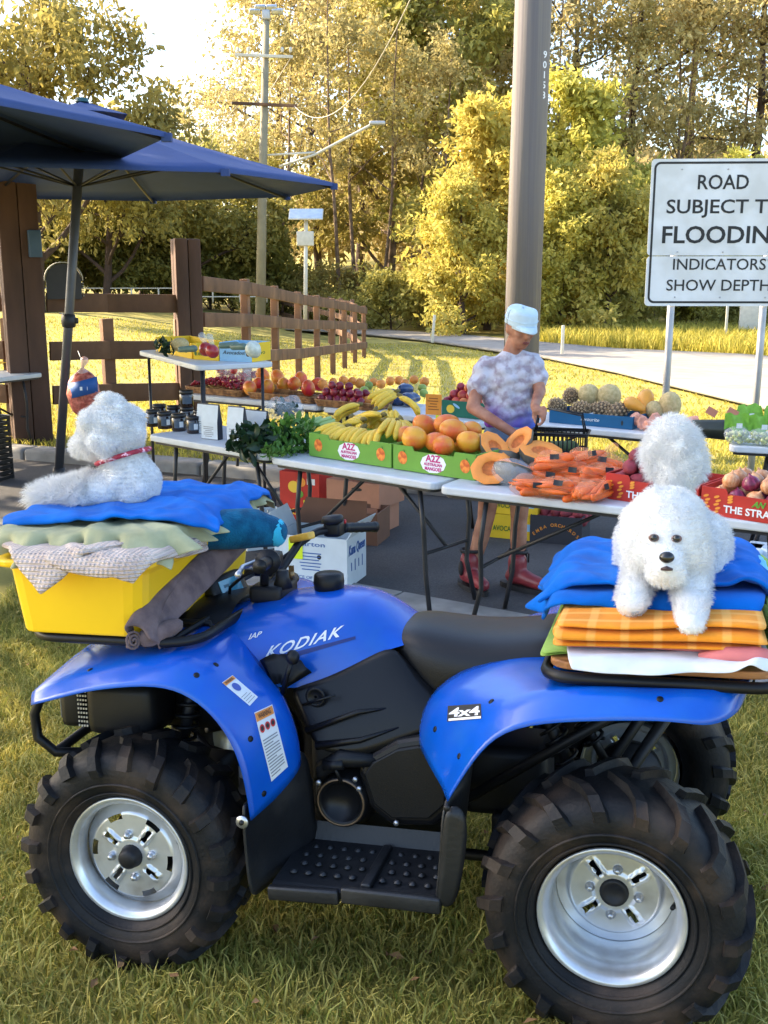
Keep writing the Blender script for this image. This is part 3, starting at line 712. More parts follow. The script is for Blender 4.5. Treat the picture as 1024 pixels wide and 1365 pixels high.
# wheels
def disc_mesh(r0, r1, hf, arcs, n=132):
    rad = [r0, .036, .042, .0475, .052, .057, .063, .069, .075, .081, .086, .091, .096, .101, .106, .111, .116, .121]
    rad = [r for r in rad if r0 <= r <= r1] + [r1]; V = []; Fa = []
    def slot(r, a):
        best = 9
        for k in range(4):
            d = (a - k * PI / 2 - .35 + PI) % (2 * PI) - PI
            if abs(d) < .7: best = min(best, abs(r * math.sin(d)))
        return best
    for r in rad:
        for k in range(n):
            a = 2 * PI * k / n; s_ = slot(r, a); h = hf(r)
            if .05 < r < .096 and .0062 < s_ < .0135: h += .007
            V.append((r * math.cos(a), r * math.sin(a), h))
    for i in range(len(rad) - 1):
        rm = (rad[i] + rad[i + 1]) / 2
        for k in range(n):
            am = 2 * PI * (k + .5) / n
            if .052 < rm < .091 and slot(rm, am) < .0062: continue
            if arcs and .101 < rm < .1165:
                d = (am * arcs / (2 * PI) + .1) % 1
                if .28 < d < .66: continue
            Fa.append((i * n + k, i * n + (k + 1) % n, (i + 1) * n + (k + 1) % n, (i + 1) * n + k))
    return V, Fa
def make_wheel(front):
    hw = .105 if front else .13
    Rr = .312; rr = .166
    if front: prof = [(.150, -.09), (.148, -.02), (.150, .02), (.146, .03), (.1465, .060), (.152, .070), (.160, .076), (.168, .080), (.1705, .076), (.169, .070), (.160, .066)]
    else: prof = [(.150, -.10), (.140, -.04), (.142, .0), (.1455, .03), (.1425, .036), (.146, .07), (.152, .092), (.160, .098), (.168, .103), (.1705, .099), (.169, .092), (.160, .088)]
    mb = MB(); mb.lathe(prof, 64)
    if front: V, Fa = disc_mesh(.03, .1465, lambda r: .030 + .022 * (1 - sstep(.117, .127, r)) + (.004 if r < .05 else 0) - .010 * sstep(.128, .145, r), 6)
    else: V, Fa = disc_mesh(.03, .1405, lambda r: -.052 + .026 * (1 - sstep(.106, .116, r)) + (.004 if r < .05 else 0), 0)
    mb.add(V, Fa, True)
    wme = mb.mesh('wheel'); wme.materials.append(M_rim)
    # tyre
    k = hw; P_ = [(.158, -k * .60), (.1715, -k * .70), (.183, -k * .86), (.206, -k * .98), (.235, -k * 1.02), (.258, -k * 1.0), (.282, -k * .90), (.294, -k * .70), (.299, -k * .35), (.300, 0)]
    P_ = P_ + [(r, -h) for r, h in P_[::-1][1:]]
    t = MB(); t.lathe(P_, 64)
    def prof_at(h):      # radius of the carcass crown at height h
        hs = [p[1] for p in P_[6:-6]]; rs = [p[0] for p in P_[6:-6]]; return float(np.interp(h, hs, rs))
    def lug(path, w0, w1, ht):
        V = []; Fa = []
        for i, (r, h, a, nr, nh) in enumerate(path):
            tt = i / (len(path) - 1); w_ = w0 + (w1 - w0) * tt
            for sgn, f_, out in ((-1, 1.0, 0), (1, 1.0, 0), (1, .72, ht), (-1, .72, ht)):
                rr_ = r + nr * out; hh_ = h + nh * out; aa = a + sgn * w_ * f_ / 2 / max(r, .1)
                V.append((rr_ * math.cos(aa), rr_ * math.sin(aa), hh_))
        for i in range(len(path) - 1):
            b = i * 4
            for q in range(4): Fa.append((b + q, b + (q + 1) % 4, b + 4 + (q + 1) % 4, b + 4 + q))
        Fa.append((3, 2, 1, 0)); e = (len(path) - 1) * 4; Fa.append((e, e + 1, e + 2, e + 3)); t.add(V, Fa, False)
    n_ = 20 if front else 18
    for i in range(n_):
        for sd_ in (1, -1):
            a0 = 2 * PI * (i + (.5 if sd_ < 0 else 0)) / n_
            if front:
                long_ = i % 2 == 0
                pth = [(.298, sd_ * .006 if long_ else sd_ * .028, a0 + .13, 1, 0), (.297, sd_ * k * .40, a0 + .07, 1, 0), (.294, sd_ * k * .68, a0 + .02, .95, sd_ * .3),
                       (.282, sd_ * k * .90, a0, .7, sd_ * .7), (.258, sd_ * k * 1.0, a0 - .01, .25, sd_ * .95)] + ([(.238, sd_ * k * 1.02, a0 - .012, .1, sd_ * .6)] if long_ else [])
                lug(pth, .030, .034 if long_ else .040, .019)
            else:
                pth = [(.298, sd_ * .006, a0 + .24, 1, 0), (.298, sd_ * k * .30, a0 + .17, 1, 0), (.296, sd_ * k * .58, a0 + .08, 1, 0), (.288, sd_ * k * .82, a0 + .01, .8, sd_ * .5), (.268, sd_ * k * .96, a0 - .03, .35, sd_ * .9), (.246, sd_ * k * 1.01, a0 - .045, .1, sd_ * .5)]
                lug(pth, .024, .040, .020)
    # raised rings on the sidewall
    for h_, r_ in ((k * 1.0, .215), (k * .90, .188)):
        t.lathe([(r_ - .004, h_ - .002), (r_ - .002, h_ + .004), (r_ + .002, h_ + .004), (r_ + .004, h_ - .002)], 64)
    tme = t.mesh('tyre'); tme.materials.append(M_rubber); fixnormals(tme)
    hz = .052 if front else -.026
    c_ = MB(); c_.lathe([(0, .034), (.018, .034), (.026, .028), (.030, .01), (.033, 0), (.036, -.004)] if front else [(0, .005), (.020, .005), (.026, .013), (.033, .011), (.036, 0), (.037, -.004)], 22, Matrix.Translation((0, 0, hz))); cme = c_.mesh('hub_cap'); cme.materials.append(M_metal_dark)
    b_ = MB(); b_.lathe([(0, .016), (.006, .016), (.0085, .010), (.0085, .004), (.012, .003), (.0125, -.002)], 10); bme = b_.mesh('lug_nut'); bme.materials.append(M_steel)
    v_ = MB(); v_.tube([(.142, 0, .02), (.134, 0, .04)], [.0065, .005], 8); vme = v_.mesh('valve'); vme.materials.append(M_black)
    d_ = MB(); d_.lathe([(0, -.03), (.085, -.03), (.10, -.05), (.10, -.09), (0, -.09)], 20); dme = d_.mesh('brake_drum'); dme.materials.append(M_metal_dark)
    def put(x, side, spin, steer=0):
        o = link('wheel', wme, None, quad); o.matrix_local = Matrix.Translation((x, side * .445, .308)) @ Matrix.Rotation(steer, 4, 'Z') @ Matrix.Rotation(-side * PI / 2, 4, 'X') @ Matrix.Rotation(spin, 4, 'Z')
        link('tyre', tme, None, o); link('hub_cap', cme, None, o); link('brake_drum', dme, None, o, loc=(0, 0, hz - .03))
        for q in range(4):
            a = q * PI / 2 + .35 + PI / 4; link('lug_nut', bme, None, o, (.058 * math.cos(a), .058 * math.sin(a), hz + .002))
        link('valve', vme, None, o, rot=(0, 0, 2.9))
    return put
pf = make_wheel(True); pf(.617, 1, .55); pf(.617, -1, 1.2)
pr = make_wheel(False); pr(-.617, 1, .30); pr(-.617, -1, 2.2)
# ------------------------------------------------------------------ loads on the racks (quad bike local frame, each a thing of its own)
def load(name, label, cat, group=None): return thing(name, label, cat, AT, AROT, group)
def wob(x, y, s=1.0, ph=0.0):
    return s * (.5 * math.sin(9 * x + 5 * y + ph) + .3 * math.sin(17 * x - 11 * y + 2 * ph) + .2 * math.sin(31 * y + 7 * x + 3 * ph))
def drape(name, m, top, sup, cloth, z0, amax=1.35, r=.03, ruf=.25, kr=38, thick=.006, res=.016, ph=0.0, wv=.004, lv=1, zfun=None, wrk=8, wrs=1.0):
    """cloth lying on a rounded-rectangle support and hanging over its edge.
    sup = (cx, cy, hx, hy, yaw, corner); cloth = (cx, cy, hx, hy, yaw)"""
    cx, cy, hx, hy, yw, cr = sup; ccx, ccy, chx, chy, cyw = cloth
    nu = int(2 * chx / res) + 1; nv = int(2 * chy / res) + 1; G_ = []
    cs, sn = math.cos(-yw), math.sin(-yw); Rw = random.Random(int(ph * 1000) + 7); WR = []
    for _ in range(wrk):
        a_ = Rw.uniform(0, PI); WR.append((math.cos(a_), math.sin(a_), ccx * math.cos(a_) + ccy * math.sin(a_) + Rw.uniform(-.35, .35), Rw.uniform(.008, .022), Rw.uniform(.003, .010) * wrs))
    for j in range(nv):
        row = []
        for i in range(nu):
            u = -chx + 2 * chx * i / (nu - 1); v = -chy + 2 * chy * j / (nv - 1)
            e_ = 1 - .06 * (u / chx) ** 2 * (v / chy) ** 2
            X = ccx + (u * math.cos(cyw) - v * math.sin(cyw)) * e_; Y_ = ccy + (u * math.sin(cyw) + v * math.cos(cyw)) * e_
            lx = (X - cx) * cs - (Y_ - cy) * sn; ly = (X - cx) * sn + (Y_ - cy) * cs
            qx, qy = abs(lx) - (hx - cr), abs(ly) - (hy - cr)
            d = math.hypot(max(qx, 0), max(qy, 0)) + min(max(qx, qy), 0) - cr
            zz = z0 + wob(X, Y_, wv, ph) + (zfun(X, Y_) if zfun else 0)
            for (ca, sa_, cc_, ww_, am_) in WR: zz += am_ * math.exp(-((X * ca + Y_ * sa_ - cc_ + .02 * math.sin(7 * (Y_ * ca - X * sa_))) / ww_) ** 2)
            if d <= 0: row.append((X, Y_, zz)); continue
            if qx > 0 and qy > 0: n_ = Vector((qx * math.copysign(1, lx), qy * math.copysign(1, ly), 0)).normalized()
            elif qx > qy: n_ = Vector((math.copysign(1, lx), 0, 0))
            else: n_ = Vector((0, math.copysign(1, ly), 0))
            b = Vector((lx, ly, 0)) - n_ * d
            arc = math.atan2(b.y, b.x)
            al = (b.x if abs(n_.y) > .5 else b.y)
            e1 = min(d, r * amax); h = r * math.sin(e1 / r); dr = r * (1 - math.cos(e1 / r))
            rest = d - e1
            h += rest * math.cos(amax); dr += rest * math.sin(amax)
            h += ruf * min(rest + .01, .12) * (math.sin(kr * al + ph) + .5 * math.sin(kr * 1.9 * al + 1.3 + ph)) * .6 + .01
            p = b + n_ * h; cs2, sn2 = math.cos(yw), math.sin(yw)
            row.append((cx + p.x * cs2 - p.y * sn2, cy + p.x * sn2 + p.y * cs2, zz - dr))
        G_.append(row)
    mb = MB(); mb.grid(G_, True); o = mb.build(name, m, top); fixnormals(o.data); mod_solid(o, thick, 1); mod_subsurf(o, lv); return o
def folded(name, m, top, x0, x1, y0, y1, z0, layers, t, m2=None, axis='x', ph=0.0, wv=.006, nx=26, slope=0.0, jit=.006, lv=1, sag=0.0):
    """one continuous serpentine of cloth: layers run along y, folds at both y ends, extruded along x"""
    pts = []; ny = 10; R0 = random.Random(int(ph * 100) + layers)
    for k in range(layers):
        ya, yb = (y1, y0) if k % 2 == 0 else (y0, y1)
        ja, jb = R0.uniform(-jit, jit), R0.uniform(-jit, jit)
        for i in range(ny + 1):
            f = i / ny; pts.append((ya + ja + (yb + jb - ya - ja) * f, (k + .5) * t, k))
        if k < layers - 1:
            sg = math.copysign(1, yb - ya)
            for a in (.5,): pts.append((yb + sg * t * .55, (k + 1) * t, k))
    G_ = []
    for i in range(nx + 1):
        f = i / nx; x = x0 + (x1 - x0) * f; row = []
        edge = 1 - .5 * (abs(2 * f - 1) ** 12)
        for (y, z, k) in pts:
            xx = x + R0.uniform(-1, 1) * 0 + (.008 * math.sin(3.1 * k + ph) if i in (0, nx) else 0)
            zz = z0 + z * (.9 + .1 * edge) + wob(xx, y, wv, ph) * (z / (layers * t) + .3) + slope * (xx - x0) - sag * max(0, (abs(2 * f - 1) - .8)) * 1.0
            row.append((xx, y + .006 * math.sin(14 * xx + k + ph), zz))
        G_.append(row)
    mb = MB(); mb.grid(G_, True); o = mb.build(name, m, top); fixnormals(o.data); mod_solid(o, t * .86, 0); mod_subsurf(o, lv); return o
M_tblue = fibre('towel_blue', S(0, 104, 196), S(0, 90, 178), cs=8)
M_tsky = fibre('sheet_sky_blue', S(120, 200, 235))
M_tlime = fibre('towel_lime', S(150, 185, 90), S(135, 170, 80), cs=8)
M_tpink = fibre('towel_pink', S(205, 120, 120))
M_twhite = fibre('cloth_white', S(205, 212, 220), bump=.25)
M_tbeige = fibre('towel_sage_beige', S(178, 176, 138), S(160, 160, 124), cs=10)
M_tgrey = fibre('towel_mauve_grey', S(122, 105, 104), S(100, 86, 88), cs=20)
M_tteal = fibre('teal_velvet', S(20, 96, 130), S(14, 74, 106), cs=25, bump=.8, bs=160)
M_tcyan = fibre('cyan_trim', S(60, 180, 210))
def add_bands(m, col, sx, sy, w=.38):
    N = m.node_tree.nodes; Lk = m.node_tree.links; b = N['Principled BSDF']
    src = b.inputs['Base Color'].links[0].from_socket; tc = N.new('ShaderNodeTexCoord'); prev = src
    for ax, sc in (('X', sx), ('Y', sy)):
        if not sc: continue
        wv = N.new('ShaderNodeTexWave'); wv.wave_type = 'BANDS'; wv.bands_direction = ax; wv.inputs['Scale'].default_value = sc; wv.inputs['Distortion'].default_value = .4; wv.inputs['Detail'].default_value = 1
        Lk.new(tc.outputs['Object'], wv.inputs[0])
        mr = N.new('ShaderNodeMapRange'); mr.inputs[1].default_value = .78; mr.inputs[2].default_value = .9; mr.inputs[4].default_value = w; Lk.new(wv.outputs[1], mr.inputs[0])
        mx = N.new('ShaderNodeMix'); mx.data_type = 'RGBA'; Lk.new(mr.outputs[0], mx.inputs[0]); Lk.new(prev, mx.inputs[6]); mx.inputs[7].default_value = (*col, 1); prev = mx.outputs[2]
    Lk.new(prev, b.inputs['Base Color']); return m
M_torange = add_bands(fibre('blanket_orange', S(238, 150, 44), S(228, 138, 36), cs=9), S(246, 190, 104), 4.2, 5.0, .45)
M_tknit = fibre('cream_knit', S(214, 196, 182), S(196, 176, 164), cs=12, bump=.0)
def add_knit(m, s1=75.0, s2=110.0):
    N = m.node_tree.nodes; Lk = m.node_tree.links; b = N['Principled BSDF']; tc = N.new('ShaderNodeTexCoord'); hs = []
    for ax, sc in (('X', s1), ('Y', s2), ('Z', s2)):
        wv = N.new('ShaderNodeTexWave'); wv.bands_direction = ax; wv.inputs['Scale'].default_value = sc / 6.28 * 2; wv.inputs['Distortion'].default_value = 1.2; Lk.new(tc.outputs['Object'], wv.inputs[0]); hs.append(wv.outputs[1])
    a = N.new('ShaderNodeMath'); a.operation = 'MULTIPLY'; Lk.new(hs[0], a.inputs[0]); Lk.new(hs[1], a.inputs[1])
    a2 = N.new('ShaderNodeMath'); a2.operation = 'ADD'; Lk.new(a.outputs[0], a2.inputs[0]); Lk.new(hs[2], a2.inputs[1])
    bp = N.new('ShaderNodeBump'); bp.inputs['Strength'].default_value = .8; bp.inputs['Distance'].default_value = .006; Lk.new(a2.outputs[0], bp.inputs['Height']); Lk.new(bp.outputs[0], b.inputs['Normal']); return m
add_knit(M_tknit)

# --- rear rack pile
M_ply = mat('board_wood', S(176, 122, 72), rough=.6, var=.2, vs_=4, col2=S(140, 92, 52), cs=6, stretch=(1, 8, 8), bump=.2, bs=40)
mb = MB(); mb.prism([(x, y) for x, y, z in rrect(-.975, -.462, -.43, .44, 0, .06)], .8575, .8765)
o = mb.build('timber_board', M_ply); place(o, AT, AROT); mod_bevel(o, .004); tag(o, 'rounded timber board lying on the rear rack under the folded towels', 'board')
t = folded('lime_towel', M_tlime, None, -.995, -.435, -.40, .40, .8775, 2, .011, ph=.3, sag=.05); place(t, AT, AROT)
tag(t, 'folded lime green towel at the bottom of the pile on the rear rack', 'towel')
G_ = [[(-.958 - .030 * math.sin(PI * j / 10) - .035 * (j / 10) - .006 * math.sin(5 * i / 4 + j), .40 - .75 * i / 14, .985 + .02 * (i / 14) - .10 * (j / 10)) for i in range(15)] for j in range(11)]
g = MB(); g.grid(G_, True); o = g.build('hanging_side', M_tlime, t); fixnormals(o.data); mod_solid(o, .012, 0); mod_subsurf(o, 1)
t = drape('white_cloth', M_twhite, None, (-.70, -.05, .26, .512, 0, .03), (-.725, .375, .225, .125, .06), .9005, amax=.75, r=.012, ruf=.35, kr=26, thick=.004, ph=1.0, wv=.002, res=.012); place(t, AT, AROT)
tag(t, 'crumpled white cloth hanging over the front edge of the timber board', 'cloth')
t = folded('pink_towel', M_tpink, None, -.945, -.50, -.36, .43, .9075, 1, .014, ph=2.1); place(t, AT, AROT)
tag(t, 'dusky pink towel between the white cloth and the orange blanket', 'towel')
g = MB(); g.tube([(-.80, .435, .905), (-.86, .445, .915), (-.92, .445, .915), (-.955, .44, .91)], [.008, .018, .022, .018], 12)
o = g.build('rolled_edge', M_tpink, t)
t = folded('orange_blanket', M_torange, None, -.94, -.475, -.38, .45, .9205, 4, .0155, ph=.9, slope=-.02, wv=.006, jit=.012); place(t, AT, AROT)
tag(t, 'folded orange checked blanket under the standing white dog', 'blanket')
t = drape('light_blue_sheet', M_tsky, None, (-.71, -.10, .26, .35, 0, .03), (-.72, -.15, .255, .262, .02), .992, amax=.8, r=.03, ruf=.1, ph=.5, wv=.002); place(t, AT, AROT)
tag(t, 'pale sky blue sheet showing at the back corners under the blue towel', 'sheet')
bt_ = drape('blue_towel', M_tblue, None, (-.705, -.06, .215, .29, 0, .03), (-.69, -.055, .30, .305, .05), 1.012, amax=.95, r=.03, ruf=.6, kr=24, wrk=22, wrs=1.1, thick=.012, ph=.2, wv=.007, zfun=lambda x, y: .010 * math.exp(-((y - .28 - .25 * (x + .7)) / .018) ** 2) + .012 * math.exp(-((x + .86 + .2 * y) / .02) ** 2) + .008 * math.exp(-((y + .05 + .3 * (x + .7)) / .02) ** 2)); place(bt_, AT, AROT)
tag(bt_, 'bright blue towel on top of the orange blanket under the standing dog', 'towel')
g = drape('towel_layer', M_tblue, bt_, (-.705, -.05, .220, .31, 0, .03), (-.675, -.02, .29, .325, -.04), .9975, amax=1.0, r=.03, ruf=.6, kr=30, wrs=.3, thick=.010, ph=2.2, wv=.004)

# --- yellow tub on the front rack
M_tub = mat('yellow_plastic', S(244, 196, 8), rough=.42, var=.05, vs_=5, coat=.15, bump=.05, bs=60)
def ring(x0, x1, y0, y1, z, r): return rrect(x0, x1, y0, y1, z, r, 3)
rings = [ring(.582, .935, -.28, .45, .884, .045), ring(.562, .958, -.303, .465, 1.06, .05), ring(.56, .96, -.305, .467, 1.066, .05), ring(.525, .985, -.335, .50, 1.068, .06), ring(.523, .988, -.337, .502, 1.088, .06), ring(.545, .965, -.315, .48, 1.088, .055), ring(.57, .94, -.29, .455, 1.03, .05), ring(.59, .925, -.27, .44, .895, .04)]
n_ = len(rings[0]); mb = MB(); mb.add([p for r in rings for p in r], [(i * n_ + k, i * n_ + (k + 1) % n_, (i + 1) * n_ + (k + 1) % n_, (i + 1) * n_ + k) for i in range(len(rings) - 1) for k in range(n_)] + [tuple(range(n_))[::-1], tuple((len(rings) - 1) * n_ + k for k in range(n_))])
o = mb.build('yellow_tub', M_tub); place(o, AT, AROT); mod_bevel(o, .006, 2); tag(o, 'bright yellow plastic tub full of blankets on the front rack', 'tub')
# --- blankets in the tub
t = thing('teal_cushion', 'dark teal velvet cushion with cyan end bulging over the tub rim', 'cushion', AT, AROT)
mb = MB(); mb.cap((.60, .12, 1.105), (.44, .02, 1.10), .06, .062); mb.cap((.44, .02, 1.10), (.385, -.01, 1.085), .06, .048); mb.cap((.58, .2, 1.10), (.62, -.1, 1.10), .055, .06)
link('cushion_body', blob(mb, .012, 8), M_tteal, t)
mb = MB(); mb.ball((.372, -.01, 1.083), (.030, .046, .044)); link('cushion_end', blob(mb, .010, 4), M_tcyan, t)
t = drape('cream_knit_blanket', M_tknit, None, (.765, .02, .20, .455, 0, .06), (.785, .355, .185, .175, .80), 1.108, amax=1.2, r=.035, ruf=.30, kr=30, thick=.012, ph=.6, wv=.006, res=.014, lv=1); place(t, AT, AROT)
tag(t, 'cream knitted blanket hanging in a point over the side of the yellow tub', 'blanket')
drape('hanging_fold', M_tknit, t, (.765, .02, .205, .460, 0, .06), (.645, .36, .14, .185, -.12), 1.104, amax=1.25, r=.045, ruf=.35, kr=26, thick=.014, ph=2.6, wv=.006, res=.012)
drape('hanging_fold', M_tknit, t, (.765, .02, .21, .468, 0, .06), (.60, .33, .07, .15, -.3), 1.106, amax=1.0, r=.05, ruf=.25, kr=30, thick=.016, ph=3.4, wv=.006, res=.012)
t = folded('pink_blanket', M_tpink, None, .53, .98, -.30, .40, 1.098, 1, .012, ph=1.4); place(t, AT, AROT)
tag(t, 'pink blanket peeping out between the knitted blanket and the sage towel', 'blanket')
t = drape('sage_towel', M_tbeige, None, (.785, .0, .230, .385, 0, .08), (.79, .01, .29, .468, .06), 1.142, amax=.95, r=.022, ruf=1.15, kr=62, wrk=14, thick=.005, ph=.4, wv=.006, res=.0095); place(t, AT, AROT)
tag(t, 'pale sage beige towel with a rippled edge over the yellow tub', 'towel')
t = drape('royal_blue_towel', M_tblue, None, (.80, -.03, .24, .32, 0, .08), (.80, -.05, .315, .36, .12), 1.162, amax=.6, r=.04, ruf=.5, kr=22, wrk=24, wrs=1.1, thick=.012, ph=1.7, wv=.008, zfun=lambda x, y: .014 * math.exp(-((y - .10 + .6 * (x - .6)) / .025) ** 2) + .010 * math.exp(-((y + .12 - .3 * (x - .6)) / .03) ** 2)); place(t, AT, AROT)
tag(t, 'royal blue towel on top of the yellow tub under the sitting dog', 'towel')
# grey towel down the side of the tub
G_ = []; path = [AL(px, py, lat=la) for px, py, la in ((322, 724, -.08), (300, 735, .0), (272, 752, .10), (242, 776, .22), (216, 802, .33), (199, 828, .41), (188, 846, .45))]
for i in range(25):
    f = i / 24 * (len(path) - 1); k = min(int(f), len(path) - 2); p = path[k].lerp(path[k + 1], f - k); row = []
    wdt = .05 + .045 * i / 24
    for j in range(17):
        s_ = -1 + 2 * j / 16; a = s_ * 1.5
        row.append(p + Vector((.036 * s_ * (.4 + .9 * i / 24) + .01 * math.sin(5 * s_ + .3 * i), .03 * math.cos(a * 1.2) + .010 * math.sin(9 * s_), -wdt * .55 * s_ * s_ + .007 * math.cos(6 * s_ + .25 * i) + .022 * (1 - s_ * s_))))
    G_.append(row)
mb = MB(); mb.grid(G_, True); t = mb.build('grey_towel', M_tgrey); fixnormals(t.data); mod_solid(t, .011, 1); mod_subsurf(t, 2); place(t, AT, AROT)
tag(t, 'mauve grey towel draped down between the yellow tub and the handlebar', 'towel')
g = MB(); g.tube([(.50, .36, .91), (.54, .42, .888), (.58, .468, .882)], [.022, .026, .028], 14); o2 = g.build('rolled_end', M_tgrey, t); mod_subsurf(o2, 1)
sp_ = []
for i in range(30): a = i * .55; rr_ = .004 + .0008 * i; sp_.append((.585 + .004 * (i / 30) + rr_ * math.cos(a) * .6, .474 + rr_ * math.cos(a) * .5, .882 + rr_ * math.sin(a)))
g = MB(); g.tube(sp_, .0035, 6); g.build('rolled_end_edge', M_tgrey, t)

# ------------------------------------------------------------------ dogs
M_fur = mat('white_fur', (.76, .76, .75), rough=.9, var=.06, vs_=30, bump=.5, bs=140, spec=.1, sss=.0, sheen=.3)
M_hair = mat('white_hair', (.84, .84, .83), rough=.8, var=.0, spec=.1, trans=.36)
M_skin_dark = mat('dark_nose', (.010, .009, .009), rough=.25, var=.1, spec=.7)
def fur(name, me, parent, n, length, wd=.0008, curl=.5, lenf=None, m=None):
    me.calc_loop_triangles()
    V = np.array([v.co for v in me.vertices]); Nn = np.array([v.normal for v in me.vertices]); T = np.array([t.vertices[:] for t in me.loop_triangles])
    a, b, c_ = V[T[:, 0]], V[T[:, 1]], V[T[:, 2]]; ar = np.linalg.norm(np.cross(b - a, c_ - a), axis=1); ti = rng.choice(len(T), n, p=ar / ar.sum())
    r1 = np.sqrt(rng.uniform(0, 1, n))[:, None]; r2 = rng.uniform(0, 1, n)[:, None]
    P = a[ti] * (1 - r1) + b[ti] * r1 * (1 - r2) + c_[ti] * r1 * r2
    N_ = Nn[T[ti, 0]] * (1 - r1) + Nn[T[ti, 1]] * r1 * (1 - r2) + Nn[T[ti, 2]] * r1 * r2; N_ /= np.linalg.norm(N_, axis=1)[:, None] + 1e-9
    # clumped direction field
    k = 55.0; fld = np.stack([np.sin(k * P[:, 1] + 1.3 * k * P[:, 2]), np.sin(k * P[:, 2] + 1.1 * k * P[:, 0] + 1), np.sin(k * P[:, 0] - 1.2 * k * P[:, 1] + 2)], 1)
    D = N_ + curl * .55 * fld + curl * rng.normal(0, .45, (n, 3)); D /= np.linalg.norm(D, axis=1)[:, None]
    L_ = length * rng.uniform(.5, 1.15, n)
    if lenf is not None: L_ = L_ * np.array([lenf(p) for p in P])
    S_ = np.cross(D, rng.normal(0, 1, (n, 3))); S_ /= np.linalg.norm(S_, axis=1)[:, None]; S_ *= wd / 2
    bend = np.cross(D, S_); bend /= np.linalg.norm(bend, axis=1)[:, None] + 1e-9
    mid = P + D * (L_ * .55)[:, None] + bend * (L_ * .12 * rng.normal(0, 1, n))[:, None]
    tip = P + D * (L_ * .95)[:, None] + bend * (L_ * .35 * rng.normal(0, 1, n))[:, None] + np.array([0, 0, -.15]) * L_[:, None]
    cell = np.floor(P / .0135).astype(np.int64); key = cell[:, 0] * 73856093 ^ cell[:, 1] * 19349663 ^ cell[:, 2] * 83492791
    _, inv, cnt = np.unique(key, return_inverse=True, return_counts=True)
    mt = np.stack([np.bincount(inv, tip[:, i]) / cnt for i in range(3)], 1)[inv]; mm_ = np.stack([np.bincount(inv, mid[:, i]) / cnt for i in range(3)], 1)[inv]
    tip = tip + (mt - tip) * .42; mid = mid + (mm_ - mid) * .2
    P = P - D * .002
    VV = np.stack([P - S_, P + S_, mid + S_ * .9, mid - S_ * .9, tip], 1).reshape(-1, 3); i = np.arange(n)[:, None] * 5
    Fa = np.concatenate([i + np.array([[0, 1, 2]]), i + np.array([[0, 2, 3]]), i + np.array([[3, 2, 4]])], 0)
    return link(name, npmesh(name, VV, Fa, True), m or M_hair, parent)
def lumps(b, c, rad, n, r, seed):
    q = random.Random(seed)
    for _ in range(n):
        d = Vector((q.gauss(0, 1), q.gauss(0, 1), q.gauss(0, 1))).normalized(); b.ball(Vector(c) + Vector((d.x * rad[0], d.y * rad[1], d.z * rad[2])) * .95, r * q.uniform(.65, 1.3), 8, 6)
# standing dog on the rear pile, facing the camera
dog = thing('white_dog', 'fluffy white curly dog standing on the rear towels facing the viewer', 'dog', AT, AROT)
b = MB()
hd = Vector((-.725, .235, 1.135))
b.ball(hd, (.098, .092, .096)); b.ball(hd + Vector((.044, .01, -.024)), (.058, .066, .062)); b.ball(hd + Vector((-.044, .01, -.024)), (.058, .066, .062)); b.ball(hd + Vector((0, -.01, .035)), (.085, .08, .08))
b.cap(hd + Vector((0, .05, -.035)), hd + Vector((0, .115, -.045)), .055, .038); b.ball(hd + Vector((0, .095, -.065)), (.050, .04, .032))
b.cap((-.725, .19, 1.10), (-.73, .05, 1.11), .074, .086); b.cap((-.73, .05, 1.11), (-.735, -.06, 1.12), .090, .094); b.ball((-.735, -.03, 1.15), (.08, .09, .07))
b.cap((-.672, .16, 1.09), (-.654, .27, 1.015), .048, .040); b.cap((-.654, .27, 1.015), (-.648, .335, 1.0), .040, .036); b.ball((-.648, .36, 1.0), (.034, .038, .027))
b.cap((-.780, .17, 1.09), (-.783, .31, 1.0), .050, .042); b.cap((-.783, .31, 1.0), (-.782, .40, .978), .042, .037); b.ball((-.782, .425, .978), (.034, .038, .027))
b.cap((-.66, -.04, 1.08), (-.640, .03, 1.03), .075, .05); b.cap((-.81, -.04, 1.08), (-.825, .02, 1.03), .078, .055)
b.cap((-.640, .03, 1.03), (-.634, .07, 1.012), .05, .04); b.cap((-.825, .02, 1.03), (-.838, .06, 1.01), .055, .042)
tl = Vector((-.738, -.12, 1.19)); b.cap(tl, tl + Vector((0, -.02, .07)), .045, .055)
b.ball(tl + Vector((0, -.02, .115)), (.070, .06, .085)); b.ball(tl + Vector((.018, -.015, .15)), (.05, .05, .06)); b.ball(tl + Vector((-.018, -.01, .085)), (.062, .055, .06))
lumps(b, hd + Vector((0, -.03, .02)), (.092, .06, .088), 26, .024, 1); lumps(b, (-.735, -.02, 1.13), (.09, .09, .07), 18, .022, 2); lumps(b, tl + Vector((0, -.02, .11)), (.072, .06, .085), 14, .022, 3)
me = blob(b, .008, 4); body = link('body', me, M_fur, dog)
def lf(p):
    z = p[2]; leg = 1.0 - .55 * (z < 1.0); tailf = 1.7 if (p[1] < -.05 and z > 1.24) else 1.0
    face = .55 if (p[1] > .30 and z > 1.02) else 1.0
    return leg * tailf * face
bvd = BVHTree.FromPolygons([v.co for v in me.vertices], [p.vertices[:] for p in me.polygons])
def on_dog(px, py, lift):
    o0 = AMI @ Vector(_C); d = (AMI.to_3x3() @ Vector(_ray(px, py))).normalized(); h = bvd.ray_cast(o0, d); p_ = h[0] if h[0] is not None else bvd.find_nearest(AL(px, py, lat=.4))[0]; return p_ - d * lift
bare = [(on_dog(872, 717, 0), .011), (on_dog(902, 718, 0), .011), (on_dog(889, 743, 0), .022), (on_dog(889, 758, 0), .016), (on_dog(888, 728, 0), .014)]
lf0 = lf
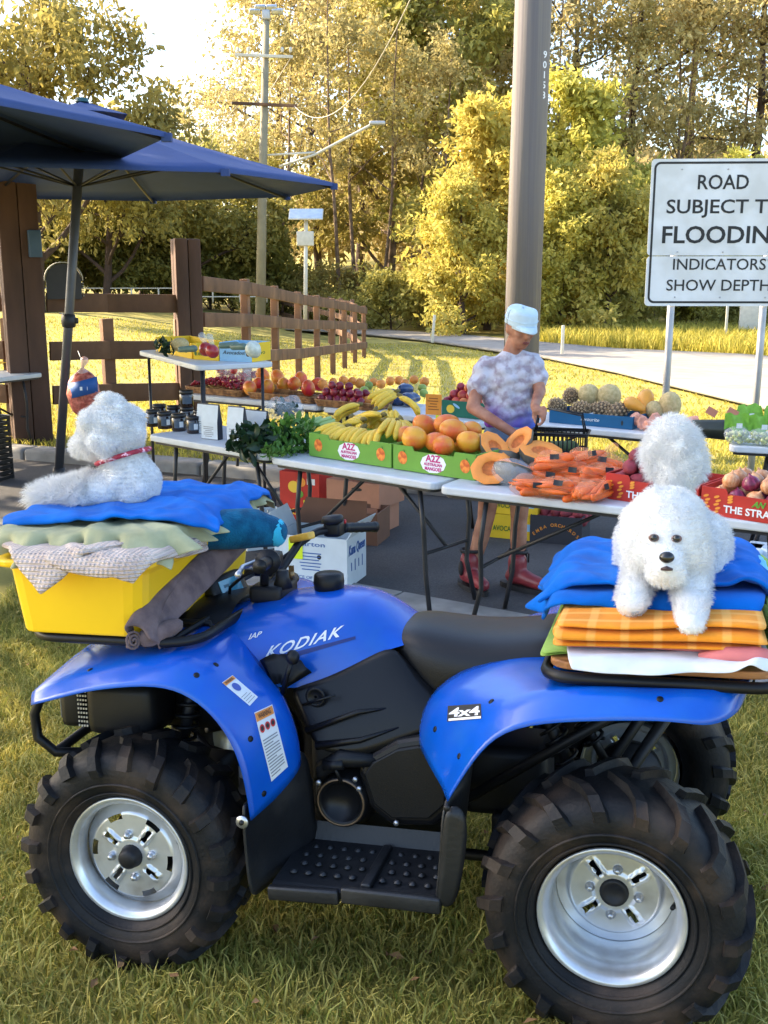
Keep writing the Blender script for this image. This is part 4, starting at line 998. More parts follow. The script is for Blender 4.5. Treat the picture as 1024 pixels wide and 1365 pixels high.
def lf(p):
    for c_, r in bare:
        d = math.dist(p, c_)
        if d < r: return .12
        if d < r * 2.2: return .45
    return lf0(p)
fur('coat', me, body, 75000, .019, curl=.8, lenf=lf)
M_lid = mat('eye_surround', S(120, 90, 84), rough=.8, var=.2)
for px, py in ((872, 717), (902, 718)):
    g = MB(); g.ball(on_dog(px, py, .001), (.0125, .009, .0095), 12, 8); g.build('eye_rim', M_lid, body)
    g = MB(); g.ball(on_dog(px, py, .006), (.0088, .008, .0088), 12, 8); g.build('eye', M_skin_dark, body)
g = MB(); g.ball(on_dog(889, 743, .010), (.0175, .014, .0135), 14, 8); g.build('nose', M_skin_dark, body)
g = MB(); mo = on_dog(889, 758, .008); g.tube([mo + Vector((.012, -.006, -.003)), mo + Vector((0, .003, .001)), mo + Vector((-.012, -.006, -.003))], [.003, .006, .003], 8); g.build('mouth', mat('mouth_dark', (.05, .025, .025), rough=.5, var=0), body)
for px, py, la in ((849, 832, .375), (912, 855, .445)):
    for k in range(3):
        g = MB(); e = on_dog(px - 6 + 6 * k, py - (1 if k == 1 else 3), .010); g.ball(e, (.0035, .006, .0035), 8, 6); g.build('claw', mat('claw_grey', S(150, 140, 132), rough=.4, var=0) if 'claw_grey' not in bpy.data.materials else bpy.data.materials['claw_grey'], body)
# sitting dog on the tub, seen from behind, head turned left
dog = thing('white_dog', 'fluffy white dog with red collar sitting on the blue towel, seen from behind', 'dog', AT, AROT)
b = MB(); hd = Vector((.868, .02, 1.385))
b.ball(hd, (.086, .09, .084)); b.ball(hd + Vector((.035, .0, -.018)), (.062, .075, .064)); b.ball(hd + Vector((-.028, .0, -.012)), (.066, .075, .068)); b.cap(hd + Vector((.05, -.0, -.035)), hd + Vector((.108, -.01, -.048)), .055, .034)
b.cap(hd + Vector((-.015, 0, -.06)), (.84, .0, 1.27), .060, .064); b.cap((.835, .0, 1.27), (.815, .0, 1.225), .070, .080); b.cap((.815, .0, 1.225), (.812, .01, 1.205), .082, .07)
b.cap((.86, -.04, 1.24), (.93, -.08, 1.195), .065, .05); b.ball((.90, .03, 1.205), (.085, .075, .055))
b.cap((.92, .05, 1.20), (1.03, .06, 1.192), .05, .042); b.cap((1.03, .06, 1.192), (1.10, .06, 1.185), .045, .028)
lumps(b, hd, (.088, .09, .086), 30, .024, 5); lumps(b, (.815, .0, 1.225), (.075, .075, .05), 12, .020, 6); lumps(b, (.97, .05, 1.20), (.10, .05, .035), 14, .024, 7)
me = blob(b, .008, 4); body = link('body', me, M_fur, dog)
def lf(p):
    if p[0] > .93 and p[2] < 1.27: return 2.5
    return .55 if p[2] < 1.31 and p[0] < .9 else 1.0
fur('coat', me, body, 66000, .018, curl=.75, lenf=lf)
M_collar = mat('red_collar', S(170, 40, 60), rough=.6, var=.3, vs_=60, col2=S(230, 180, 190), cs=90, cthr=(.55, .6))
g = MB(); cc = Vector((.842, .005, 1.305)); g.tube([cc + Vector((.078 * math.cos(a), .078 * math.sin(a), .022 * -math.cos(a))) for a in np.linspace(0, 2 * PI, 28, endpoint=False)], .0075, 8, closed=True)
g.build('collar', M_collar, body)


# ------------------------------------------------------------------ market stall
ZT = 0.70
M_top = mat('table_top_white', (.62, .64, .66), rough=.5, var=.08, vs_=8, bump=.15, bs=200)
M_leg = mat('table_leg_charcoal', (.030, .030, .034), rough=.45, metal=.3, var=.15)
def yaw_of(a, b): return math.atan2(b.y - a.y, b.x - a.x)
def tpath(L_, D, z, legs=True): pass
def table(name, label, a, b, D, z, ground=A0, inset=.16, group=None, brace=True, leglist=None):
    """a, b = front corners in the world; D = depth behind"""
    a = Vector(a); b = Vector(b); L_ = math.hypot(b.x - a.x, b.y - a.y); h = z - ground
    t = thing(name, label, 'table', (a.x, a.y, ground), (0, 0, yaw_of(a, b)), group)
    mb = MB(); mb.prism([(x, y) for x, y, _ in rrect(0, L_, 0, D, 0, .05, 4)], h - .042, h); o = mb.build('table_top', M_top, t); mod_bevel(o, .010, 3)
    mb = MB(); mb.prism([(x, y) for x, y, _ in rrect(.025, L_ - .025, .025, D - .025, 0, .04, 4)], h - .060, h - .040); mb.build('frame', M_leg, t)
    for k, x in enumerate((inset, L_ - inset)):
        s_ = -1 if k == 0 else 1
        for y in (.09, D - .09):
            mb = MB(); mb.tube([(x - s_ * .03, y, h - .055), (x, y, h * .62), (x, y + (.02 if y < D / 2 else -.02), h * .3), (x + s_ * .05, y, .0)], .0135, 8); mb.build('leg', M_leg, t)
        mb = MB(); mb.tube([(x, .10, h * .45), (x, D - .10, h * .45)], .010, 6); mb.build('cross_bar', M_leg, t)
        if brace:
            mb = MB(); mb.tube([(L_ / 2 - s_ * -.06, D / 2, h - .06), (x, D / 2, h * .45)], .011, 6); mb.build('brace', M_leg, t)
    t['dim'] = L_
    return t
def out(p, q): return p
ja, jb = Zp(196, 579, ZT), Zp(355, 606, ZT); ma, mb_ = Zp(358, 608, ZT), Zp(580, 643, ZT); ba = Zp(584, 648, ZT); bdir = (Zp(848, 678, ZT) - ba).normalized(); bb = ba + bdir * 1.83
table('folding_table', 'white folding table carrying the dark jars and spice packets', ja, jb, .60, ZT, brace=True)
table('folding_table', 'white folding table carrying the green mango cartons', ma, mb_, .60, ZT - .004, inset=.14)
table('folding_table', 'long white folding table carrying pumpkins, carrots and red cartons', ba, bb, .62, ZT, inset=.2)
ra, rb = Zp(243, 525, .72), Zp(425, 541, .72); rc, rd = Zp(428, 542, .72), Zp(642, 563, .72)
table('folding_table', 'white folding table behind carrying the wicker trays of grapes and mangoes', ra, rb, .62, .72)
table('folding_table', 'white folding table behind the bananas carrying peaches and blue parcels', rc, rd, .62, .718)
ga, gb = Zp(640, 558, ZT), Zp(868, 579, ZT)
gb = ga + (gb - ga).normalized() * 1.5
table('folding_table', 'white folding table carrying the pineapples and melons on the grass side', ga, gb, .62, ZT)
ha, hb_ = Zp(972, 594, ZT), Zp(1150, 603, ZT)
table('folding_table', 'white folding table carrying the bagged green grapes at the right', ha, hb_, .70, ZT, inset=.22)
la, lb = Zp(-150, 520, .72), Zp(58, 497, .72)
table('folding_table', 'white folding table with yellow cloth beside the big gate post', la, lb, .6, .72)
# raised shelf over the jars
sa, sb = Zp(184, 467, 1.13), Zp(262, 487, 1.13)
L_ = math.hypot(sb.x - sa.x, sb.y - sa.y); sh = thing('riser_shelf', 'tall white shelf table on thin legs above the jars', 'shelf', (sa.x, sa.y, A0), (0, 0, yaw_of(sa, sb)))
mb = MB(); mb.prism([(x, y) for x, y, _ in rrect(0, L_, 0, .56, 0, .05, 4)], 1.13 - A0 - .038, 1.13 - A0); o = mb.build('shelf_top', M_top, sh); mod_bevel(o, .01, 3)
for x in (.08, L_ - .08):
    for y in (.06, .50): mb = MB(); mb.tube([(x, y, 1.13 - A0 - .03), (x - .01, y, .0)], .012, 6); mb.build('leg', M_leg, sh)

# ---- generic produce prototypes (meshes shared by all copies)
def rev(prof, n=16, M=None, nz=0.0):
    mb = MB(); mb.lathe(prof, n, M); me = mb.mesh('p')
    if nz:
        for v in me.vertices:
            v.co += v.co.normalized() * nz * math.sin(40 * v.co.x + 2) * math.sin(37 * v.co.y + 1) * math.sin(33 * v.co.z)
    return me
def sph(r, squash=1.0, cleft=0.0, n=18, m=12, lump=0.0, seed=0):
    mb = MB(); mb.ball((0, 0, 0), (r, r, r * squash), n, m); me = mb.mesh('fruit'); rs = random.Random(seed); a, b, c_ = rs.random() * 6, rs.random() * 6, rs.random() * 6
    for v in me.vertices:
        q = v.co.copy(); d = math.hypot(q.x, q.y) / r
        if cleft: q *= 1 - cleft * math.exp(-(d / .45) ** 2) * 1.2
        if lump: q *= 1 + lump * (math.sin(2.1 * q.x / r + a) + math.sin(2.3 * q.y / r + b) + math.sin(1.9 * q.z / r + c_)) / 3
        v.co = q
    return me
M_mango = mat('mango_skin', S(238, 150, 48), rough=.42, var=.10, vs_=18, col2=S(214, 78, 40), cs=9, cthr=(.42, .62), objvar=.12, huevar=.018)
M_peach = mat('peach_skin', S(226, 120, 70), rough=.55, var=.12, vs_=25, col2=S(170, 40, 48), cs=14, cthr=(.4, .62), objvar=.15, huevar=.012)
M_plum = mat('plum_skin', S(128, 26, 48), rough=.32, var=.2, vs_=20, col2=S(178, 62, 58), cs=14, cthr=(.5, .7), objvar=.2)
M_orangepeel = mat('orange_skin', S(236, 146, 60), rough=.5, var=.12, vs_=40, bump=.3, bs=300, objvar=.12)
M_apple = mat('green_apple', S(150, 170, 80), rough=.4, var=.15, vs_=16, objvar=.1)
M_potato = mat('red_potato', S(158, 60, 70), rough=.75, var=.2, vs_=25, col2=S(120, 44, 52), cs=20, bump=.3, bs=160, objvar=.15)
M_onion = mat('brown_onion', S(216, 164, 120), rough=.4, var=.14, vs_=22, col2=S(190, 128, 84), cs=12, objvar=.12, stretch=(6, 6, .5))
M_redonion = mat('red_onion', S(104, 24, 58), rough=.32, var=.2, vs_=16, col2=S(140, 52, 84), cs=9, stretch=(6, 6, .5), objvar=.15)
M_garlic = mat('garlic_white', S(222, 208, 200), rough=.7, var=.12, vs_=20, objvar=.08)
M_melon = mat('rockmelon_net', S(206, 182, 132), rough=.85, var=.15, vs_=30, col2=S(180, 158, 106), cs=60, bump=.9, bs=110, objvar=.05)
M_papaya = mat('papaya_skin', S(238, 160, 50), rough=.42, var=.12, vs_=12, col2=S(214, 150, 60), cs=10)
M_banana = mat('banana_skin', S(240, 196, 62), rough=.45, var=.10, vs_=25, col2=S(196, 158, 66), cs=40, cthr=(.62, .75), objvar=.07)
M_stem = mat('banana_stem', S(120, 104, 50), rough=.7, var=.2)
M_pine = mat('pineapple_eye', S(176, 146, 108), rough=.7, var=.2, vs_=60, objvar=.08)
M_pine_gap = mat('pineapple_gap', S(112, 92, 70), rough=.8, var=.2)
def proto(name, me, m):
    me.materials.append(m); me.name = name; return me
mango_me = sph(.058, 1.0, .0, lump=.05, seed=3)
for v in mango_me.vertices: v.co = Vector((v.co.x * 1.28, v.co.y * (1 - .12 * v.co.x / .058), v.co.z * 1.0 + .006 * (v.co.x / .06) ** 2))
proto('mango', mango_me, M_mango)
peach_me = proto('peach', sph(.036, .95, .16), M_peach); plum_me = proto('plum', sph(.034, .97, .14), M_plum); apple_me = proto('green_apple', sph(.036, .92, .2), M_apple)
orange_me = proto('orange', sph(.042, .96, .06), M_orangepeel)
pot_mes = []
for k in range(3):
    q = sph(.036, .9, 0, lump=.16, seed=k + 20)
    for v in q.vertices: v.co.x *= 1.45
    pot_mes.append(proto('red_potato', q, M_potato))
on_prof = [(.0012, .052), (.004, .049), (.006, .042), (.014, .036), (.030, .025), (.040, .006), (.040, -.008), (.030, -.026), (.014, -.034), (.002, -.036)]
onion_me = proto('brown_onion', rev(on_prof, 18), M_onion); ronion_me = proto('red_onion', rev([(r * 1.05, h) for r, h in on_prof], 18), M_redonion)
garlic_me = proto('garlic_bulb', rev([(.0015, .045), (.005, .04), (.007, .03), (.022, .016), (.03, .0), (.026, -.014), (.01, -.02), (.001, -.02)], 10), M_garlic)
melon_me = proto('rockmelon', sph(.078, 1.02, .03, 24, 16), M_melon)
pap_me = proto('papaya', rev([(.001, -.10), (.03, -.093), (.052, -.06), (.056, -.03), (.046, .02), (.032, .06), (.022, .085), (.008, .096), (.001, .097)], 18), M_papaya)
def single(name, me, loc, label, cat, group=None, rot=None, scale=None):
    o = bpy.data.objects.new(name, me); COL.objects.link(o)
    place(o, loc, rot if rot is not None else (random.uniform(0, 6), random.uniform(0, 6), random.uniform(0, 6)), scale if scale is not None else random.uniform(.92, 1.08))
    return tag(o, label, cat, group)
def heap(name, mes, label, cat, group, org, u, n, nx, ny, layers, r, zf=.86, flat=False, rotf=None, jit=.18):
    """pyramid of fruit; org = centre of the first one, on its support"""
    k = 0
    for l in range(layers):
        for i in range(nx - l):
            for j in range(ny - (l if ny > l + 1 else ny - 1)):
                p = Vector(org) + Vector(u) * (r * 2.02 * (i + l * .5)) + Vector(n) * (r * 2.02 * (j + l * .5)) + Vector((0, 0, l * r * 2 * zf))
                p += Vector((random.uniform(-1, 1), random.uniform(-1, 1), 0)) * r * jit
                me = mes[k % len(mes)] if isinstance(mes, list) else mes; k += 1
                single(name, me, p, label, cat, group, rotf() if rotf else None)
def dirs(a, b):
    u = Vector((b.x - a.x, b.y - a.y, 0)).normalized(); return u, Vector((-u.y, u.x, 0))

# ---- cartons
def carton(name, label, loc, yaw, L_, D, H, m, inner=None, fronts=None, ends=.0, tabs=0.0, cat='carton', group=None, th=.007):
    """open carton; origin = front left bottom corner; front faces local -y"""
    t = thing(name, label, cat, loc, (0, 0, yaw), group)
    def wall(nm, poly, M):
        g = MB(); g.prism(poly, 0, th, M); o = g.build(nm, m, t); fixnormals(o.data); return o
    fp = [(0, 0), (L_, 0), (L_, H), (L_ - tabs, H), (L_ - tabs - .01, H * .82), (tabs + .01, H * .82), (tabs, H), (0, H)] if tabs else [(0, 0), (L_, 0), (L_, H), (0, H)]
    FM = Matrix(((1, 0, 0, 0), (0, 0, 1, 0), (0, 1, 0, 0), (0, 0, 0, 1)))
    f = wall('front_panel', fp, FM)
    wall('back_panel', [(0, 0), (L_, 0), (L_, H), (0, H)], Matrix.Translation((0, D - th, 0)) @ FM)
    SM = Matrix(((0, 0, 1, 0), (1, 0, 0, 0), (0, 1, 0, 0), (0, 0, 0, 1)))
    sp_ = [(th, 0), (D - th, 0), (D - th, H), (th, H)]
    wall('side_panel', sp_, SM); wall('side_panel', sp_, Matrix.Translation((L_ - th, 0, 0)) @ SM)
    g = MB(); g.box((L_ / 2, D / 2, th / 2 + .001), (L_ - 2 * th - .001, D - 2 * th - .001, th)); g.build('base', m, t)
    return t, f
def ellipse(rx, ry, n=20, rot=0.0, lobes=None):
    mb = MB(); pts = []
    for k in range(n):
        a = 2 * PI * k / n; x, y = rx * math.cos(a), ry * math.sin(a); pts.append((x * math.cos(rot) - y * math.sin(rot), x * math.sin(rot) + y * math.cos(rot), 0))
    mb.add(pts, [tuple(range(n))]); return mb.mesh('print')
def flat_print(name, me, m, parent, x, z, y=-.0015, face='front', L_=0):
    o = link(name, me, m, parent)
    if face == 'front': M_ = Matrix(((1, 0, 0, x), (0, 0, -1, y), (0, 1, 0, z), (0, 0, 0, 1)))
    else: M_ = Matrix(((0, 0, 1, L_ + .0015), (1, 0, 0, x), (0, 1, 0, z), (0, 0, 0, 1)))
    o.matrix_local = M_; return o
def rect_me(w_, h): mb = MB(); mb.add([(-w_ / 2, -h / 2, 0), (w_ / 2, -h / 2, 0), (w_ / 2, h / 2, 0), (-w_ / 2, h / 2, 0)], [(0, 1, 2, 3)]); return mb.mesh('print')
def card_mat(n, c_, **kw): return mat(n, c_, rough=.75, var=.06, vs_=10, bump=.1, bs=40, **kw)
M_cgreen = card_mat('carton_green', S(112, 160, 58)); M_cred = card_mat('carton_red', S(186, 48, 36)); M_cyel = card_mat('carton_yellow', S(238, 196, 40)); M_cblue = card_mat('carton_pale_blue', S(150, 196, 226))
M_cteal = card_mat('carton_blue', S(20, 92, 134)); M_ckraft = card_mat('carton_kraft', S(186, 132, 104)); M_cwhite = card_mat('carton_white', S(208, 216, 220)); M_cdark = card_mat('carton_charcoal', S(52, 52, 58)); M_cdgreen = card_mat('carton_dark_green', S(24, 104, 84)); M_ckin = card_mat('carton_brown_inside', S(120, 84, 64))
M_pink = mat('print_magenta', S(196, 40, 120), rough=.6, var=0); M_pmango = mat('print_mango', S(216, 90, 30), rough=.6, var=.25, vs_=40, col2=S(236, 140, 50), cs=30); M_porange = mat('print_orange', S(238, 150, 50), rough=.6, var=.1); M_pgreen = mat('print_green', S(96, 160, 50), rough=.6, var=0); M_pyellow = mat('print_yellow', S(240, 200, 60), rough=.6, var=0); M_pblue = mat('print_blue', S(40, 90, 160), rough=.6, var=0); M_ngreen = mat('print_dark_green', S(70, 110, 40), rough=.6, var=0)
M_neon = mat('neon_tag', S(226, 240, 40), rough=.7, var=.05)
def between(a, b, gap=.0):
    return a + (b - a).normalized() * gap, math.hypot(b.x - a.x, b.y - a.y) - 2 * gap, yaw_of(a, b)
U, Nn_ = dirs(ma, mb_)
for k, (pa, pb, lab) in enumerate((((412, 607), (522, 624), 'green mango carton holding bananas, beside the leafy greens'), ((524, 624.5), (634, 641), 'green mango carton holding the mangoes, next to the pumpkins'))):
    a, L_, yw = between(Zp(*pa, ZT + .001), Zp(*pb, ZT + .001), .002)
    c_, f = carton('mango_carton', lab, a, yw, L_, .34, .135, M_cgreen, tabs=L_ * .24)
    for x in (.12, .88):
        flat_print('printed_fruit', ellipse(.031, .036, 20, .3), M_pmango, f, L_ * x, .068); flat_print('printed_fruit', ellipse(.004, .009, 8, .4), M_ngreen, f, L_ * x + .012, .106, -.0017)
    flat_print('print_ground', ellipse(.085, .052, 10, .05), M_inkwhite, f, L_ * .5, .058, -.0008)
    print_text('lettering', 'A2Z', .052, M_pink, f, (L_ * .5, -.0018, .083), bold=.03, width=.10); print_text('lettering', 'AUSTRALIAN', .022, M_pink, f, (L_ * .5, -.0018, .052), bold=.03, width=.12); print_text('lettering', 'MANGOES', .026, M_pink, f, (L_ * .5, -.0018, .028), bold=.03, width=.11)
    if k: mango_c = (c_, a.copy(), L_, yw)
    else: ban_c = (c_, a.copy(), L_, yw)
    g = MB(); g.box((0, 0, 0), (.02, .001, .05)); 
# bananas
def banana_mesh(bend, L_=.20, r=.0215):
    mb = MB(); n = 12; pts = []; rs = []
    for i in range(n + 1):
        f = i / n; a = bend * (f - .3); R0 = L_ / bend
        pts.append((R0 * (math.sin(a) + math.sin(.3 * bend)), 0, R0 * (math.cos(a) - 1)))
        rs.append(r * (min(1, .35 + 3.2 * f) if f < .3 else (1 if f < .82 else max(.18, 1 - ((f - .82) / .18) ** 1.6 * .85))))
    mb.tube(pts, rs, 6); return mb.mesh('banana')
ban_mes = [proto('banana', banana_mesh(b_), M_banana) for b_ in (.9, 1.15, 1.35)]
bst = MB(); bst.tube([(-.03, 0, .0), (-.012, 0, .004), (.006, 0, 0)], [.010, .014, .016], 7); bst_me = bst.mesh('stem'); bst_me.materials.append(M_stem)
def hand(px, py, z, n, yaw, tilt, roll=0.0, spread=.20, where=''):
    t = thing('banana_bunch', 'bunch of yellow bananas ' + where, 'bananas', Zp(px, py, z), (roll, tilt, yaw), 'bananas heaped in the green carton')
    link('stem', bst_me, None, t)
    for k in range(n):
        a = (k - (n - 1) / 2) * spread; link('banana', ban_mes[k % 3], None, t, (0, (k - (n - 1) / 2) * .020, -.004 * abs(k - n / 2)), (0, .05 * (k % 2), a))
hb0 = ZT + .135
hand(478, 540, hb0 + .07, 4, PI + .2, .25, .5, .14, 'lying highest at the left beside the celery')
hand(528, 522, hb0 + .10, 4, PI + .5, .2, -.5, .12, 'lying across the top at the back')
hand(520, 545, hb0 + .09, 4, -1.75, .75, 0, .22, 'hanging down in the middle front')
hand(500, 548, hb0 + .07, 3, -2.2, .85, 0, .22, 'hanging just left of the middle')
hand(535, 560, hb0 + .06, 3, -1.2, .7, .3, .2, 'hanging down at the right next to the mangoes')
hand(534, 528, hb0 + .09, 3, -.35, .45, -.4, .16, 'reaching out to the right above the mangoes')
hand(468, 558, hb0 + .03, 3, -2.0, .8, .2, .2, 'low at the left corner of the carton')
hand(484, 570, hb0 + .02, 3, -2.5, .5, 0, .2, 'small and low behind the carton front')
ban_u = Vector((math.cos(ban_c[3]), math.sin(ban_c[3]), 0)); ban_n = Vector((-ban_u.y, ban_u.x, 0))
for k, (s0, d0_, zz, yw_, lab) in enumerate(((.10, .06, .10, -1.9, 'inside the front left of the carton'), (.22, .06, .10, -1.6, 'inside the carton behind the lettering'), (.34, .07, .10, -1.4, 'inside the front right of the carton'), (.12, .18, .13, 3.0, 'inside the back left of the carton'), (.30, .18, .14, .4, 'inside the back right of the carton'), (.22, .25, .16, 2.8, 'lying along the back of the carton'), (.40, .16, .15, -1.0, 'leaning against the mango carton'))):
    t = thing('banana_bunch', 'bunch of yellow bananas ' + lab, 'bananas', ban_c[1] + ban_u * s0 + ban_n * (d0_ + .16) + Vector((0, 0, zz + .055)), (.25 * (k % 3 - 1), .12, yw_ + ban_c[3]), 'bananas heaped in the green carton')
    link('stem', bst_me, None, t)
    for q in range(4): link('banana', ban_mes[q % 3], None, t, (0, (q - 1.5) * .022, 0), (0, .05 * (q % 2), (q - 1.5) * .14))
# mangoes in the second carton
u_, n2 = dirs(*[mango_c[1], mango_c[1] + Vector((math.cos(mango_c[3]), math.sin(mango_c[3]), 0))])
for (px, py, z, s_) in ((566, 567, .90, 1.0), (552, 584, .87, 1.15), (582, 590, .85, .95), (592, 594, .85, .95), (596, 566, .92, 1.0), (605, 574, .91, 1.1), (628, 574, .90, .9), (626, 589, .87, 1.0), (642, 590, .86, .85), (582, 572, .86, 1.0), (540, 580, .84, .9), (615, 590, .82, 1.0), (571, 583, .80, 1.0)):
    single('mango', mango_me, Zp(px, py, z), 'ripe orange red mango heaped in the green carton', 'mango', 'mangoes heaped in the green carton', (random.uniform(-.4, .4), random.uniform(-.5, .5), random.uniform(0, 6)), s_)
# ---- pumpkins
M_pskin = mat('pumpkin_skin', S(120, 112, 96), rough=.6, var=.2, vs_=12, col2=S(80, 82, 74), cs=8, bump=.3, bs=60)
M_pflesh = mat('pumpkin_flesh', S(246, 150, 62), rough=.55, var=.08, vs_=20, bump=.3, bs=120)
M_pcore = mat('pumpkin_core', S(222, 124, 58), rough=.7, var=.2, vs_=50, bump=.8, bs=150)
def pumpkin_piece(label, loc, nrm, r=.10, sx=1.0, sy=1.0, deep=.8, roll=0.0, film_=False, name='pumpkin_piece'):
    """cut pumpkin: ribbed skin dome behind a flat flesh face (local +Z is the cut)"""
    t = thing(name, label, 'pumpkin', loc); z_ = Vector(nrm).normalized(); t.rotation_euler = (frame_on(t, z_).to_4x4() @ Matrix.Rotation(roll, 4, 'Z')).to_euler()
    n = 28; rib = lambda a: 1 + .035 * math.cos(9 * a) + .03 * math.sin(2 * a + r * 90)
    def ringp(f, z): return [(r * f * rib(a) * sx * math.cos(a), r * f * rib(a) * sy * math.sin(a), z) for a in np.linspace(0, 2 * PI, n)]
    g = MB(); g.grid([ringp(math.cos(th) + 1e-3, -r * deep * math.sin(th)) for th in np.linspace(0, PI / 2, 9)], True); o = g.build('skin', M_pskin, t); fixnormals(o.data)
    g = MB(); g.grid([ringp(1.0, 0), ringp(.96, .003), ringp(.52, .002), ringp(.46, -.004)], True); o = g.build('flesh', M_pflesh, t); fixnormals(o.data)
    g = MB(); g.grid([ringp(.46, -.004), ringp(.40, -.014), ringp(.2, -.020), ringp(.01, -.018)], True); o = g.build('seed_cavity', M_pcore, t); fixnormals(o.data)
    if film_: g = MB(); g.ball((0, 0, -r * .3), (r * 1.06 * sx, r * 1.06 * sy, r * .75), 14, 9); g.build('plastic_wrap', M_film, t)
    return t
M_film = film('clear_film', (.8, .85, .9), .22, .15)
pumpkin_piece('cut pumpkin wedge with flat orange face toward the viewer at the table edge', Zp(655, 624, ZT + .085), (-.25, -.85, .35), .10, 1.05, .85, .9, .3)
pumpkin_piece('tall pale cut pumpkin piece leaning up behind the other wedges', Zp(661, 596, ZT + .15), (.35, -.6, .6), .095, .8, 1.1, .8, .2)
pumpkin_piece('curved pumpkin slice on top under the hand of the shopper', Zp(690, 588, ZT + .17), (-.55, -.45, .55), .095, .75, 1.05, .7, -.5)
pumpkin_piece('pumpkin half wrapped in blue tinted plastic film', Zp(686, 624, ZT + .085), (.3, .35, .85), .10, 1.1, 1.0, .85, 0, True)
pumpkin_piece('pumpkin half with its cut face tipped up beside the carrots', Zp(722, 600, ZT + .135), (.12, -.38, .9), .105, 1.1, .9, 1.0)
pumpkin_piece('dark skinned pumpkin piece between the wedges', Zp(672, 608, ZT + .09), (.1, .5, .8), .085)
pumpkin_piece('dark pumpkin half behind the front wedge', Zp(652, 612, ZT + .075), (-.3, .6, .5), .09)
# ---- carrot bags
M_carrot = mat('carrot_orange', S(236, 106, 34), rough=.5, var=.15, vs_=30, objvar=.1)
M_bfilm = film('orange_bag_film', S(255, 170, 110), .22, .14)
cm = MB(); cm.tube([(-.075, 0, 0), (-.06, 0, 0), (.03, .002, 0), (.085, 0, .002)], [.010, .017, .012, .002], 8); car_me = cm.mesh('carrot'); car_me.materials.append(M_carrot)
def pillow(rx, ry, rz, seed, n=20, m=12, nz=.16):
    mb = MB(); mb.ball((0, 0, 0), (rx, ry, rz), n, m); me = mb.mesh('bag'); q = random.Random(seed); f = [q.uniform(20, 60) for _ in range(6)]; ph = [q.uniform(0, 6) for _ in range(6)]
    for v in me.vertices:
        c_ = v.co; k = 1 + nz * (math.sin(f[0] * c_.x + ph[0]) * math.sin(f[1] * c_.y + ph[1]) + .6 * math.sin(f[2] * c_.z + f[3] * c_.x + ph[2]))
        v.co = c_ * k
    return me
bagm = [pillow(.10, .065, .048, k + 3) for k in range(3)]
for q in bagm: q.materials.append(M_bfilm)
lab_me = MB(); lab_me.grid([[(-.02 + .04 * i / 3, -.05 + .005 * math.sin(i), -.012 + .024 * j / 2) for i in range(4)] for j in range(3)], True); lab_me = lab_me.mesh('label'); lab_me.materials.append(M_ink)
tie = MB(); tie.cap((.09, 0, .01), (.135, .0, .025), .012, .022, 8); tie_me = tie.mesh('bag_neck'); tie_me.materials.append(M_bfilm)
where_b = ('at the front beside the wrapped pumpkin', 'at the front in the middle', 'at the front against the red carton', 'second row behind the front left bag', 'second row with a pale label', 'second row by the red potatoes', 'on top of the carrot heap', 'at the back right of the carrot heap', 'low in the front row between two others', 'on top at the back of the carrot heap', 'half behind the left end of the red carton')
for k, (px, py, h, yw) in enumerate(((710, 648, .05, .2), (745, 651, .05, -.5), (788, 655, .05, .9), (728, 632, .06, -.2), (765, 628, .08, -.6), (800, 632, .08, .3), (742, 615, .13, -.3), (808, 618, .10, -.5), (770, 652, .045, .15), (782, 610, .13, .2), (822, 640, .05, -.9))):
    t = thing('carrot_bag', 'clear plastic bag of carrots ' + where_b[k], 'carrots', Zp(px, py, ZT + h), (random.uniform(-.2, .2), random.uniform(-.15, .15), yw), 'bags of carrots'); t.scale = (1.14,) * 3
    link('bag', bagm[k % 3], None, t); link('label', lab_me, None, t, (random.uniform(-.03, .05), -.02, .01), (-.3, 0, 0)); link('bag_neck', tie_me, None, t)
    for i in range(9): link('carrot', car_me, None, t, (random.uniform(-.02, .02), -.045 + .022 * (i % 5), -.015 + .026 * (i // 5)), (0, random.uniform(-.2, .2), random.choice((0, PI)) + random.uniform(-.3, .3)))
# ---- red cartons on the long table
for k, (pa, pb, lab) in enumerate((((806, 664), (930, 683.5), 'red printed carton of red potatoes behind the standing dog'), ((933, 684), (1068, 705), 'red printed carton of onions at the right end of the table'))):
    a, L_, yw = between(Zp(*pa, ZT + .001), Zp(*pb, ZT + .001), .002)
    c_, f = carton('red_carton', lab, a, yw, L_, .32, .125, M_cred, tabs=L_ * .25)
    for cx0 in (.06, .17, .83, .94):
        for j in range(5): flat_print('printed_cone', ellipse(.014, .006, 8, .35), M_porange, f, L_ * cx0 + (.004 if j % 2 else -.004), .018 + .017 * j)
    for j in range(3): flat_print('printed_cone', ellipse(.014, .006, 8, .35), M_porange, f, L_ * .3, .07 + .012 * j)
    print_text('lettering', 'THE STRAND', .045, M_inkwhite, f, (L_ * .55, -.0018, .035), bold=.025, width=L_ * .62)
    print_text('lettering', 'AN', .036, M_pgreen, f, (L_ * .58, -.0018, .074), bold=.04, shear=.4)
    if k == 0: sc1 = (a, L_, yw)
    else: sc2 = (a, L_, yw)
def in_carton(cdat, n2=(3, 2), **kw):
    a, L_, yw = cdat; u = Vector((math.cos(yw), math.sin(yw), 0)); return u, Vector((-u.y, u.x, 0))
u, n_ = in_carton(sc1); k = 0
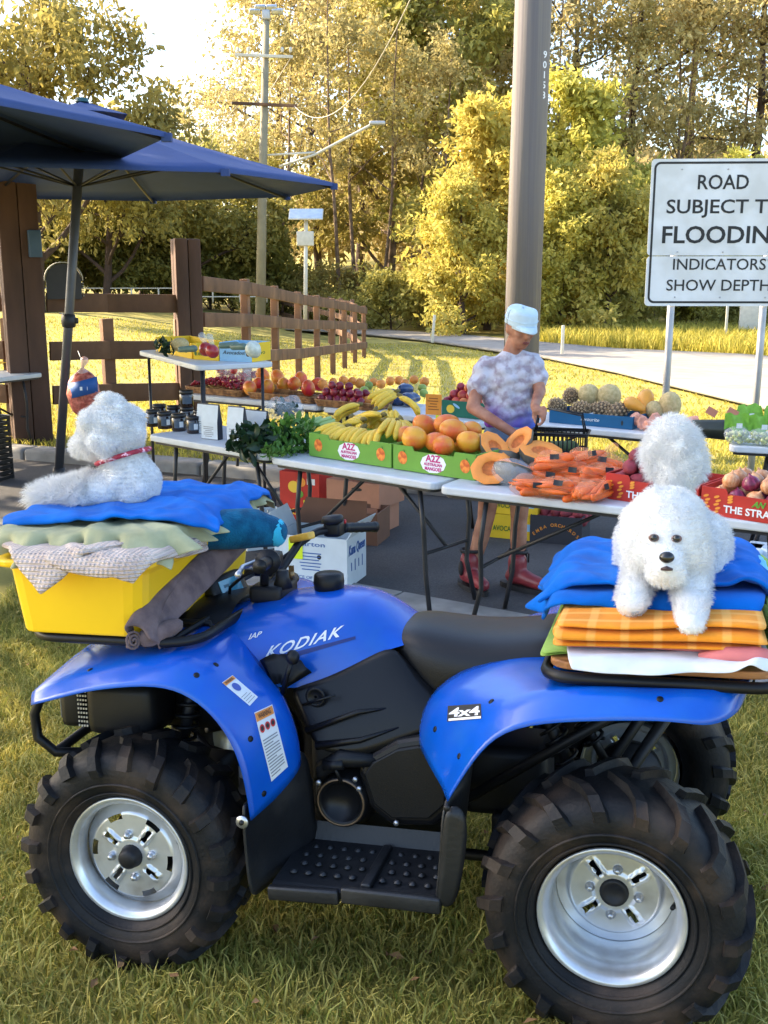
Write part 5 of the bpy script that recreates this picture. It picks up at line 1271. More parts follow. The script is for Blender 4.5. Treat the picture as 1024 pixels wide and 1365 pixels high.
for l, (nx, ny) in enumerate(((4, 4), (3, 3), (2, 2))):
    for i in range(nx):
        for j in range(ny):
            p = sc1[0] + u * (.05 + .03 * l + i * .098) + n_ * (.05 + .03 * l + j * .075) + Vector((random.uniform(-.01, .01), random.uniform(-.01, .01), .095 + .058 * l)); k += 1
            single('red_potato', pot_mes[k % 3], p, 'red skinned potato heaped in the first red carton', 'potato', 'red potatoes in the red carton', (random.uniform(-.4, .4), random.uniform(-.4, .4), random.uniform(0, 6)))
u, n_ = in_carton(sc2)
for l, (nx, ny) in enumerate(((5, 4), (4, 3))):
    for i in range(nx):
        for j in range(ny):
            red = (i, j) in ((1, 0), (3, 0), (2, 1), (3, 1)) and l >= 0 and not (l == 1 and j == 2)
            p = sc2[0] + u * (.055 + .04 * l + i * .088) + n_ * (.05 + .035 * l + j * .078) + Vector((random.uniform(-.008, .008), random.uniform(-.008, .008), .085 + .062 * l))
            single('red_onion' if red else 'brown_onion', ronion_me if red else onion_me, p, 'shiny dark red onion in the right red carton' if red else 'pale brown onion in the right red carton', 'onion', 'red onions in the red carton' if red else 'brown onions in the red carton', (random.uniform(-.5, .5), random.uniform(-.5, .5), random.uniform(0, 6)))
garlic_c = Zp(893, 634, ZT + .13)
for i in range(8): single('garlic_bulb', garlic_me, garlic_c + Vector((.06 * math.sin(2.1 * i), .05 * math.cos(2.9 * i), .03 * (i // 4))), 'white garlic bulb behind the dog tail', 'garlic', 'garlic bulbs between the red cartons', None, 1.1)
g = MB(); g.box((0, 0, 0), (.06, .002, .045)); o = g.build('garlic_label', M_pblue); place(o, Zp(894, 644, ZT + .15), (-.5, -.5, -.4)); tag(o, 'small blue and yellow printed label on the garlic net', 'label')
g = MB(); g.box((0, -.0022, 0), (.03, .001, .022)); g.build('print', M_pyellow, o)
# ---- jars and packets
M_jar = mat('jar_dark', (.022, .012, .010), rough=.12, var=.1, coat=.5); M_lid = mat('jar_lid', (.02, .02, .022), rough=.35, metal=.4, var=.1); M_label = mat('jar_label', S(70, 86, 104), rough=.6, var=.1)
jm = MB(); jm.lathe([(0, 0), (.034, 0), (.037, .004), (.037, .062), (.033, .070)], 20); jar_me = jm.mesh('jar'); jar_me.materials.append(M_jar)
jm = MB(); jm.lathe([(.036, .068), (.037, .070), (.037, .084), (.035, .087), (0, .087)], 20); lid_me = jm.mesh('lid'); lid_me.materials.append(M_lid)
lb_ = MB(); lb_.grid([[(.0378 * math.cos(a), .0378 * math.sin(a), z) for a in np.linspace(-2.3, -.9, 8)] for z in (.018, .055)], True); labj = lb_.mesh('label'); labj.materials.append(M_label)
lb_ = MB(); lb_.grid([[(.0382 * math.cos(a), .0382 * math.sin(a), z) for a in np.linspace(-1.55, -1.0, 6)] for z in (.022, .050)], True); labw = lb_.mesh('label_print'); labw.materials.append(M_sticker)
for k, (px, py, lab) in enumerate(((205, 568, 'leftmost dark jam jar on the lower table'), (220, 571, 'second dark jam jar from the left in the front row'), (239, 574, 'third dark jam jar from the left in the front row'), (259, 577, 'rightmost dark jam jar of the front row'), (213, 560, 'dark jam jar behind the two left jars'), (232, 562, 'dark jam jar in the middle of the back row'), (250, 564, 'dark jam jar at the back below the stacked one'), (268, 568, 'dark jam jar nearest the spice packets'))):
    t = thing('jam_jar', lab, 'jar', Zp(px, py, ZT + .001), (0, 0, random.uniform(-.5, .5)), 'dark jars on the lower table')
    t.scale = (1.32,) * 3
    link('glass', jar_me, None, t); link('lid', lid_me, None, t); l1 = link('label', labj, None, t); link('label_print', labw, None, l1)
t = thing('jam_jar', 'dark jam jar stacked on top of the jars at the back', 'jar', Zp(250, 564, ZT + .001) + Vector((0, 0, .117)), (0, 0, .3), 'dark jars on the lower table'); t.scale = (1.32,) * 3
link('glass', jar_me, None, t); link('lid', lid_me, None, t); link('label', labj, None, t)
M_packet = mat('packet_white', S(206, 214, 220), rough=.45, var=.06, vs_=20); M_pkdark = mat('packet_dark', S(40, 44, 54), rough=.4, var=.1)
def packet(label, px, py, yaw, w_=.135, h=.225, d=.05):
    t = thing('spice_packet', label, 'packet', Zp(px, py, ZT + .001), (0, 0, yaw), 'spice packets standing on the table')
    g = MB(); G_ = [[(-w_ / 2, -d / 2, 0), (w_ / 2, -d / 2, 0), (w_ / 2, d / 2, 0), (-w_ / 2, d / 2, 0)], [(-w_ / 2, -d / 2 * .95, h * .5), (w_ / 2, -d / 2 * .95, h * .5), (w_ / 2, d / 2 * .95, h * .5), (-w_ / 2, d / 2 * .95, h * .5)], [(-w_ / 2 * .98, -.004, h), (w_ / 2 * .98, -.004, h), (w_ / 2 * .98, .004, h), (-w_ / 2 * .98, .004, h)]]
    vs2 = [p for r in G_ for p in r]; g.add(vs2, [(i * 4 + k, i * 4 + (k + 1) % 4, (i + 1) * 4 + (k + 1) % 4, (i + 1) * 4 + k) for i in range(2) for k in range(4)] + [(3, 2, 1, 0), (8, 9, 10, 11)]); g.build('pouch', M_pkdark, t)
    g = MB(); g.add([(-w_ * .49, -d / 2 - .001, .003), (w_ * .49, -d / 2 - .001, .003), (w_ * .49, -d / 2 * .95 - .001, h * .5), (-w_ * .49, -d / 2 * .95 - .001, h * .5), (-w_ * .485, -d / 2 * .16 - .0045, h * .97), (w_ * .485, -d / 2 * .16 - .0045, h * .97)], [(0, 1, 2, 3), (3, 2, 5, 4)]); f = g.build('face_label', M_packet, t)
    for j in range(6):
        z = .02 + .012 * j; g = MB(); wv = w_ * (.6 if j % 3 else .4); g.box((-w_ * .05, -d / 2 * (1 - .05 * z / (h * .5)) - .0018, z), (wv, .0006, .004)); g.build('print_line', M_inkgrey, f)
    return t
packet('white and dark spice packet next to the jars', 283, 585, -.55); packet('white and dark spice packet behind the first one', 276, 578, -.55, h=.2); packet('pale blue faced spice packet beside the dark leaves', 317, 589, -.6); packet('dark edged spice packet behind the pale blue one', 332, 582, -.6, h=.18); packet('dark spice packet at the back next to the leaves', 347, 584, -.6, h=.18)
# ---- leafy greens
def leaves(name, label, loc, rad, n, size, m, cat='greens', up=.4, seed=1, stems=None):
    q = np.random.default_rng(seed); V = []; Fa = []
    P = q.normal(0, .42, (n, 3)); P /= np.maximum(np.linalg.norm(P, axis=1), .6)[:, None]; P = P * np.array(rad)
    for i in range(n):
        d = q.normal(0, 1, 3) + np.array([0, -.4, up]); d /= np.linalg.norm(d); s = np.cross(d, q.normal(0, 1, 3)); s /= np.linalg.norm(s); nn = np.cross(d, s); L_ = size * q.uniform(.6, 1.3); w_ = L_ * q.uniform(.35, .55); b = len(V)
        p = P[i]
        for f, ww, hh in ((0, .15, 0), (.3, .9, .08), (.6, 1, .1), (.85, .6, .02), (1, .05, -.1)):
            c0 = p + d * (L_ * f) + nn * (hh * L_); V += [c0 - s * w_ * ww / 2 + nn * .08 * L_ * ww, c0 - nn * .02 * L_, c0 + s * w_ * ww / 2 + nn * .08 * L_ * ww]
        for k in range(4):
            o = b + 3 * k; Fa += [(o, o + 1, o + 4, o + 3), (o + 1, o + 2, o + 5, o + 4)]
    me = npmesh(name, np.array(V), np.array(Fa), True); o = link(name, me, m, None, loc); tag(o, label, cat); return o
M_spin = mat('dark_leaf', S(38, 62, 36), rough=.4, var=.3, vs_=20, trans=.15); M_cel = mat('celery_leaf', S(86, 128, 50), rough=.5, var=.25, vs_=20, trans=.25); M_stalk = mat('celery_stalk', S(170, 196, 124), rough=.45, var=.1)
leaves('dark_spinach', 'heap of dark green spinach leaves beside the spice packets', Zp(345, 588, ZT + .06), (.17, .12, .085), 240, .085, M_spin, seed=2)
cel = thing('celery_bunch', 'bunch of celery with pale stalks and leafy tops by the bananas', 'celery', Zp(392, 585, ZT + .07))
o = leaves('leaf_top', None, (0, 0, 0), (.16, .13, .12), 420, .055, M_cel, cat=None, seed=5); o.parent = cel
for k in range(7):
    g = MB(); a = Vector((.02 * k - .05, .02, .02 + .008 * (k % 3))); g.tube([a, a + Vector((.10, .05, .06)), a + Vector((.17, .08, .075))], [.010, .013, .015], 8); g.build('stalk', M_stalk, cel)
leaves('loose_parsley', 'loose parsley sprigs spilling over the table edge', Zp(372, 602, ZT + .03), (.10, .04, .03), 90, .04, M_cel, seed=8)
t = thing('greens_bag', 'clear plastic bag of salad leaves lying over the greens', 'bag', Zp(381, 545, ZT + .17)); bag = pillow(.13, .08, .085, 9, nz=.14); link('film', bag, M_film, t)
o = leaves('salad_leaf', None, (0, 0, -.01), (.09, .05, .05), 60, .05, M_spin, cat=None, seed=11); o.parent = t
# ---- shelf boxes
def hx(px, py, dz=.001): return Zp(px, py, 1.13 + dz)
for k, (pa, pb, lab) in enumerate((((208, 468), (256, 478.5), 'yellow avocado tray with green leaves at the left of the raised shelf'), ((258, 479), (292, 481), 'yellow avocado tray with red bagged fruit on the raised shelf'))):
    a, L_, yw = between(hx(*pa), hx(*pb), .001); c_, f = carton('avocado_tray', lab, a, yw, L_, .28, .11, M_cyel, tabs=.03)
    print_text('lettering', 'AVOCADOS', .03, M_ngreen, f, (L_ * .45, -.0018, .04), bold=.03, width=L_ * .55)
    flat_print('printed_leaf', ellipse(.016, .011, 10, .6), M_ngreen, f, L_ * .86, .045); flat_print('printed_leaf', ellipse(.012, .018, 10, .2), M_ngreen, f, L_ * .09, .045)
a, L_, yw = between(hx(293, 481), hx(336, 483), .001); c_, f = carton('avocado_carton', 'pale blue avocado carton with yellow end on the raised shelf', a, yw, L_, .24, .13, M_cblue)
print_text('lettering', 'Avocados!', .036, M_ink, f, (L_ * .45, -.0018, .06), shear=.3, width=L_ * .72)
flat_print('printed_fruit', ellipse(.018, .024, 14, -.4), M_ink, f, L_ * .9, .06); flat_print('printed_fruit', ellipse(.010, .015, 14, -.4), M_pmango, f, L_ * .9, .06, -.002)
g = MB(); g.box((L_ + .002, .12, .065), (.003, .238, .128)); e_ = g.build('yellow_end', M_cyel, c_); 
print_text('lettering', 'avo', .04, M_ngreen, e_, (L_ + .0045, .12, .06), n=(1, 0, 0), width=.09)
single('rockmelon', melon_me, hx(240, 459, .12), 'yellow green melon in the avocado tray on the raised shelf', 'melon', scale=(.8, .66, .6), rot=(0, 0, .4))
M_zuc = mat('grey_zucchini', S(96, 118, 108), rough=.4, var=.15, vs_=16, stretch=(1, 6, 6))
for (px, py, yw, lab) in ((250, 466, .2, 'long grey green squash in the yellow tray'), (318, 463, -.15, 'wrapped cucumber on top of the blue avocado carton'), (305, 461, .3, 'second wrapped cucumber on the blue avocado carton')):
    g = MB(); g.cap((-.05, 0, 0), (.05, 0, .008), .019, .022, 12); o = g.build('squash', M_zuc); place(o, hx(px, py, .115 if px < 260 else .15), (0, 0, yw - .5)); tag(o, lab, 'squash')
leaves('bok_choy', 'dark green leafy bunch standing in the yellow avocado tray', hx(219, 461, .11), (.06, .05, .03), 45, .06, M_spin, seed=21)
M_redbag = mat('red_fruit_bag', S(170, 50, 54), rough=.3, var=.3, vs_=30, coat=.3)
for px, py, lab in ((274, 466, 'red bag of tomatoes in the yellow tray on the shelf'), (284, 468, 'smaller red bag beside the tomato bag on the shelf')):
    o = link('tomato_bag', pillow(.045, .04, .042, px, nz=.12), M_redbag, None, hx(px, py, .11)); tag(o, lab, 'bag')
    g = MB(); g.cap((0, 0, .04), (-.02, 0, .09), .012, .025, 8); g.build('film_top', M_film, o)
o = link('cauliflower_bag', pillow(.05, .045, .05, 77, nz=.1), mat('pale_veg', S(200, 204, 190), rough=.5, var=.2, vs_=40), None, hx(337, 466, .16)); tag(o, 'pale wrapped vegetable at the right end of the raised shelf', 'vegetable')
# ---- wicker trays on the back table
M_wick = mat('wicker', S(172, 124, 76), rough=.75, var=.25, vs_=30, col2=S(120, 80, 46), cs=25)
RZ = .721
def tray(label, pa, pb, D=.26, h=.05):
    a, L_, yw = between(Zp(*pa, RZ), Zp(*pb, RZ), .0); t = thing('wicker_tray', label, 'tray', a, (0, 0, yw))
    for j in range(5):
        g = MB(); g.tube([(p[0], p[1], .008 + .011 * j + .002 * math.sin(i * 2.2 + j * 3)) for i, p in enumerate(rrect(.0 - .004 * j, L_ + .004 * j, 0 - .004 * j, D + .004 * j, 0, .05, 5))], .0065, 6, closed=True); g.build('weave_ring', M_wick, t)
    g = MB(); g.prism([(x, y) for x, y, _ in rrect(.005, L_ - .005, .005, D - .005, 0, .05)], .001, .008); g.build('base', M_wick, t); return t, a, L_, yw
t, a, L_, yw = tray('wicker tray piled with red grapes', (248, 523), (318, 530))
u = Vector((math.cos(yw), math.sin(yw), 0)); n_ = Vector((-u.y, u.x, 0)); V = MB()
for i in range(210):
    x, y = random.uniform(.02, L_ - .02), random.uniform(.02, .24); hh = .06 + .075 * (1 - ((x - L_ / 2) / (L_ / 2)) ** 2) * random.uniform(.3, 1); V.ball((x, y, hh), .0135 * random.uniform(.85, 1.15), 8, 6)
o = V.build('red_grapes', mat('red_grape', S(150, 26, 44), rough=.28, var=.3, vs_=30)); place(o, a, (0, 0, yw)); tag(o, 'heap of small red grapes in the wicker tray', 'grapes', kind='stuff')
t, a, L_, yw = tray('wicker tray of orange mangoes on the back table', (331, 531), (416, 539))
for (px, py, dz) in ((350, 500, .13), (370, 503, .13), (344, 513, .08), (333, 517, .08), (357, 516, .08), (378, 514, .08), (401, 505, .13), (411, 517, .09), (392, 512, .10), (425, 512, .09)):
    single('mango', mango_me, Zp(px, py, RZ + dz), 'orange mango on the wicker tray of the back table', 'mango', 'mangoes on the back table', None, .95)
for k, (px, py) in enumerate(((308, 503), (322, 505), (334, 503), (296, 500))):
    t = thing('berry_punnet', 'clear punnet of red berries behind the grapes', 'punnet', Zp(px, py + 4, RZ + .02) + Vector((0, .12, 0)), (0, 0, -.55), 'clear punnets of berries')
    g = MB(); g.bbox((0, 0, .05), (.11, .11, .10), .012); g.build('plastic_box', M_film, t)
    V = MB()
    for i in range(22): V.ball((random.uniform(-.04, .04), random.uniform(-.04, .04), random.uniform(.02, .07)), .014, 7, 5)
    o = V.build('berries', mat('red_berry', S(170, 40, 56), rough=.4, var=.2) if 'red_berry' not in bpy.data.materials else bpy.data.materials['red_berry'], t); tag(o, kind='stuff')
for px, py in ((291, 486), (312, 490)): single('tomato', peach_me, Zp(px, py + 4, RZ + .18), 'red tomato at the back under the raised shelf', 'tomato', 'tomatoes under the shelf', None, .9)
t, a, L_, yw = tray('wicker tray of plums and apricots on the back table', (420, 541), (498, 548))
u = Vector((math.cos(yw), math.sin(yw), 0)); n_ = Vector((-u.y, u.x, 0))
for l, (nx, ny) in enumerate(((6, 3), (5, 2), (3, 1))):
    for i in range(nx):
        for j in range(ny):
            p = a + u * (.03 + .035 * l + i * .075) + n_ * (.04 + .03 * l + j * .08) + Vector((random.uniform(-.01, .01), random.uniform(-.01, .01), .055 + .05 * l))
            back = j > 0 and l == 0
            single('apricot' if back else 'plum', orange_me if back else plum_me, p, 'pale orange apricot behind the plums' if back else 'dark red plum on the wicker tray', 'apricot' if back else 'plum', 'apricots behind the plums' if back else 'plums on the wicker tray', None, .85 if back else 1.0)
for px, py in ((486, 520), (492, 514), (563, 517), (565, 524)): single('green_apple', apple_me, Zp(px, py, RZ + .08), 'green apple beside the blue wrapped parcels', 'apple', 'green apples on the back table')
for px, py in ((520, 508), (532, 507), (508, 512), (540, 511)): single('apricot', orange_me, Zp(px, py, RZ + .13), 'orange apricot behind the blue wrapped parcels', 'apricot', 'apricots behind the blue parcels', None, .9)
for k, (px, py, dz) in enumerate(((430, 512, .10), (444, 509, .11), (458, 507, .11), (470, 508, .10), (480, 511, .09), (437, 519, .08), (452, 516, .09), (498, 509, .09), (552, 506, .10), (566, 509, .09))):
    single('orange', orange_me, Zp(px, py, RZ + dz), 'orange lying at the back edge behind the plum tray', 'orange', 'oranges behind the plum tray', None, random.uniform(.85, 1.05))
M_bluewrap = mat('blue_foil', S(44, 66, 104), rough=.22, var=.4, vs_=25, coat=.4)
for k, (px, py, dz, lab) in enumerate(((518, 528, .06, 'crinkled blue foil parcel at the left'), (548, 531, .06, 'crinkled blue foil parcel at the right'), (540, 518, .11, 'crinkled blue foil parcel on top at the back'), (528, 533, .04, 'crinkled blue foil parcel at the front of the blue group'))):
    o = link('foil_parcel', pillow(.085, .06, .05, 40 + k, 26, 16, nz=.20), M_bluewrap, None, Zp(px, py, RZ + dz), (0, 0, k * .7)); tag(o, lab + ' on the back table', 'parcel')
a, L_, yw = between(Zp(589, 554, RZ), Zp(660, 561, RZ), 0); c_, f = carton('peach_carton', 'dark green carton of peaches with printed lemon', a, yw, L_, .28, .115, M_cdgreen)
flat_print('printed_lemon', ellipse(.034, .03, 16), M_pyellow, f, .075, .055); flat_print('printed_leaf', ellipse(.034, .010, 10, -.5), M_cblue, f, .125, .08)
u = Vector((math.cos(yw), math.sin(yw), 0)); n_ = Vector((-u.y, u.x, 0))
for l, (nx, ny) in enumerate(((5, 4), (4, 3), (3, 1))):
    for i in range(nx):
        for j in range(ny):
            p = a + u * (.04 + .035 * l + i * .078) + n_ * (.045 + .035 * l + j * .07) + Vector((random.uniform(-.008, .008), random.uniform(-.008, .008), .10 + .05 * l)) - u * .03
            single('peach', peach_me if (i + j) % 3 else plum_me, p, 'dark red nectarine heaped in the dark green carton', 'nectarine', 'nectarines in the green carton', None, 1.05)
t = thing('price_card', 'orange handwritten price card standing by the nectarines', 'sign', Zp(578, 553, RZ), (0, 0, -.45)); g = MB(); g.box((0, 0, .075), (.125, .004, .15)); cd = g.build('card', M_porange, t)
for j in range(5): g = MB(); g.box((-.005 * (j % 2), -.0027, .04 + .02 * j), (.085 - .015 * (j % 3), .001, .006)); g.build('writing', mat('brown_ink', S(150, 80, 30), rough=.7, var=0) if 'brown_ink' not in bpy.data.materials else bpy.data.materials['brown_ink'], cd)
t = thing('yellow_ticket', 'small yellow price ticket standing between bananas and mangoes', 'sign', Zp(583, 566, ZT + .135), (0, 0, -.5)); g = MB(); g.box((0, 0, .02), (.022, .003, .075)); g.build('ticket', M_neon, t)
# ---- right back table
a, L_, yw = between(Zp(732, 563, ZT + .001), Zp(843, 573, ZT + .001), 0); c_, f = carton('pineapple_tray', 'blue cardboard tray of pineapples and melons', a, yw, L_, .32, .085, M_cteal)
print_text('lettering', 'favourite', .034, M_inkwhite, f, (L_ * .5, -.0018, .045), shear=.2, width=L_ * .22); flat_print('print_ground', ellipse(.008, .018, 10), M_ink, f, L_ * .88, .04)
def pine_mesh():
    V, Fa = [], []; mbp = MB(); n, m = 11, 8; R0, Hh = .055, .085
    for i in range(m):
        th = PI * (i + .7) / (m + .4)
        for k in range(n):
            a = 2 * PI * (k + .5 * (i % 2)) / n; r = R0 * math.sin(th) ** .7; c0 = Vector((r * math.cos(a), r * math.sin(a), Hh * math.cos(th))); nn = Vector((math.cos(a) * math.sin(th), math.sin(a) * math.sin(th), .6 * math.cos(th))).normalized()
            s_ = Vector((-math.sin(a), math.cos(a), 0)); t_ = nn.cross(s_); w_ = max(PI * r / n * .92, .003); h_ = .0125
            q = [c0 + s_ * w_, c0 + t_ * h_, c0 - s_ * w_, c0 - t_ * h_, c0 + nn * .010]; mbp.add(q, [(0, 1, 4), (1, 2, 4), (2, 3, 4), (3, 0, 4)], False)
    me = mbp.mesh('pineapple_eyes'); fixnormals(me); return me
pe = proto('eyes', pine_mesh(), M_pine); pb_ = MB(); pb_.ball((0, 0, 0), (.053, .053, .083), 14, 9); pcore = pb_.mesh('core'); pcore.materials.append(M_pine_gap)
pl = MB()
for k in range(12):
    a = k * 2.4; rr_ = .012 + .001 * k; L2 = .05 + .002 * k; d = Vector((math.cos(a), math.sin(a), 1.2 - .05 * k)).normalized(); s_ = Vector((-math.sin(a), math.cos(a), 0)); b0 = Vector((rr_ * .4 * math.cos(a), rr_ * .4 * math.sin(a), .08)); pl.add([b0 - s_ * .008, b0 + s_ * .008, b0 + d * L2], [(0, 1, 2)])
plm = pl.mesh('leaf_stub'); plm.materials.append(M_spin)
for k, (px, py, dz, lab, rx) in enumerate(((743, 541, .10, 'pineapple at the left end of the blue tray', 1.3), (761, 528, .15, 'pineapple sitting highest in the blue tray', 1.2), (774, 545, .09, 'pineapple at the front left of the blue tray', 1.4), (799, 546, .09, 'pineapple with a white tag at the front middle of the blue tray', 1.3), (823, 548, .09, 'pineapple at the front right of the blue tray', 1.1))):
    t = thing('pineapple', lab, 'pineapple', Zp(px, py, ZT + dz), (rx, 0, .5 * k - .6), 'pineapples in the blue tray'); link('core', pcore, None, t); link('eyes', pe, None, t)
    if k == 3: g = MB(); g.box((-.045, -.02, -.045), (.03, .02, .05)); g.build('paper_tag', M_sticker, t)
single('rockmelon', melon_me, Zp(785, 526, ZT + .17), 'left round rockmelon on the pineapple tray', 'melon', None, None, 1.0); single('rockmelon', melon_me, Zp(812, 528, ZT + .165), 'right larger round rockmelon on the pineapple tray', 'melon', None, None, 1.12)
single('papaya', pap_me, Zp(847, 540, ZT + .14), 'ripe papaya lying behind the other one', 'papaya', None, (1.9, .2, .9), .85); single('papaya', pap_me, Zp(860, 537, ZT + .15), 'ripe orange papaya with sticker standing by the melons', 'papaya', None, (2.6, .5, .3), 1.05)
single('squash_pumpkin', melon_me, Zp(893, 540, ZT + .14), 'big beige melon behind the tissue wrapped fruit', 'melon', None, None, (1.35, 1.1, 1.0)); single('squash_pumpkin', melon_me, Zp(872, 546, ZT + .11), 'smaller beige melon half hidden by the big one', 'melon', None, None, .8)
M_tissue = mat('pink_tissue', S(236, 176, 152), rough=.8, var=.1, vs_=30, trans=.3)
def crumple(seed, r=.05):
    q = random.Random(seed); bm = bmesh.new(); bmesh.ops.create_icosphere(bm, subdivisions=2, radius=r)
    for v in bm.verts: v.co *= q.uniform(.65, 1.25)
    me = bpy.data.meshes.new('tissue'); bm.to_mesh(me); bm.free(); me.materials.append(M_tissue); return me
tis = [crumple(k) for k in range(3)]
for k in range(11):
    single('wrapped_fruit', tis[k % 3], Zp(849 + 8.5 * k, 558 + (k % 3) * 5 + k * .8, ZT + .07 - .02 * (k % 2)), 'fruit in crumpled pink tissue on the pineapple table', 'fruit', 'tissue wrapped fruit', None, random.uniform(.8, 1.1))
g = MB(); g.cap((-.09, 0, 0), (.09, .02, 0), .055, .065, 14); o = g.build('dark_melon', mat('dark_melon_skin', S(46, 50, 40), rough=.35, var=.3, vs_=15)); place(o, Zp(946, 572, ZT + .068), (0, 0, -.5)); tag(o, 'dark green wrapped melon between tissue fruit and grapes', 'melon')
M_grape = mat('green_grape', S(196, 200, 140), rough=.3, var=.15, vs_=40); M_ghead = mat('bag_header_green', S(130, 186, 70), rough=.4, var=.15, vs_=30, trans=.2)
for k, (px, py, dz, lab) in enumerate(((985, 580, .055, 'clear bag of green grapes at the front left'), (1018, 582, .055, 'clear bag of green grapes at the front right'), (1050, 584, .055, 'clear bag of green grapes past the front right one'), (1000, 566, .06, 'clear bag of green grapes in the second row'), (1035, 566, .06, 'clear bag of green grapes at the back right'))):
    t = thing('grape_bag', lab + ' of the right table', 'grapes', Zp(px, py, ZT + dz), (0, 0, -.3 + .2 * k), 'bags of green grapes'); V = MB()
    for i in range(60): V.ball((random.gauss(0, .04), random.gauss(0, .03), random.uniform(-.04, .025)), .0125, 7, 5)
    o = V.build('grapes', M_grape, t); tag(o, kind='stuff'); link('film', pillow(.095, .07, .055, 60 + k, nz=.1), M_film, t)
    g = MB(); g.grid([[(-.09 + .18 * i / 6, .01 + .02 * math.sin(i * 1.7 + j), .03 + .10 * j / 3 + .012 * math.sin(2 * i)) for i in range(7)] for j in range(4)], True); h_ = g.build('bag_top', M_ghead, t)
    g = MB(); g.box((.0, -.012, .06), (.035, .002, .03)); g.build('bag_label', M_sticker, t)
# small price tags on the grape table
for k, (px, py) in enumerate(((949, 549), (977, 550))):
    g = MB(); g.box((0, 0, .0), (.07, .003, .05)); o = g.build('price_tag', mat('tag_card', S(190, 120, 90), rough=.7, var=.1) if k == 0 else bpy.data.materials['tag_card']); place(o, Zp(px, py, ZT + .15), (-.4, .5, -.3)); tag(o, 'tilted brown price tag ' + ('above the dark melon' if k == 0 else 'above the grape bags'), 'price tag')
# ---- cartons on the ground
def gcarton(name, lab, pa, pb, D, H, m, z=A0 + .001, **kw):
    a, L_, yw = between(Zp(*pa, z), Zp(*pb, z), 0); r = carton(name, lab, a, yw, L_, D, H, m, **kw); return r + (L_, a, yw)
c_, f, L_, a, yw = gcarton('white_carton', 'big open white banana carton with printed sides behind the handlebar', (367, 776), (463, 786), .32, .30, M_cwhite)
def P2(x, z, y=-.0018): return (x, y, z)
print_text('lettering', 'Carton', .04, M_pblue, f, P2(L_ * .5, .255), width=L_ * .4)
for j in range(6): g = MB(); g.box((L_ * .5, -.0015,   .20 - .02 * j), (L_ * (.3 - .03 * (j % 3)), .0008, .006)); g.build('print_line', M_pblue, f)
print_text('lettering', 'PRODUCE OF AUSTRALIA', .026, M_pblue, f, P2(L_ * .5, .05), width=L_ * .8)
SN = Vector((1, 0, 0))
print_text('lettering', 'Kuna Queen', .085, M_pblue, c_, (L_ + .0018, .16, .22), n=(1, 0, 0), width=.27, shear=.2, bold=.02)
for j in range(4): g = MB(); g.box((L_ + .0015, .07 + .06 * j, .12), (.0008, .012, .05 + .02 * (j % 2))); g.build('print_mark', M_pblue, c_)
g = MB(); g.lathe([(.0, .0), (.014, 0)], 12, Matrix.Translation((L_ * .62, -.001, .18)) @ Matrix.Rotation(PI / 2, 4, 'X')); g.build('hand_hole', M_ink, f)
for nm, pts in (('flap', [(L_, .0, .30), (L_, .32, .30), (L_ + .07, .30, .40), (L_ + .05, .04, .40)]), ('flap', [(0, .32, .30), (L_, .32, .30), (L_ - .03, .42, .44), (.03, .42, .44)]), ('flap', [(0, 0, .30), (0, .32, .30), (-.05, .30, .42), (-.04, .02, .42)])):
    g = MB(); g.add(pts, [(0, 1, 2, 3)]); o = g.build(nm, M_cwhite if nm == 'flap' and pts[0][1] == 0 else M_ckin, c_); mod_solid(o, .006, 0)
g = MB(); g.box((L_ * .30, -.003, .22), (.09, .002, .12)); nt_ = g.build('neon_tag', M_neon, f)
c_, f, L_, a, yw = gcarton('kraft_carton', 'lower plain brown carton under the mango table', (432, 705), (503, 714), .34, .19, M_ckraft)
flat_print('hand_slot', ellipse(.045, .013, 14), M_ink, f, L_ * .55, .13)
c_, f = carton('kraft_carton', 'upper plain brown carton stacked under the mango table', a + Vector((.02, .03, .193)), yw - .08, L_ * 1.03, .34, .17, M_ckraft); flat_print('hand_slot', ellipse(.045, .013, 14), M_ink, f, L_ * .6, .12)
c_, f, L_, a, yw = gcarton('dark_carton', 'open dark brown carton behind the white carton', (425, 722), (503, 728), .30, .22, M_ckin)
c_, f, L_, a, yw = gcarton('red_fruit_carton', 'red carton printed with cut fruit standing on its end', (374, 690), (426, 697), .30, .36, M_cred)
flat_print('printed_fruit', ellipse(.05, .045, 16), M_pyellow, f, L_ * .36, .25); flat_print('printed_fruit', ellipse(.04, .035, 16), M_porange, f, L_ * .55, .29, -.0022); flat_print('printed_fruit', ellipse(.03, .028, 16), M_pgreen, f, L_ * .52, .20, -.0026)
flat_print('white_tag', rect_me(.07, .045), M_sticker, f, L_ * .8, .30); flat_print('neon_tag', rect_me(.10, .075), M_neon, f, L_ * .75, .12); print_text('lettering', 'TREAT', .06, M_pyellow, f, (L_ * .36, -.002, .06), width=L_ * .5, bold=.02)
c_, f, L_, a, yw = gcarton('orange_carton', 'orange printed open carton of bottles beside the yellow tub', (330, 735), (388, 728), .28, .22, M_cwhite)
flat_print('print_band', rect_me(L_ * .96, .06), M_porange, f, L_ * .5, .19, -.001); flat_print('print_band', rect_me(L_ * .96, .05), M_porange, f, L_ * .5, .06, -.001)
for k in range(5):
    g = MB(); g.lathe([(0, 0), (.028, 0), (.03, .17), (.012, .20), (.012, .225), (0, .226)], 12); o = g.build('bottle', mat('bottle_clear', S(170, 176, 176), rough=.15, var=.1) if 'bottle_clear' not in bpy.data.materials else bpy.data.materials['bottle_clear']); place(o, a + Vector((.06 + .065 * (k % 3), .10 + .1 * (k // 3), .012))); tag(o, 'small clear bottle standing in the orange carton', 'bottle', 'bottles in the orange carton')
c_, f, L_, a, yw = gcarton('dark_crate', 'small dark crate with a tomato under the jar table', (300, 680), (350, 684), .26, .14, M_cdark)
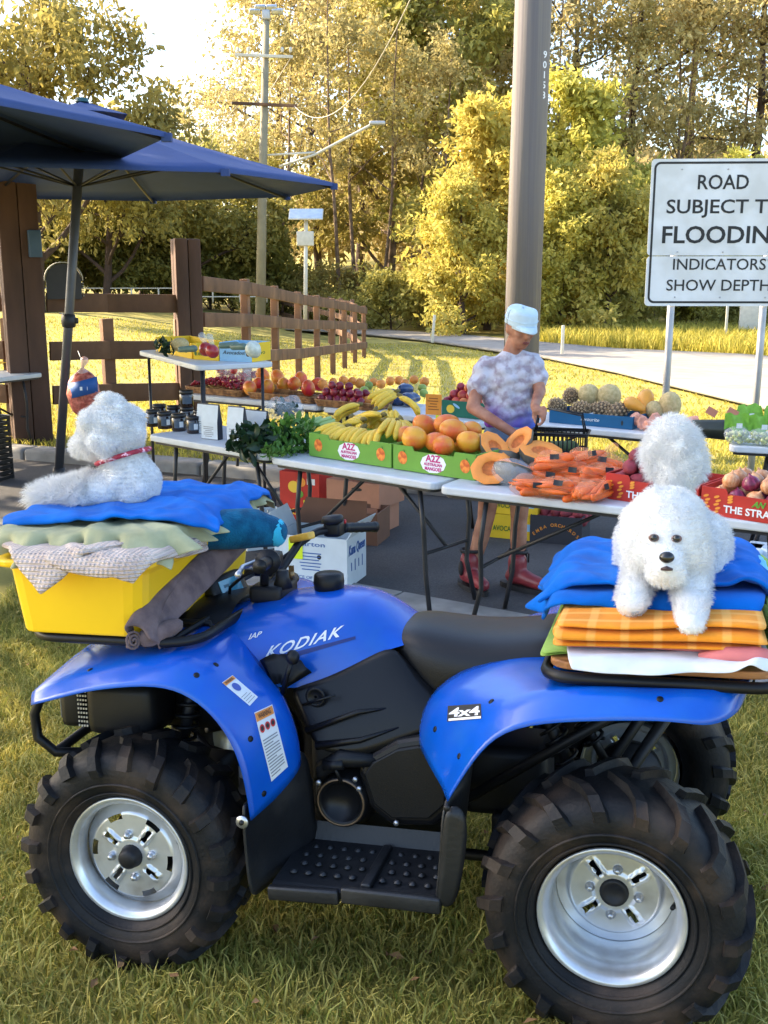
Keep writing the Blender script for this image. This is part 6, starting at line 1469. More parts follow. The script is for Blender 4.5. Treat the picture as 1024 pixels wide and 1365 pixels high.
single('tomato', peach_me, a + Vector((.10, .10, .135)), 'single orange red tomato in the dark crate', 'tomato', None, None, 1.1)
c_, f, L_, a, yw = gcarton('avocado_box', 'lower yellow avocado box behind the legs of the shopper', (645, 715), (714, 722), .30, .17, M_cyel); print_text('lettering', 'AVOCADOS', .05, M_ngreen, f, (L_ * .45, -.0018, .07), width=L_ * .55, bold=.02); flat_print('white_tag', rect_me(.06, .05), M_cblue, f, L_ * .86, .09)
c2, f2 = carton('avocado_box', 'upper yellow avocado box behind the legs of the shopper', a + Vector((.005, .005, .173)), yw, L_, .30, .15, M_cyel); print_text('lettering', 'AVOCADOS', .05, M_ngreen, f2, (L_ * .45, -.0018, .06), width=L_ * .55, bold=.02); flat_print('white_tag', rect_me(.06, .05), M_cblue, f2, L_ * .86, .08)
c_, f, L_, a, yw = gcarton('orchard_carton', 'dark carton of red potatoes with arched orange lettering under the table', (706, 722), (775, 728), .32, .19, M_cdark)
for k, ch in enumerate('EMBA ORCHARDS'):
    if ch == ' ': continue
    th = (k - 6) / 6; M_ = text_mesh(ch, .032, 0, .02); o = link('lettering', M_, M_porange, f); o.matrix_local = Matrix(((1, 0, 0, L_ * .5 + th * L_ * .42), (0, 0, -1, -.0018), (0, 1, 0, .13 - .07 * th * th), (0, 0, 0, 1))) @ Matrix.Rotation(-th * .6, 4, 'Z')
u = Vector((math.cos(yw), math.sin(yw), 0)); n_ = Vector((-u.y, u.x, 0)); k = 0
for l, (nx, ny) in enumerate(((5, 4), (4, 3))):
    for i in range(nx):
        for j in range(ny): k += 1; single('red_potato', pot_mes[k % 3], a + u * (.05 + .03 * l + i * .075) + n_ * (.045 + .03 * l + j * .07) + Vector((0, 0, .155 + .045 * l)), 'red potato in the dark carton under the table', 'potato', 'red potatoes under the table', None, .9)
for k, px in enumerate((985, 1012)):
    g = MB(); z0 = A0 + .001; g.bbox((0, 0, .09), (.22, .2, .18), .015); o = g.build('foam_box', mat('foam_white', S(200, 214, 226), rough=.7, var=.05) if k == 0 else bpy.data.materials['foam_white']); place(o, Zp(px + 6, 765, z0), (0, 0, -.5)); tag(o, ('left' if k == 0 else 'right') + ' white foam box under the onion end of the table', 'box')
# yellow cloth and crates at the left table
t = drape('yellow_cloth', fibre('cloth_yellow', S(226, 190, 50), S(200, 160, 30), cs=10), None, (0, 0, .4, .3, 0, .02), (0, 0, .20, .12, .1), .004, ruf=0, wv=.0, res=.03, thick=.008, zfun=lambda x, y: .05 * abs(math.sin(14 * x + 6 * y)) + .02); place(t, Zp(20, 492, .722), (0, 0, .1)); tag(t, 'crumpled yellow cloth bag on the left table', 'cloth')
for k in range(3):
    t = thing('plastic_crate', ('lowest', 'middle', 'topmost')[k] + ' black plastic crate stacked under the left table', 'crate', Zp(-20, 640, A0) + Vector((0, 0, .002 + .19 * k)), (0, 0, -.3))
    for (cx, cy, dx, dy) in ((0, -.14, .4, .012), (0, .14, .4, .012), (-.2, 0, .012, .268), (.2, 0, .012, .268)):
        for j in range(4): g = MB(); g.box((cx, cy, .025 + .048 * j), (dx, dy, .028)); g.build('slat', M_black, t)
    for cx in (-.192, .192):
        for cy in (-.132, .132): g = MB(); g.box((cx, cy, .092), (.02, .02, .18)); g.build('corner_post', M_black, t)
# shopping basket held by the shopper
bk = thing('shopping_basket', 'black plastic shopping basket hanging from the hand of the shopper', 'basket', Zp(746, 610, ZT + .06), (0, 0, -.25))
W_, D_, H_ = .30, .20, .14
def bk_wall(p0, p1, n):
    p0, p1 = Vector(p0), Vector(p1)
    for i in range(n + 1):
        q = p0.lerp(p1, i / n); g = MB(); g.box((q.x * .93, q.y * .93, H_ / 2), (.007, .007, H_)); g.build('basket_bar', M_black, bk)
for z, s_ in ((.004, .92), (.05, .95), (.135, 1.0), (.145, 1.03)):
    g = MB(); g.tube([(x * s_, y * s_, z) for x, y, _ in rrect(-W_ / 2, W_ / 2, -D_ / 2, D_ / 2, 0, .03)], .006, 6, closed=True); g.build('basket_rim', M_black, bk)
cn = [(-W_ / 2, -D_ / 2), (W_ / 2, -D_ / 2), (W_ / 2, D_ / 2), (-W_ / 2, D_ / 2)]
for i in range(4): bk_wall((*cn[i], 0), (*cn[(i + 1) % 4], 0), 12 if i % 2 == 0 else 8)
g = MB(); g.box((0, 0, .003), (W_ * .9, D_ * .9, .004)); g.build('base', M_black, bk)
hnd = Zp(722, 546, .885)
HL = Matrix.Translation(bk.location) @ Euler(bk.rotation_euler).to_matrix().to_4x4(); hl = HL.inverted() @ hnd
for s_ in (-1, 1):
    g = MB(); g.tube([(W_ / 2 * .9, s_ * .05, H_), (W_ / 2 * .75, s_ * .04, H_ + .10), (hl.x + .05, hl.y + s_ * .012, hl.z + .008), (hl.x - .06, hl.y + s_ * .012, hl.z), (-W_ / 2 * .8, s_ * .04, H_ + .09), (-W_ / 2 * .9, s_ * .05, H_)], .005, 6); g.build('handle', M_black, bk)
g = MB(); g.cap((-.05, 0, .05), (.06, .02, .05), .04, .045, 12); o = g.build('green_squash', mat('basket_green', S(70, 86, 40), rough=.4, var=.3)); place(o, bk.location, bk.rotation_euler); tag(o, 'dark green vegetable lying in the black basket', 'vegetable')
# bag hanging from the umbrella pole
M_bagpink = mat('peanut_bag', S(206, 120, 104), rough=.35, var=.3, vs_=30, col2=S(170, 80, 70), cs=40, coat=.3)
# ------------------------------------------------------------------ hanging bag
BG = Zp(110, 560, .75)
# ------------------------------------------------------------------ person
PY = 6.22
M_skin = mat('skin', S(176, 124, 98), rough=.6, var=.15, vs_=14, col2=S(152, 98, 76), cs=10, sss=.08)
per = thing('person', 'person in white cap, tie dye shirt and red boots reaching for pumpkins', 'person', Zp(660, 785, A0))
PO = Vector(per.location)
def K(px, py, y=PY): return Yp(px, py, y) - PO
def fingers(b, palm, dirv, side, nrm, curl=.9, L_=.075):
    """five unequal bent fingers rooted inside the palm"""
    d = Vector(dirv).normalized(); s = Vector(side).normalized(); n = Vector(nrm).normalized()
    for k, (o, l) in enumerate(((-.030, .80), (-.010, 1.0), (.010, .95), (.029, .75))):
        p0 = palm + s * o + d * .03; p1 = p0 + (d * math.cos(curl * .4) + n * math.sin(curl * .4)) * L_ * .48 * l; p2 = p1 + (d * math.cos(curl) + n * math.sin(curl)) * L_ * .34 * l; p3 = p2 + (d * math.cos(curl * 1.5) + n * math.sin(curl * 1.5)) * L_ * .26 * l
        b.cap(p0, p1, .0095, .009, 8); b.cap(p1, p2, .009, .0082, 8); b.cap(p2, p3, .0082, .007, 8)
    t0 = palm - s * .032 - d * .012; t1 = t0 - s * .028 + d * .030 + n * .012; t2 = t1 + d * .028 + n * .012 + s * .004
    b.cap(t0, t1, .012, .010, 8); b.cap(t1, t2, .010, .0085, 8)
b = MB()
hd = K(694, 436, PY - .05); fwd = Vector((.34, -.90, -.25)).normalized(); rt_ = fwd.cross(Vector((0, 0, 1))).normalized(); upv = rt_.cross(fwd)
HM = Matrix((rt_, fwd, upv)).transposed()
b.ball(hd + upv * .008, (.074, .090, .090), 16, 12, HM); b.ball(hd + fwd * .025 - upv * .055, (.054, .062, .062), 14, 10, HM); b.ball(hd + fwd * .055 - upv * .092, (.026, .024, .022), 10, 8, HM)
b.cap(hd + fwd * .088 + upv * .008, hd + fwd * .104 - upv * .028, .010, .015); b.ball(hd + fwd * .072 - upv * .062, (.028, .020, .014), 10, 8, HM); b.ball(hd + fwd * .070 + upv * .028, (.05, .020, .012), 10, 8, HM)
for s_ in (1, -1): b.ball(hd + rt_ * s_ * .074 - fwd * .012 - upv * .01, (.010, .022, .032), 8, 8, HM); b.ball(hd + rt_ * s_ * .038 + fwd * .06 - upv * .022, (.022, .022, .022), 8, 8, HM)
b.cap(hd - upv * .06 - fwd * .02, K(680, 478), .050, .056)
sR, sL = K(645, 490), K(710, 482)
b.cap(sR, K(630, 543, PY - .08), .046, .038); b.cap(K(630, 543, PY - .08), K(690, 581, PY - .30), .038, .026)
b.cap(sL, K(720, 521, PY - .08), .045, .036); b.cap(K(720, 521, PY - .08), K(713, 541, PY - .24), .036, .027)
b.cap(K(678, 500), K(678, 560), .085, .085); b.cap(sR, sL, .05, .05)
hipR, hipL = K(660, 598), K(696, 598)
kR, kL = K(648, 690, PY - .02), K(692, 690, PY - .03); aR, aL = K(628, 765, PY - .06), K(690, 765, PY - .08)
b.cap(hipR, kR, .085, .052); b.cap(hipL, kL, .085, .052); b.cap(kR, kR.lerp(aR, .35), .05, .052); b.cap(kR.lerp(aR, .35), aR, .052, .032); b.cap(kL, kL.lerp(aL, .35), .05, .052); b.cap(kL.lerp(aL, .35), aL, .052, .032)
pR = K(700, 588, PY - .36); b.cap(K(690, 581, PY - .30), pR, .026, .028); b.ball(pR, (.034, .026, .020)); fingers(b, pR, (.75, -.35, -.42), (.35, .85, .1), (-.1, -.2, -1), .9)
pL = K(716, 547, PY - .28); b.cap(K(713, 541, PY - .24), pL, .027, .028); b.ball(pL, (.030, .030, .026)); fingers(b, pL, (.75, -.55, -.1), (.3, .3, .9), (-.35, .2, -.9), 1.25, .07)
body = link('body', blob(b, .0085, 4, .5), M_skin, per)
M_eye = mat('eye_dark', (.02, .015, .012), rough=.2, var=0)
for s_ in (1, -1): g = MB(); g.ball(hd + rt_ * s_ * .032 + fwd * .083 + upv * .008, (.013, .007, .006), 10, 6, HM); g.build('eye', M_eye, body)
g = MB(); g.ball(hd + fwd * .090 - upv * .064, (.023, .007, .0075), 10, 6, HM); g.build('mouth', mat('lips', S(120, 60, 54), rough=.5, var=0), body)
for s_ in (1, -1): g = MB(); g.tube([hd + rt_ * s_ * .018 + fwd * .088 + upv * .026, hd + rt_ * s_ * .05 + fwd * .074 + upv * .026], [.0055, .004], 6); g.build('eyebrow', mat('brow_grey', S(130, 110, 96), rough=.8, var=0) if 'brow_grey' not in bpy.data.materials else bpy.data.materials['brow_grey'], body)
g = MB(); g.ball(hd - fwd * .03 - upv * .005, (.078, .075, .07), 14, 8, HM); link('hair', blob(g, .01, 3), mat('grey_hair', S(120, 112, 106), rough=.8, var=.3, vs_=60, bump=.5, bs=200), body)
# cap
M_capw = fibre('cap_white', S(196, 216, 226), bump=.2)
g = MB(); G_ = []
for rr_, hh_ in ((.02, .1075), (.60, .106), (.84, .103), (.94, .094), (.985, .080), (1.0, .055), (1.01, .048), (1.015, .032), (1.015, .016)):
    G_.append([hd + upv * (hh_ + .004 * math.sin(a * 3 + hh_ * 60)) + rt_ * (.083 * rr_ * math.cos(a)) + fwd * (.101 * rr_ * math.sin(a) - .003) for a in np.linspace(0, 2 * PI, 25)])
g.grid([[tuple(p) for p in r] for r in G_], True); cp = g.build('cap', M_capw, per); q_ = MB(); q_.tube([hd + upv * .050 + rt_ * (.0885 * math.cos(a)) + fwd * (.1065 * math.sin(a) - .003) for a in np.linspace(0, 2 * PI, 30, endpoint=False)], .0022, 6, closed=True); q_.build('cap_seam', M_capw, cp); fixnormals(cp.data); mod_solid(cp, .004, 1); mod_subsurf(cp, 1)
g = MB(); G_ = []
for j in range(5):
    f = j / 4; G_.append([tuple(hd + upv * (.030 - .012 * f - .012 * f * f) + rt_ * ((.080 - .006 * f) * math.sin(a)) + fwd * ((.098 + .055 * f) * math.cos(a) - .02 * f * abs(math.sin(a)) + .004 + .0)) for a in np.linspace(-1.25, 1.25, 13)])
g.grid(G_, True); br_ = g.build('cap_brim', M_capw, cp); fixnormals(br_.data); mod_solid(br_, .005, 0)
# shirt
M_shirt = mat('tie_dye_shirt', S(196, 194, 204), rough=.9, var=.10, vs_=9, col2=S(158, 146, 156), cs=22, cthr=(.44, .62), bump=.8, bs=26, spec=.1)
N = M_shirt.node_tree.nodes; Lk = M_shirt.node_tree.links; bs_ = N['Principled BSDF']; src = bs_.inputs['Base Color'].links[0].from_socket
tc = N.new('ShaderNodeTexCoord'); sx_ = N.new('ShaderNodeSeparateXYZ'); Lk.new(tc.outputs['Object'], sx_.inputs[0]); nz_ = N.new('ShaderNodeTexNoise'); nz_.inputs['Scale'].default_value = 7; Lk.new(tc.outputs['Object'], nz_.inputs['Vector'])
zlo = K(680, 552).z; ad = N.new('ShaderNodeMath'); ad.operation = 'MULTIPLY_ADD'; ad.inputs[1].default_value = .22; Lk.new(nz_.outputs[0], ad.inputs[0]); mn = N.new('ShaderNodeMath'); mn.operation = 'MULTIPLY'; mn.inputs[1].default_value = -1; Lk.new(sx_.outputs[2], mn.inputs[0]); Lk.new(mn.outputs[0], ad.inputs[2])
mr = N.new('ShaderNodeMapRange'); mr.inputs[1].default_value = -(zlo + .10) + .11; mr.inputs[2].default_value = -(zlo - .06) + .11; Lk.new(ad.outputs[0], mr.inputs[0])
pc = N.new('ShaderNodeMix'); pc.data_type = 'RGBA'; pc.inputs[6].default_value = (*S(150, 84, 186), 1); pc.inputs[7].default_value = (*S(92, 112, 206), 1)
mr2 = N.new('ShaderNodeMapRange'); mr2.inputs[1].default_value = -.05; mr2.inputs[2].default_value = .2; Lk.new(sx_.outputs[0], mr2.inputs[0]); Lk.new(mr2.outputs[0], pc.inputs[0])
mx = N.new('ShaderNodeMix'); mx.data_type = 'RGBA'; Lk.new(mr.outputs[0], mx.inputs[0]); Lk.new(src, mx.inputs[6]); Lk.new(pc.outputs[2], mx.inputs[7]); Lk.new(mx.outputs[2], bs_.inputs['Base Color'])
b = MB(); b.ball(K(679, 505), (.172, .115, .15)); b.cap(K(660, 492), K(702, 486), .085, .085); b.ball(K(680, 535), (.160, .118, .12)); b.ball(K(680, 548), (.160, .122, .06)); b.cap(K(668, 558), K(692, 558), .10, .10)
b.cap(K(647, 490), K(637, 517, PY - .03), .068, .066); b.cap(K(710, 484), K(717, 505, PY - .04), .064, .060); b.cap(K(682, 480), K(680, 500), .075, .1)
me = blob(b, .011, 6)
for v in me.vertices:
    c_ = v.co; k = .006 * math.sin(55 * c_.x + 30 * c_.z) * math.sin(26 * c_.z + 9 * c_.y) + .004 * math.sin(90 * c_.z - 40 * c_.x); v.co = c_ + v.normal * k
link('shirt', me, M_shirt, per)
# shorts
b = MB(); b.ball(K(678, 580), (.150, .112, .12)); b.cap(K(660, 598), K(653, 640), .098, .09); b.cap(K(696, 598), K(694, 640), .098, .09)
link('shorts', blob(b, .012, 5), mat('denim_shorts', S(120, 140, 168), rough=.9, var=.2, vs_=20, bump=.4, bs=200), per)
# boots
M_boot = mat('red_boot_leather', S(140, 52, 58), rough=.42, var=.15, vs_=12, bump=.15, bs=60, coat=.15); M_sole = mat('boot_sole', (.02, .018, .018), rough=.7, var=.1)
for (ax, ay, tx, ty, yy) in ((626, 748, 634, 784, PY - .06), (690, 748, 712, 786, PY - .08)):
    an = K(ax, ay, yy); gnd = K(ax, 775, yy); z0 = .028
    d = Vector((.10, -.22, 0)).normalized() if tx < 660 else Vector((.17, -.16, 0)).normalized()
    heel = Vector((an.x, an.y, z0 + .025)) - d * .03; toe = heel + d * .20
    b = MB(); b.cap((an.x, an.y, .17), (an.x, an.y, .085), .058, .056); b.cap(heel + Vector((0, 0, .02)), heel + d * .10 + Vector((0, 0, .025)), .048, .046); b.cap(heel + d * .10 + Vector((0, 0, .02)), toe + Vector((0, 0, .008)), .046, .038)
    bo = link('boot', blob(b, .010, 4), M_boot, per)
    g = MB(); sd2 = Vector((-d.y, d.x, 0)); pts = []
    for a in np.linspace(0, 2 * PI, 20, endpoint=False):
        f = math.cos(a); pts.append(heel + d * (.075 + .165 * f) + sd2 * (.050 * math.sin(a)))
    g.prism([(p.x, p.y) for p in pts], .0, .030); o = g.build('sole', M_sole, bo); fixnormals(o.data)
    g = MB(); g.tube([(an.x + .06, an.y - .02, .165), (an.x + .062, an.y - .02, .215), (an.x + .05, an.y + .01, .215), (an.x + .05, an.y + .01, .165)], .006, 6); g.build('pull_tab', M_sole, bo)
    for s_ in (1, -1): g = MB(); q = Vector((an.x, an.y, .125)) + sd2 * s_ * .056; g.ball(q, (.016, .028, .045), 10, 8); g.build('elastic_panel', M_sole, bo)
    g = MB(); g.tube([(an.x + .051 * math.cos(a), an.y + .051 * math.sin(a), .228 + .003 * math.sin(3 * a)) for a in np.linspace(0, 2 * PI, 16, endpoint=False)], .010, 6, closed=True); g.build('sock', M_sole, per)
# ------------------------------------------------------------------ umbrellas
M_umb = mat('umbrella_cloth', S(48, 70, 122), rough=.8, var=.06, vs_=6, bump=.2, bs=300)
M_rib = mat('umbrella_rib', (.03, .03, .034), rough=.5, metal=.3, var=.1)
M_umbpole = mat('umbrella_pole', S(84, 86, 92), rough=.45, metal=.4, var=.1)
def umbrella(label, base, apex, rad, drop, a0, bag=False):
    base, apex = Vector(base), Vector(apex)
    t = thing('market_umbrella', label, 'umbrella', base); ax = apex - base
    g = MB(); g.tube([(0, 0, 0), ax * .5, ax * .98], .040, 14); g.build('pole', M_umbpole, t)
    g = MB(); g.tube([ax * .0, ax * .025], .052, 14); g.build('pole_foot', M_rib, t)
    c_ = ax * .44; g = MB(); g.lathe([(.042, -.06), (.058, -.05), (.066, 0), (.058, .05), (.042, .06)], 14, Matrix.Translation(c_)); g.bbox(c_ + Vector((.06, 0, 0)), (.05, .03, .05), .01); g.build('pole_joint', M_rib, t)
    tips = [ax + Vector((rad * math.cos(a0 + k * PI / 4), rad * math.sin(a0 + k * PI / 4), -drop)) for k in range(8)]
    for k in range(8):
        A_, B_ = tips[k], tips[(k + 1) % 8]; G_ = []
        for i in range(9):
            f = .10 + .90 * i / 8; sag = .10 * math.sin(PI * f) * .35
            row = []
            for j in range(9):
                s_ = j / 8; p = ax.lerp(A_.lerp(B_, s_), f); p = p + Vector((0, 0, -sag * 1.0 * (4 * s_ * (1 - s_)) - .02 * math.sin(PI * f)))
                if i == 8: p.z -= .0
                row.append(tuple(p))
            G_.append(row)
        G_.append([(p[0], p[1], p[2] - .03) for p in G_[-1]])
        g = MB(); g.grid(G_, True); o = g.build('canopy_panel', M_umb, t); fixnormals(o.data)
        g = MB(); r0 = ax + Vector((0, 0, -.07)); g.tube([r0, tips[k] + Vector((0, 0, -.045))], .012, 6); g.build('rib', M_rib, t)
        g = MB(); g.tube([ax * .80, ax.lerp(tips[k], .52) + Vector((0, 0, -.06))], .010, 6); g.build('strut', M_rib, t)
        g = MB(); g.box(tips[k] + Vector((0, 0, -.03)), (.06, .05, .05)); g.build('tip_pocket', M_umb, t)
    G_ = []
    for i in range(4):
        f = .02 + .16 * i / 3; G_.append([tuple(ax.lerp(tips[k % 8], f) + Vector((0, 0, .07 - .01 * (k % 2)))) for k in range(9)])
    g = MB(); g.grid(G_, False); o = g.build('vent', M_umb, t); fixnormals(o.data); mod_solid(o, .004)
    g = MB(); g.lathe([(.06, .06), (.05, .09), (.0, .10)], 14, Matrix.Translation(ax)); g.build('finial', mat('finial_green', S(40, 84, 86), rough=.4, var=0) if 'finial_green' not in bpy.data.materials else bpy.data.materials['finial_green'], t)
    return t
u0 = Zp(78, 634, A0); umbrella('far blue market umbrella on a leaning grey pole beside the gate posts', u0, Yp(110, 146, u0.y + .05), 2.12, .60, -.06)
umbrella('near blue market umbrella reaching in from the left edge', (-3.72, 6.75, A0), (-3.66, 6.8, 3.26), 2.36, .70, .02)
hb = thing('produce_bag', 'tied clear bag of pink brown nuts with blue label hanging by the umbrella pole', 'bag', Yp(110, 490, u0.y - .35))
s_ = (u0.y - .35) / 1450
me = pillow(.14, .10, .20, 91, nz=.05)
for v in me.vertices: v.co.z -= .22
link('bag_body', me, M_bagpink, hb)
g = MB(); g.cap((0, 0, -.03), (0, 0, .0), .05, .012, 10); g.cap((0, 0, .0), (.02, 0, .06), .012, .035, 10); g.build('bag_neck', film('bag_neck_film', S(230, 190, 180), .6, .3), hb)
g = MB(); g.grid([[(-.12 + .25 * i / 6, -.118 + .30 * (abs(i - 3) / 6) ** 2, -.13 - .13 * j + .03 * i / 3) for i in range(7)] for j in range(2)], True); lb_o = g.build('bag_label', M_pblue, hb); mod_solid(lb_o, .004, 0)
g = MB(); g.tube([(0, 0, .05), (-.10, .25, .12)], .003, 5); g.build('string', M_inkwhite, hb)
g = MB(); g.grid([[(.0 + .06 * i / 3, -.123 + .006 * i, -.15 - .03 * j) for i in range(4)] for j in range(2)], True); o = g.build('label_mark', M_inkwhite, lb_o)

# ------------------------------------------------------------------ timber gate posts and fence
GPY = 11.1
def post(label, cx, cy, w_, d, h, z0, yaw=.35, name='gate_post', m=None, boards=True):
    t = thing(name, label, 'post', (cx, cy, z0), (0, 0, yaw))
    if boards:
        for i in range(2):
            for j in range(2):
                g = MB(); hh = h - .006 * ((i + j) % 2); g.bbox(((i - .5) * w_ / 2, (j - .5) * d / 2, hh / 2), (w_ / 2 - .008, d / 2 - .008, hh), .008); g.build('sleeper', M_wood_red, t)
    else: g = MB(); g.bbox((0, 0, h / 2), (w_, d, h), .008); g.build('timber', m or M_wood_red, t)
    return t
def gpt(px, y): p = Yp(px, 400, y); return p.x
def zat(py, y): return Yp(0, py, y).z
p1 = post('thick dark timber gate post at the left edge with blue box', gpt(30, GPY), GPY, .38, .30, zat(230, GPY) - gz(gpt(30, GPY), GPY) + .15, gz(gpt(30, GPY), GPY) - .15, .45)
g = MB(); g.bbox((0, 0, 0), (.12, .10, .26), .01); o = g.build('meter_box', mat('blue_grey_box', S(70, 96, 120), rough=.5, var=.1)); place(o, Vector((gpt(57, GPY), GPY - .13, zat(325, GPY))), (0, 0, .45)); tag(o, 'small blue grey box fixed to the big gate post', 'box')
G2 = 11.9; p2 = post('second thick timber gate post behind the fruit shelf', gpt(250, G2), G2, .28, .24, zat(318, G2) - gz(gpt(250, G2), G2) + .15, gz(gpt(250, G2), G2) - .15, .4)
M_bolt = mat('black_iron', (.02, .02, .02), rough=.5, metal=.6, var=0)
g = MB(); g.bbox((0, 0, 0), (.03, .02, .22), .005); g.tube([(0, -.02, -.08), (-.05, -.03, -.08)], .012, 6); o = g.build('gate_latch', M_bolt); place(o, Vector((gpt(9, GPY), GPY - .20, zat(333, GPY))), (0, 0, .4)); tag(o, 'black iron latch on the left side of the gate post', 'latch')
def fence(label, stations, rails=(.35, .82, 1.28), rh=.17, pw=.12, ph=1.42, name='timber_fence', m=M_wood_rail, spacing=2.2):
    """stations: ground points; posts and three rails per bay, each its own part"""
    t = thing(name, label, 'fence', stations[0]); o0 = Vector(stations[0])
    for i, p in enumerate(stations):
        p = Vector(p)
        if i:
            q = Vector(stations[i - 1]); yw = yaw_of(q, p)
        else: yw = yaw_of(p, Vector(stations[1]))
        if not (i == 0 and name == 'timber_fence' and label.startswith('near')):
            g = MB(); g.bbox((0, 0, ph / 2 - .1), (pw, pw * .8, ph + .2), .006); o = g.build('fence_post', m, t, p - o0, (0, 0, yw))
        if i:
            d = p - q; L_ = d.length; nrm = Vector((-d.y, d.x, 0)).normalized()
            if nrm.y > 0: nrm = -nrm
            for r in rails:
                mid = (p + q) / 2 + nrm * (pw * .4 + .022) + Vector((0, 0, r)) - o0
                g = MB(); g.bbox((0, 0, 0), (L_ - .006, .04, rh), .006); o = g.build('rail', m, t, mid); o.rotation_euler = (0, -math.atan2(d.z, math.hypot(d.x, d.y)), yaw_of(q, p))
    return t
def gpoint(px, y, lift=0): x = gpt(px, y); return Vector((x, y, gz(x, y) + lift))
# near front section between the two gate posts
fa = gpoint(58, GPY + .1); fm = gpoint(140, 11.6); fb_ = gpoint(238, G2)
fence('near dark timber fence panel between the two gate posts', [fa, fm, fb_], rails=(zat(524, 11.5) - fm.z, zat(467, 11.5) - fm.z, zat(404, 11.5) - fm.z), rh=.19, ph=1.25)
fl = [gpoint(px, y) for px, y in ((-60, 11.6), (8, 11.3))]
fence('short piece of timber fence left of the big gate post', fl, rails=(zat(524, 11.5) - fm.z, zat(467, 11.5) - fm.z, zat(404, 11.5) - fm.z), rh=.19, ph=1.25)
ys = [12.2, 14.0, 15.8, 17.7, 19.6, 21.6, 23.6, 25.7, 27.8]; pxs = [262, 327, 366, 397, 422, 443, 459, 473, 485]
def rz(px, y, py): return gpoint(px, y)
run = []
for px, y in zip(pxs, ys):
    p = gpoint(px, y); base = np.interp(px, [262, 400, 485], [532, 505, 482]); p.z = Yp(px, base, y).z; run.append(p)
RH = zat(411, 27.8) - run[-1].z
fence('long sunlit timber fence running back to its far corner', run, rails=(.42, .88, RH - .06), rh=.16, ph=RH + .06)
back = [run[-1]]
for px, y, py in ((470, 30, 468), (455, 32, 462), (440, 34.2, 456), (425, 36.5, 450), (410, 39, 444), (395, 41.5, 438), (377, 44, 432), (345, 46, 428)):
    back.append(Yp(px, py, y))
fence('far return of the timber fence behind the corner', back, rails=(.42, .88, RH - .06), rh=.16, ph=RH + .06)
# pale pipe fence far left
M_pipe = mat('pale_pipe', S(206, 200, 186), rough=.6, var=.1)
t = thing('pipe_fence', 'thin pale pipe fence across the far side of the field', 'fence', gpoint(180, 40)); o0 = Vector(t.location)
pp = [Yp(px, 403, 40) for px in range(-40, 360, 36)]
for p in pp: g = MB(); g.tube([p - o0, p - o0 + Vector((0, 0, .52))], .03, 6); g.build('pipe_post', M_pipe, t)
for dz in (.20, .50): g = MB(); g.tube([p - o0 + Vector((0, 0, dz)) for p in pp], .022, 6); g.build('pipe_rail', M_pipe, t)
# letterbox
t = thing('letterbox', 'curved top galvanised letterbox on the fence behind the umbrella pole', 'letterbox', Yp(86, 398, 11.35), (0, 0, .3))
g = MB(); g.prism([(-.17, 0), (.17, 0), (.17, .19)] + [(.17 * math.cos(a), .19 + .16 * math.sin(a)) for a in np.linspace(.15, PI - .15, 12)] + [(-.17, .19)], -.20, .20, Matrix.Rotation(PI / 2, 4, 'X')); o = g.build('box', mat('letterbox_dark', (.03, .03, .034), rough=.5, var=.1), t); fixnormals(o.data)
g = MB(); G_ = [[(.185 * math.cos(a), y, .19 + .175 * math.sin(a)) for a in np.linspace(-.05, PI + .05, 16)] for y in (-.23, .23)]; g.grid(G_, True); o = g.build('roof', M_pipe, t); mod_solid(o, .008, 0)
g = MB()
for j in range(6): g.box((.188, 0, .03 + .025 * j), (.006, .30, .012))
o = g.build('louvre', M_pipe, t)
o = print_text('house_number', '3', .14, M_inkwhite, None, Yp(82, 413, 11.28), n=(0, -1, 0), bold=.02); tag(o, 'white number three on the top fence rail', 'number')
g = MB(); g.box((0, 0, 0), (.075, .01, .065)); o = g.build('address_plate', mat('plate_cream', S(196, 186, 160), rough=.6, var=.1)); place(o, Yp(77, 402, 11.26)); tag(o, 'small cream plate on the fence rail above the number', 'plate')

# ------------------------------------------------------------------ poles and signs
M_pole = mat('weathered_pole', S(138, 132, 128), rough=.85, var=.35, vs_=5, bump=.9, bs=18, col2=S(104, 100, 102), cs=5, stretch=(3, 3, .05))
pyy = 10.9; t = thing('power_pole', 'big weathered timber power pole behind the shopper', 'pole', (gpt(696, pyy), pyy, gz(gpt(696, pyy), pyy) - .3))
top = Yp(712, -20, pyy) - t.location; top = top * 3.2
g = MB(); g.tube([(0, 0, 0), top * .3, top], [.175, .172, .15], 20); g.build('pole_shaft', M_pole, t)
for k, ch in enumerate('90158'):
    pp_ = Yp(727 - .6 * k, 73 + 13.5 * k, pyy - .135) - t.location; o = print_text('pole_number', ch, .085, M_inkwhite, t, pp_, n=(.55, -1, 0), bold=.02)
g = MB(); g.bbox((0, 0, 0), (.03, .02, 3.2), .004); o = g.build('earth_strip', M_leg, t); o.location = Yp(681, 300, pyy) - t.location + Vector((0, -.02, 0)); o.rotation_euler = (0, .02, 0)
